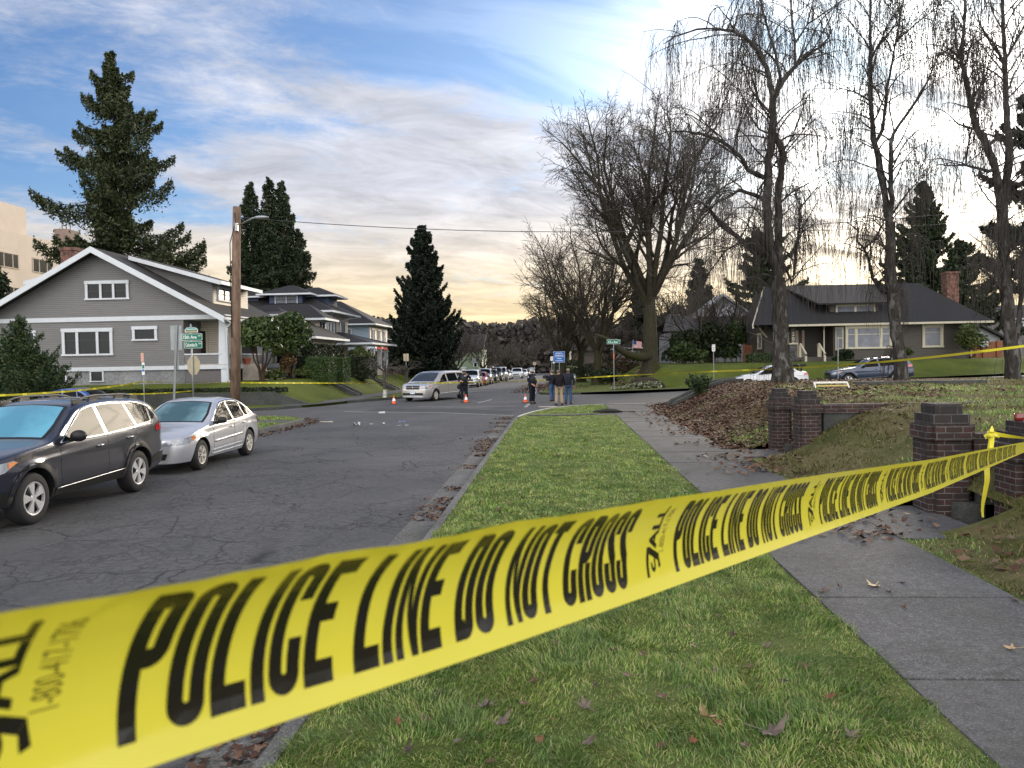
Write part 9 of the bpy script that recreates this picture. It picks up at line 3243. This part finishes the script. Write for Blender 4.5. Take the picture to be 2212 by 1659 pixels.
def person(label, loc, rot, pose, top_m, leg_m, h=1.78, group=None, belly=1.0):
	"""pose: joint positions in metres for a 1.78 m figure that faces -y"""
	k = h / 1.78
	J = {n: Vector(p) * k for n, p in pose.items()}
	hd, nk = J['head'], J['neck']
	root_v = J['pelvis']
	names, pts, edges = {}, [], []
	def add(n, p, r, to=None):
		names[n] = len(pts)
		pts.append((p.x, p.y, p.z, r))
		if to is not None:
			edges.append((names[to], names[n]))
	add('pelvis', root_v, (0.135 * k, 0.10 * k))
	add('spine', J['spine'], (0.14 * k, 0.10 * k), 'pelvis')
	add('chest', J['chest'], (0.17 * k, 0.115 * k), 'spine')
	add('neck', nk, 0.058 * k, 'chest')
	up = (hd - nk).normalized()
	add('jaw', hd - up * 0.06 * k + J['face'] * 0.02 * k, 0.066 * k, 'neck')
	add('skull', hd + up * 0.02 * k, (0.078 * k, 0.092 * k), 'jaw')
	add('crown', hd + up * 0.10 * k, 0.055 * k, 'skull')
	add('nose', hd - up * 0.02 * k + J['face'] * 0.112 * k, 0.013 * k, 'skull')
	for s in 'LR':
		sx = 1 if s == 'L' else -1
		add('sh' + s, J['sh' + s], 0.068 * k, 'chest')
		add('el' + s, J['el' + s], 0.047 * k, 'sh' + s)
		add('wr' + s, J['wr' + s], 0.031 * k, 'el' + s)
		d = (J['hand' + s] - J['wr' + s]).normalized() * k
		sd = d.cross(J['face']).normalized() * k
		if sd.length < 0.1:
			sd = Vector((1, 0, 0)) * k
		add('palm' + s, J['wr' + s] + d * 0.055, (0.036 * k, 0.02 * k), 'wr' + s)
		for i, (off, ln) in enumerate(((-0.028, 0.085), (-0.010, 0.098), (0.010, 0.092), (0.028, 0.072))):
			b = J['wr' + s] + d * 0.10 + sd * off
			add('f%d%s' % (i, s), b, 0.010 * k, 'palm' + s)
			add('g%d%s' % (i, s), b + d * ln * 0.75 + J['face'] * 0.03 * k, 0.0085 * k, 'f%d%s' % (i, s))
		add('th' + s, J['wr' + s] + d * 0.05 - sd * 0.05, 0.011 * k, 'palm' + s)
		add('tt' + s, J['wr' + s] + d * 0.10 - sd * 0.065 + J['face'] * 0.02 * k, 0.009 * k, 'th' + s)
		add('hip' + s, J['hip' + s], 0.095 * k, 'pelvis')
		add('kn' + s, J['kn' + s], 0.062 * k, 'hip' + s)
		mid = J['kn' + s].lerp(J['an' + s], 0.35)
		add('ca' + s, mid, 0.060 * k, 'kn' + s)
		add('an' + s, J['an' + s], 0.042 * k, 'ca' + s)
		add('toe' + s, J['toe' + s], 0.036 * k, 'an' + s)
	body = skin_obj('person', pts, edges, M_SKIN)
	body.location = loc
	body.rotation_euler = (0, 0, rot)
	tag(body, label, 'person', group)
	jp, je = [], []
	def ja(p, r, to=None):
		jp.append((p.x, p.y, p.z, r))
		if to is not None:
			je.append((to, len(jp) - 1))
		return len(jp) - 1
	w = belly
	a0 = ja(root_v + Vector((0, 0, -0.16 * k)), (0.19 * k * w, 0.15 * k * w))
	a = ja(root_v + Vector((0, 0, -0.03 * k)), (0.19 * k * w, 0.15 * k * w), a0)
	b = ja(J['spine'], (0.185 * k * w, 0.145 * k * w), a)
	c = ja(J['chest'], (0.205 * k, 0.145 * k), b)
	n_ = ja(nk - up * 0.02 * k, 0.085 * k, c)
	for s in 'LR':
		q1 = ja(J['sh' + s], 0.092 * k, c)
		q2 = ja(J['el' + s], 0.068 * k, q1)
		q3 = ja(J['wr' + s].lerp(J['el' + s], 0.05), 0.048 * k, q2)
	skin_obj('jacket', jp, je, top_m, body)
	jp, je = [], []
	a = ja(root_v + Vector((0, 0, 0.06 * k)), (0.175 * k, 0.135 * k))
	for s in 'LR':
		q1 = ja(J['hip' + s] + Vector((0, 0, -0.04 * k)), 0.112 * k, a)
		q2 = ja(J['kn' + s], 0.083 * k, q1)
		q3 = ja(J['kn' + s].lerp(J['an' + s], 0.5), 0.080 * k, q2)
		q4 = ja(J['an' + s] + Vector((0, 0, 0.0)), 0.068 * k, q3)
	skin_obj('trousers', jp, je, leg_m, body)
	for s in 'LR':
		fd = (J['toe' + s] - J['an' + s])
		heel = J['an' + s] - Vector((fd.x, fd.y, 0)) * 0.25
		heel.z = 0.045 * k
		toe = J['toe' + s].copy()
		toe.z = 0.040 * k
		skin_obj('shoe', [(heel.x, heel.y, heel.z, 0.06), (J['an' + s].x, J['an' + s].y, 0.06 * k, 0.066), (toe.x, toe.y, toe.z, 0.062)], [(0, 1), (1, 2)], M_SHOE, body)
	return body, J, k
STAND = dict(pelvis=(0, 0.0, 0.97), spine=(0, 0.01, 1.15), chest=(0, 0.0, 1.36), neck=(0, 0.0, 1.50), head=(0, -0.02, 1.64), face=(0, -1, 0),
			 shL=(0.19, 0, 1.42), elL=(0.25, 0.03, 1.14), wrL=(0.25, -0.05, 0.90), handL=(0.25, -0.09, 0.80), shR=(-0.19, 0, 1.42), elR=(-0.25, 0.03, 1.14), wrR=(-0.25, -0.05, 0.90), handR=(-0.25, -0.09, 0.80),
			 hipL=(0.10, 0, 0.92), knL=(0.11, -0.02, 0.50), anL=(0.115, 0.02, 0.09), toeL=(0.135, -0.13, 0.04), hipR=(-0.10, 0, 0.92), knR=(-0.11, -0.02, 0.50), anR=(-0.115, 0.02, 0.09), toeR=(-0.135, -0.13, 0.04))
def helmet(body, J, k, visor_up=True):
	hd = J['head']
	c = hd + Vector((0, 0.01, 0.045)) * k
	mb = MB()
	prof = [(0.128, -0.05), (0.134, 0.0), (0.125, 0.05), (0.095, 0.10), (0.05, 0.128), (0.0, 0.135)]
	mb.lathe(prof, 16, 0, Matrix.Translation(c) @ Matrix.Scale(k, 4))
	h = mb.build('helmet', M_HELM, body, smooth=True)
	f = J['face']
	mb = MB()
	n = 9
	vs = []
	base = math.atan2(f.y, f.x)
	for j, (zz, rr) in enumerate(((0.03, 0.15), (0.08, 0.175), (0.13, 0.165)) if visor_up else ((-0.10, 0.15), (-0.04, 0.16), (0.03, 0.15))):
		for i in range(n):
			a = base + R(-75 + 150 * i / (n - 1))
			vs.append(c + Vector((math.cos(a) * rr, math.sin(a) * rr, zz)) * k)
	mb.add(vs, [(j * n + i, j * n + i + 1, (j + 1) * n + i + 1, (j + 1) * n + i) for j in range(2) for i in range(n - 1)])
	mb.build('visor', M_VISOR, h, smooth=True)
	mb = MB()
	for i in range(7):
		a = base + R(-60 + 120 * i / 6)
		mb.ball(hd + Vector((math.cos(a) * 0.085, math.sin(a) * 0.085, -0.065)) * k, 0.035 * k, 0, 6, 5)
	mb.build('face_mask', M_MASK, body, smooth=True)
	mb = MB()
	for sg in (1, -1):
		a = base + sg * 0.42
		mb.ball(hd + Vector((math.cos(a) * 0.088, math.sin(a) * 0.088, 0.005)) * k, 0.012 * k, 0, 6, 5)
	mb.build('eyes', M_MASK, body, smooth=True)
def officer_kit(body, J, k, rotz=0):
	c = J['chest']
	mb = MB()
	mb.ball((c.x, c.y, 1.24 * k), (0.215 * k, 0.175 * k, 0.24 * k), 0, 14, 10)
	v = mb.build('vest', mat('black_vest', (0.008, 0.009, 0.013), 0.6), body, smooth=True)
	mb = MB()
	for x in (-0.13, -0.045, 0.045, 0.13):
		mb.obox((x * k, -0.165 * k, 1.13 * k), (0.065 * k, 0.06 * k, 0.13 * k))
	mb.build('pouches', M_MASK, v, bevel=0.01)
	mb = MB()
	mb.obox((0.07 * k, -0.176 * k, 1.36 * k), (0.10 * k, 0.012, 0.028 * k))
	mb.build('name_strip', M_SIGNW, v)
	mb = MB()
	mb.ball((0.0, 0, 0.985 * k), (0.195 * k, 0.155 * k, 0.04 * k), 0, 16, 8)
	for a in range(8):
		q = 2 * PI * a / 8 + 0.3
		mb.obox((math.cos(q) * 0.19 * k, math.sin(q) * 0.15 * k, 0.98 * k), (0.07, 0.06, 0.10 * k), q)
	mb.build('duty_belt', M_MASK, body)
	for s in 'LR':
		p = J['sh' + s].lerp(J['el' + s], 0.3)
		sg = 1 if s == 'L' else -1
		mb = MB()
		mb.ball((p.x + sg * 0.068 * k, p.y - 0.02, p.z), (0.022, 0.045, 0.055), 0, 8, 6)
		mb.build('shoulder_patch', mat('pale_patch', (0.36, 0.42, 0.50), 0.6), body, smooth=True)
pz = dict(STAND)
pz.update(elL=(0.34, -0.06, 1.20), wrL=(0.15, -0.21, 1.42), handL=(0.07, -0.20, 1.52), elR=(-0.30, 0.02, 1.16), wrR=(-0.20, -0.20, 1.08), handR=(-0.10, -0.24, 1.07), anL=(0.14, 0.02, 0.09), anR=(-0.14, 0.02, 0.09), toeL=(0.17, -0.12, 0.04), toeR=(-0.19, -0.11, 0.04))
p = G(1003.5, 868.5, 0)
b, J, k = person('police officer in white helmet and dark uniform facing the camera, hand at the chin', (p.x, p.y, 0), R(6), pz, M_UNI, M_UNI, 1.90)
helmet(b, J, k)
officer_kit(b, J, k)
mb = MB()
mb.ball((-0.27 * k, -0.02, 0.80 * k), (0.12, 0.09, 0.14), 0, 10, 8)
mb.build('hip_bag', M_MASK, b, smooth=True)
mb = MB()
mb.obox((0.10 * k, -0.225 * k, 1.50 * k), (0.05, 0.03, 0.09))
mb.build('radio', M_MASK, b)
pz = dict(STAND)
pz.update(elL=(0.23, 0.05, 1.16), wrL=(0.16, -0.16, 0.96), handL=(0.10, -0.22, 0.90), elR=(-0.23, 0.06, 1.16), wrR=(-0.16, -0.15, 0.98), handR=(-0.10, -0.22, 0.92), toeL=(0.12, -0.17, 0.04), toeR=(-0.12, -0.17, 0.04), anL=(0.09, 0.02, 0.09), anR=(-0.09, 0.04, 0.09))
p = G(1150, 872, 0)
b, J, k = person('police officer in helmet and black mask turned towards the three men', (p.x, p.y, 0), R(48), pz, M_UNI, M_UNI, 1.83)
helmet(b, J, k)
officer_kit(b, J, k)
mb = MB()
for a, c_ in (((0.13, -0.11, 0.78), (0.16, -0.10, 0.52)), ((0.17, -0.10, 0.76), (0.12, -0.11, 0.50)), ((0.20, -0.05, 0.86), (0.14, -0.11, 0.70))):
	mb.tube([Vector(a) * k, (Vector(a) + Vector(c_)) * 0.5 * k + Vector((0.02, -0.02, 0)), Vector(c_) * k], 0.012, 5)
mb.build('zip_ties', M_SIGNW, b)
GM = 'plain clothes men talking at the corner'
pz = dict(STAND)
pz.update(chest=(0, -0.02, 1.36), neck=(0.0, -0.06, 1.49), head=(0.02, -0.12, 1.62), face=(0.25, -0.95, -0.2), elL=(0.26, -0.04, 1.14), wrL=(0.17, -0.22, 1.00), handL=(0.12, -0.28, 0.98), elR=(-0.27, 0.02, 1.14), wrR=(-0.27, -0.08, 0.92), handR=(-0.26, -0.10, 0.82), anL=(0.14, 0.02, 0.09), toeL=(0.19, -0.12, 0.04), anR=(-0.14, 0.04, 0.09), toeR=(-0.16, -0.12, 0.04))
p = G(1208, 876, 0)
b, J, k = person('heavy man in black jacket and khaki trousers seen from behind', (p.x, p.y, 0), R(186), pz, M_BLKJ, M_KHAKI, 1.82, GM, 1.14)
MB().ball(J['head'] + Vector((0, 0.03, 0.0)), (0.088, 0.092, 0.075), 0, 12, 8).build('hair', M_HAIRG, b, smooth=True)
pz = dict(STAND)
pz.update(neck=(0, -0.05, 1.49), head=(0.0, -0.11, 1.61), elL=(0.26, -0.02, 1.14), wrL=(0.2, -0.2, 1.02), handL=(0.15, -0.27, 1.0), elR=(-0.28, 0.03, 1.13), wrR=(-0.27, -0.02, 0.88), handR=(-0.27, -0.04, 0.78))
p = G(1228, 873, 0)
b, J, k = person('tall man in navy jacket and blue jeans seen from behind', (p.x, p.y, 0), R(172), pz, M_NAVJ, M_JEAN, 1.86, GM, 1.02)
MB().ball(J['head'] + Vector((0, 0.025, 0.035)), (0.090, 0.098, 0.085), 0, 12, 8).build('hair', mat('grey_hair', (0.20, 0.18, 0.16), 0.8), b, smooth=True)
pz = dict(STAND)
pz.update(elL=(0.24, -0.12, 1.16), wrL=(0.12, -0.34, 1.30), handL=(0.06, -0.38, 1.32), elR=(-0.24, -0.12, 1.16), wrR=(-0.12, -0.34, 1.30), handR=(-0.06, -0.38, 1.32), hipL=(0.10, 0, 0.92), knL=(0.10, -0.06, 0.50), anL=(0.12, 0.06, 0.09), toeL=(0.10, -0.09, 0.04))
p = G(1193, 866.5, 0)
b, J, k = person('man in dark jacket and jeans holding a camera, half hidden behind the other two', (p.x, p.y, 0), R(235), pz, M_NAVJ, M_JEAN, 1.72, GM)
MB().ball(J['head'] + Vector((0, 0.02, 0.04)), (0.090, 0.10, 0.085), 0, 12, 8).build('hair', M_HAIRG, b, smooth=True)
q = Matrix.Rotation(R(235), 3, 'Z') @ (Vector((0, -0.42, 1.36)) * k) + Vector((p.x, p.y, 0))
cm = thing('camera_rig', 'dark box shaped camera held up by the half hidden man', 'camera', tuple(q), R(235))
MB().obox((0, 0, 0), (0.26, 0.16, 0.20)).build('camera_body', M_PLAS, cm, bevel=0.015)
MB().tube([(0, -0.081, 0), (0, -0.20, 0)], 0.05, 10).build('lens', M_CGLASS, cm, smooth=True)
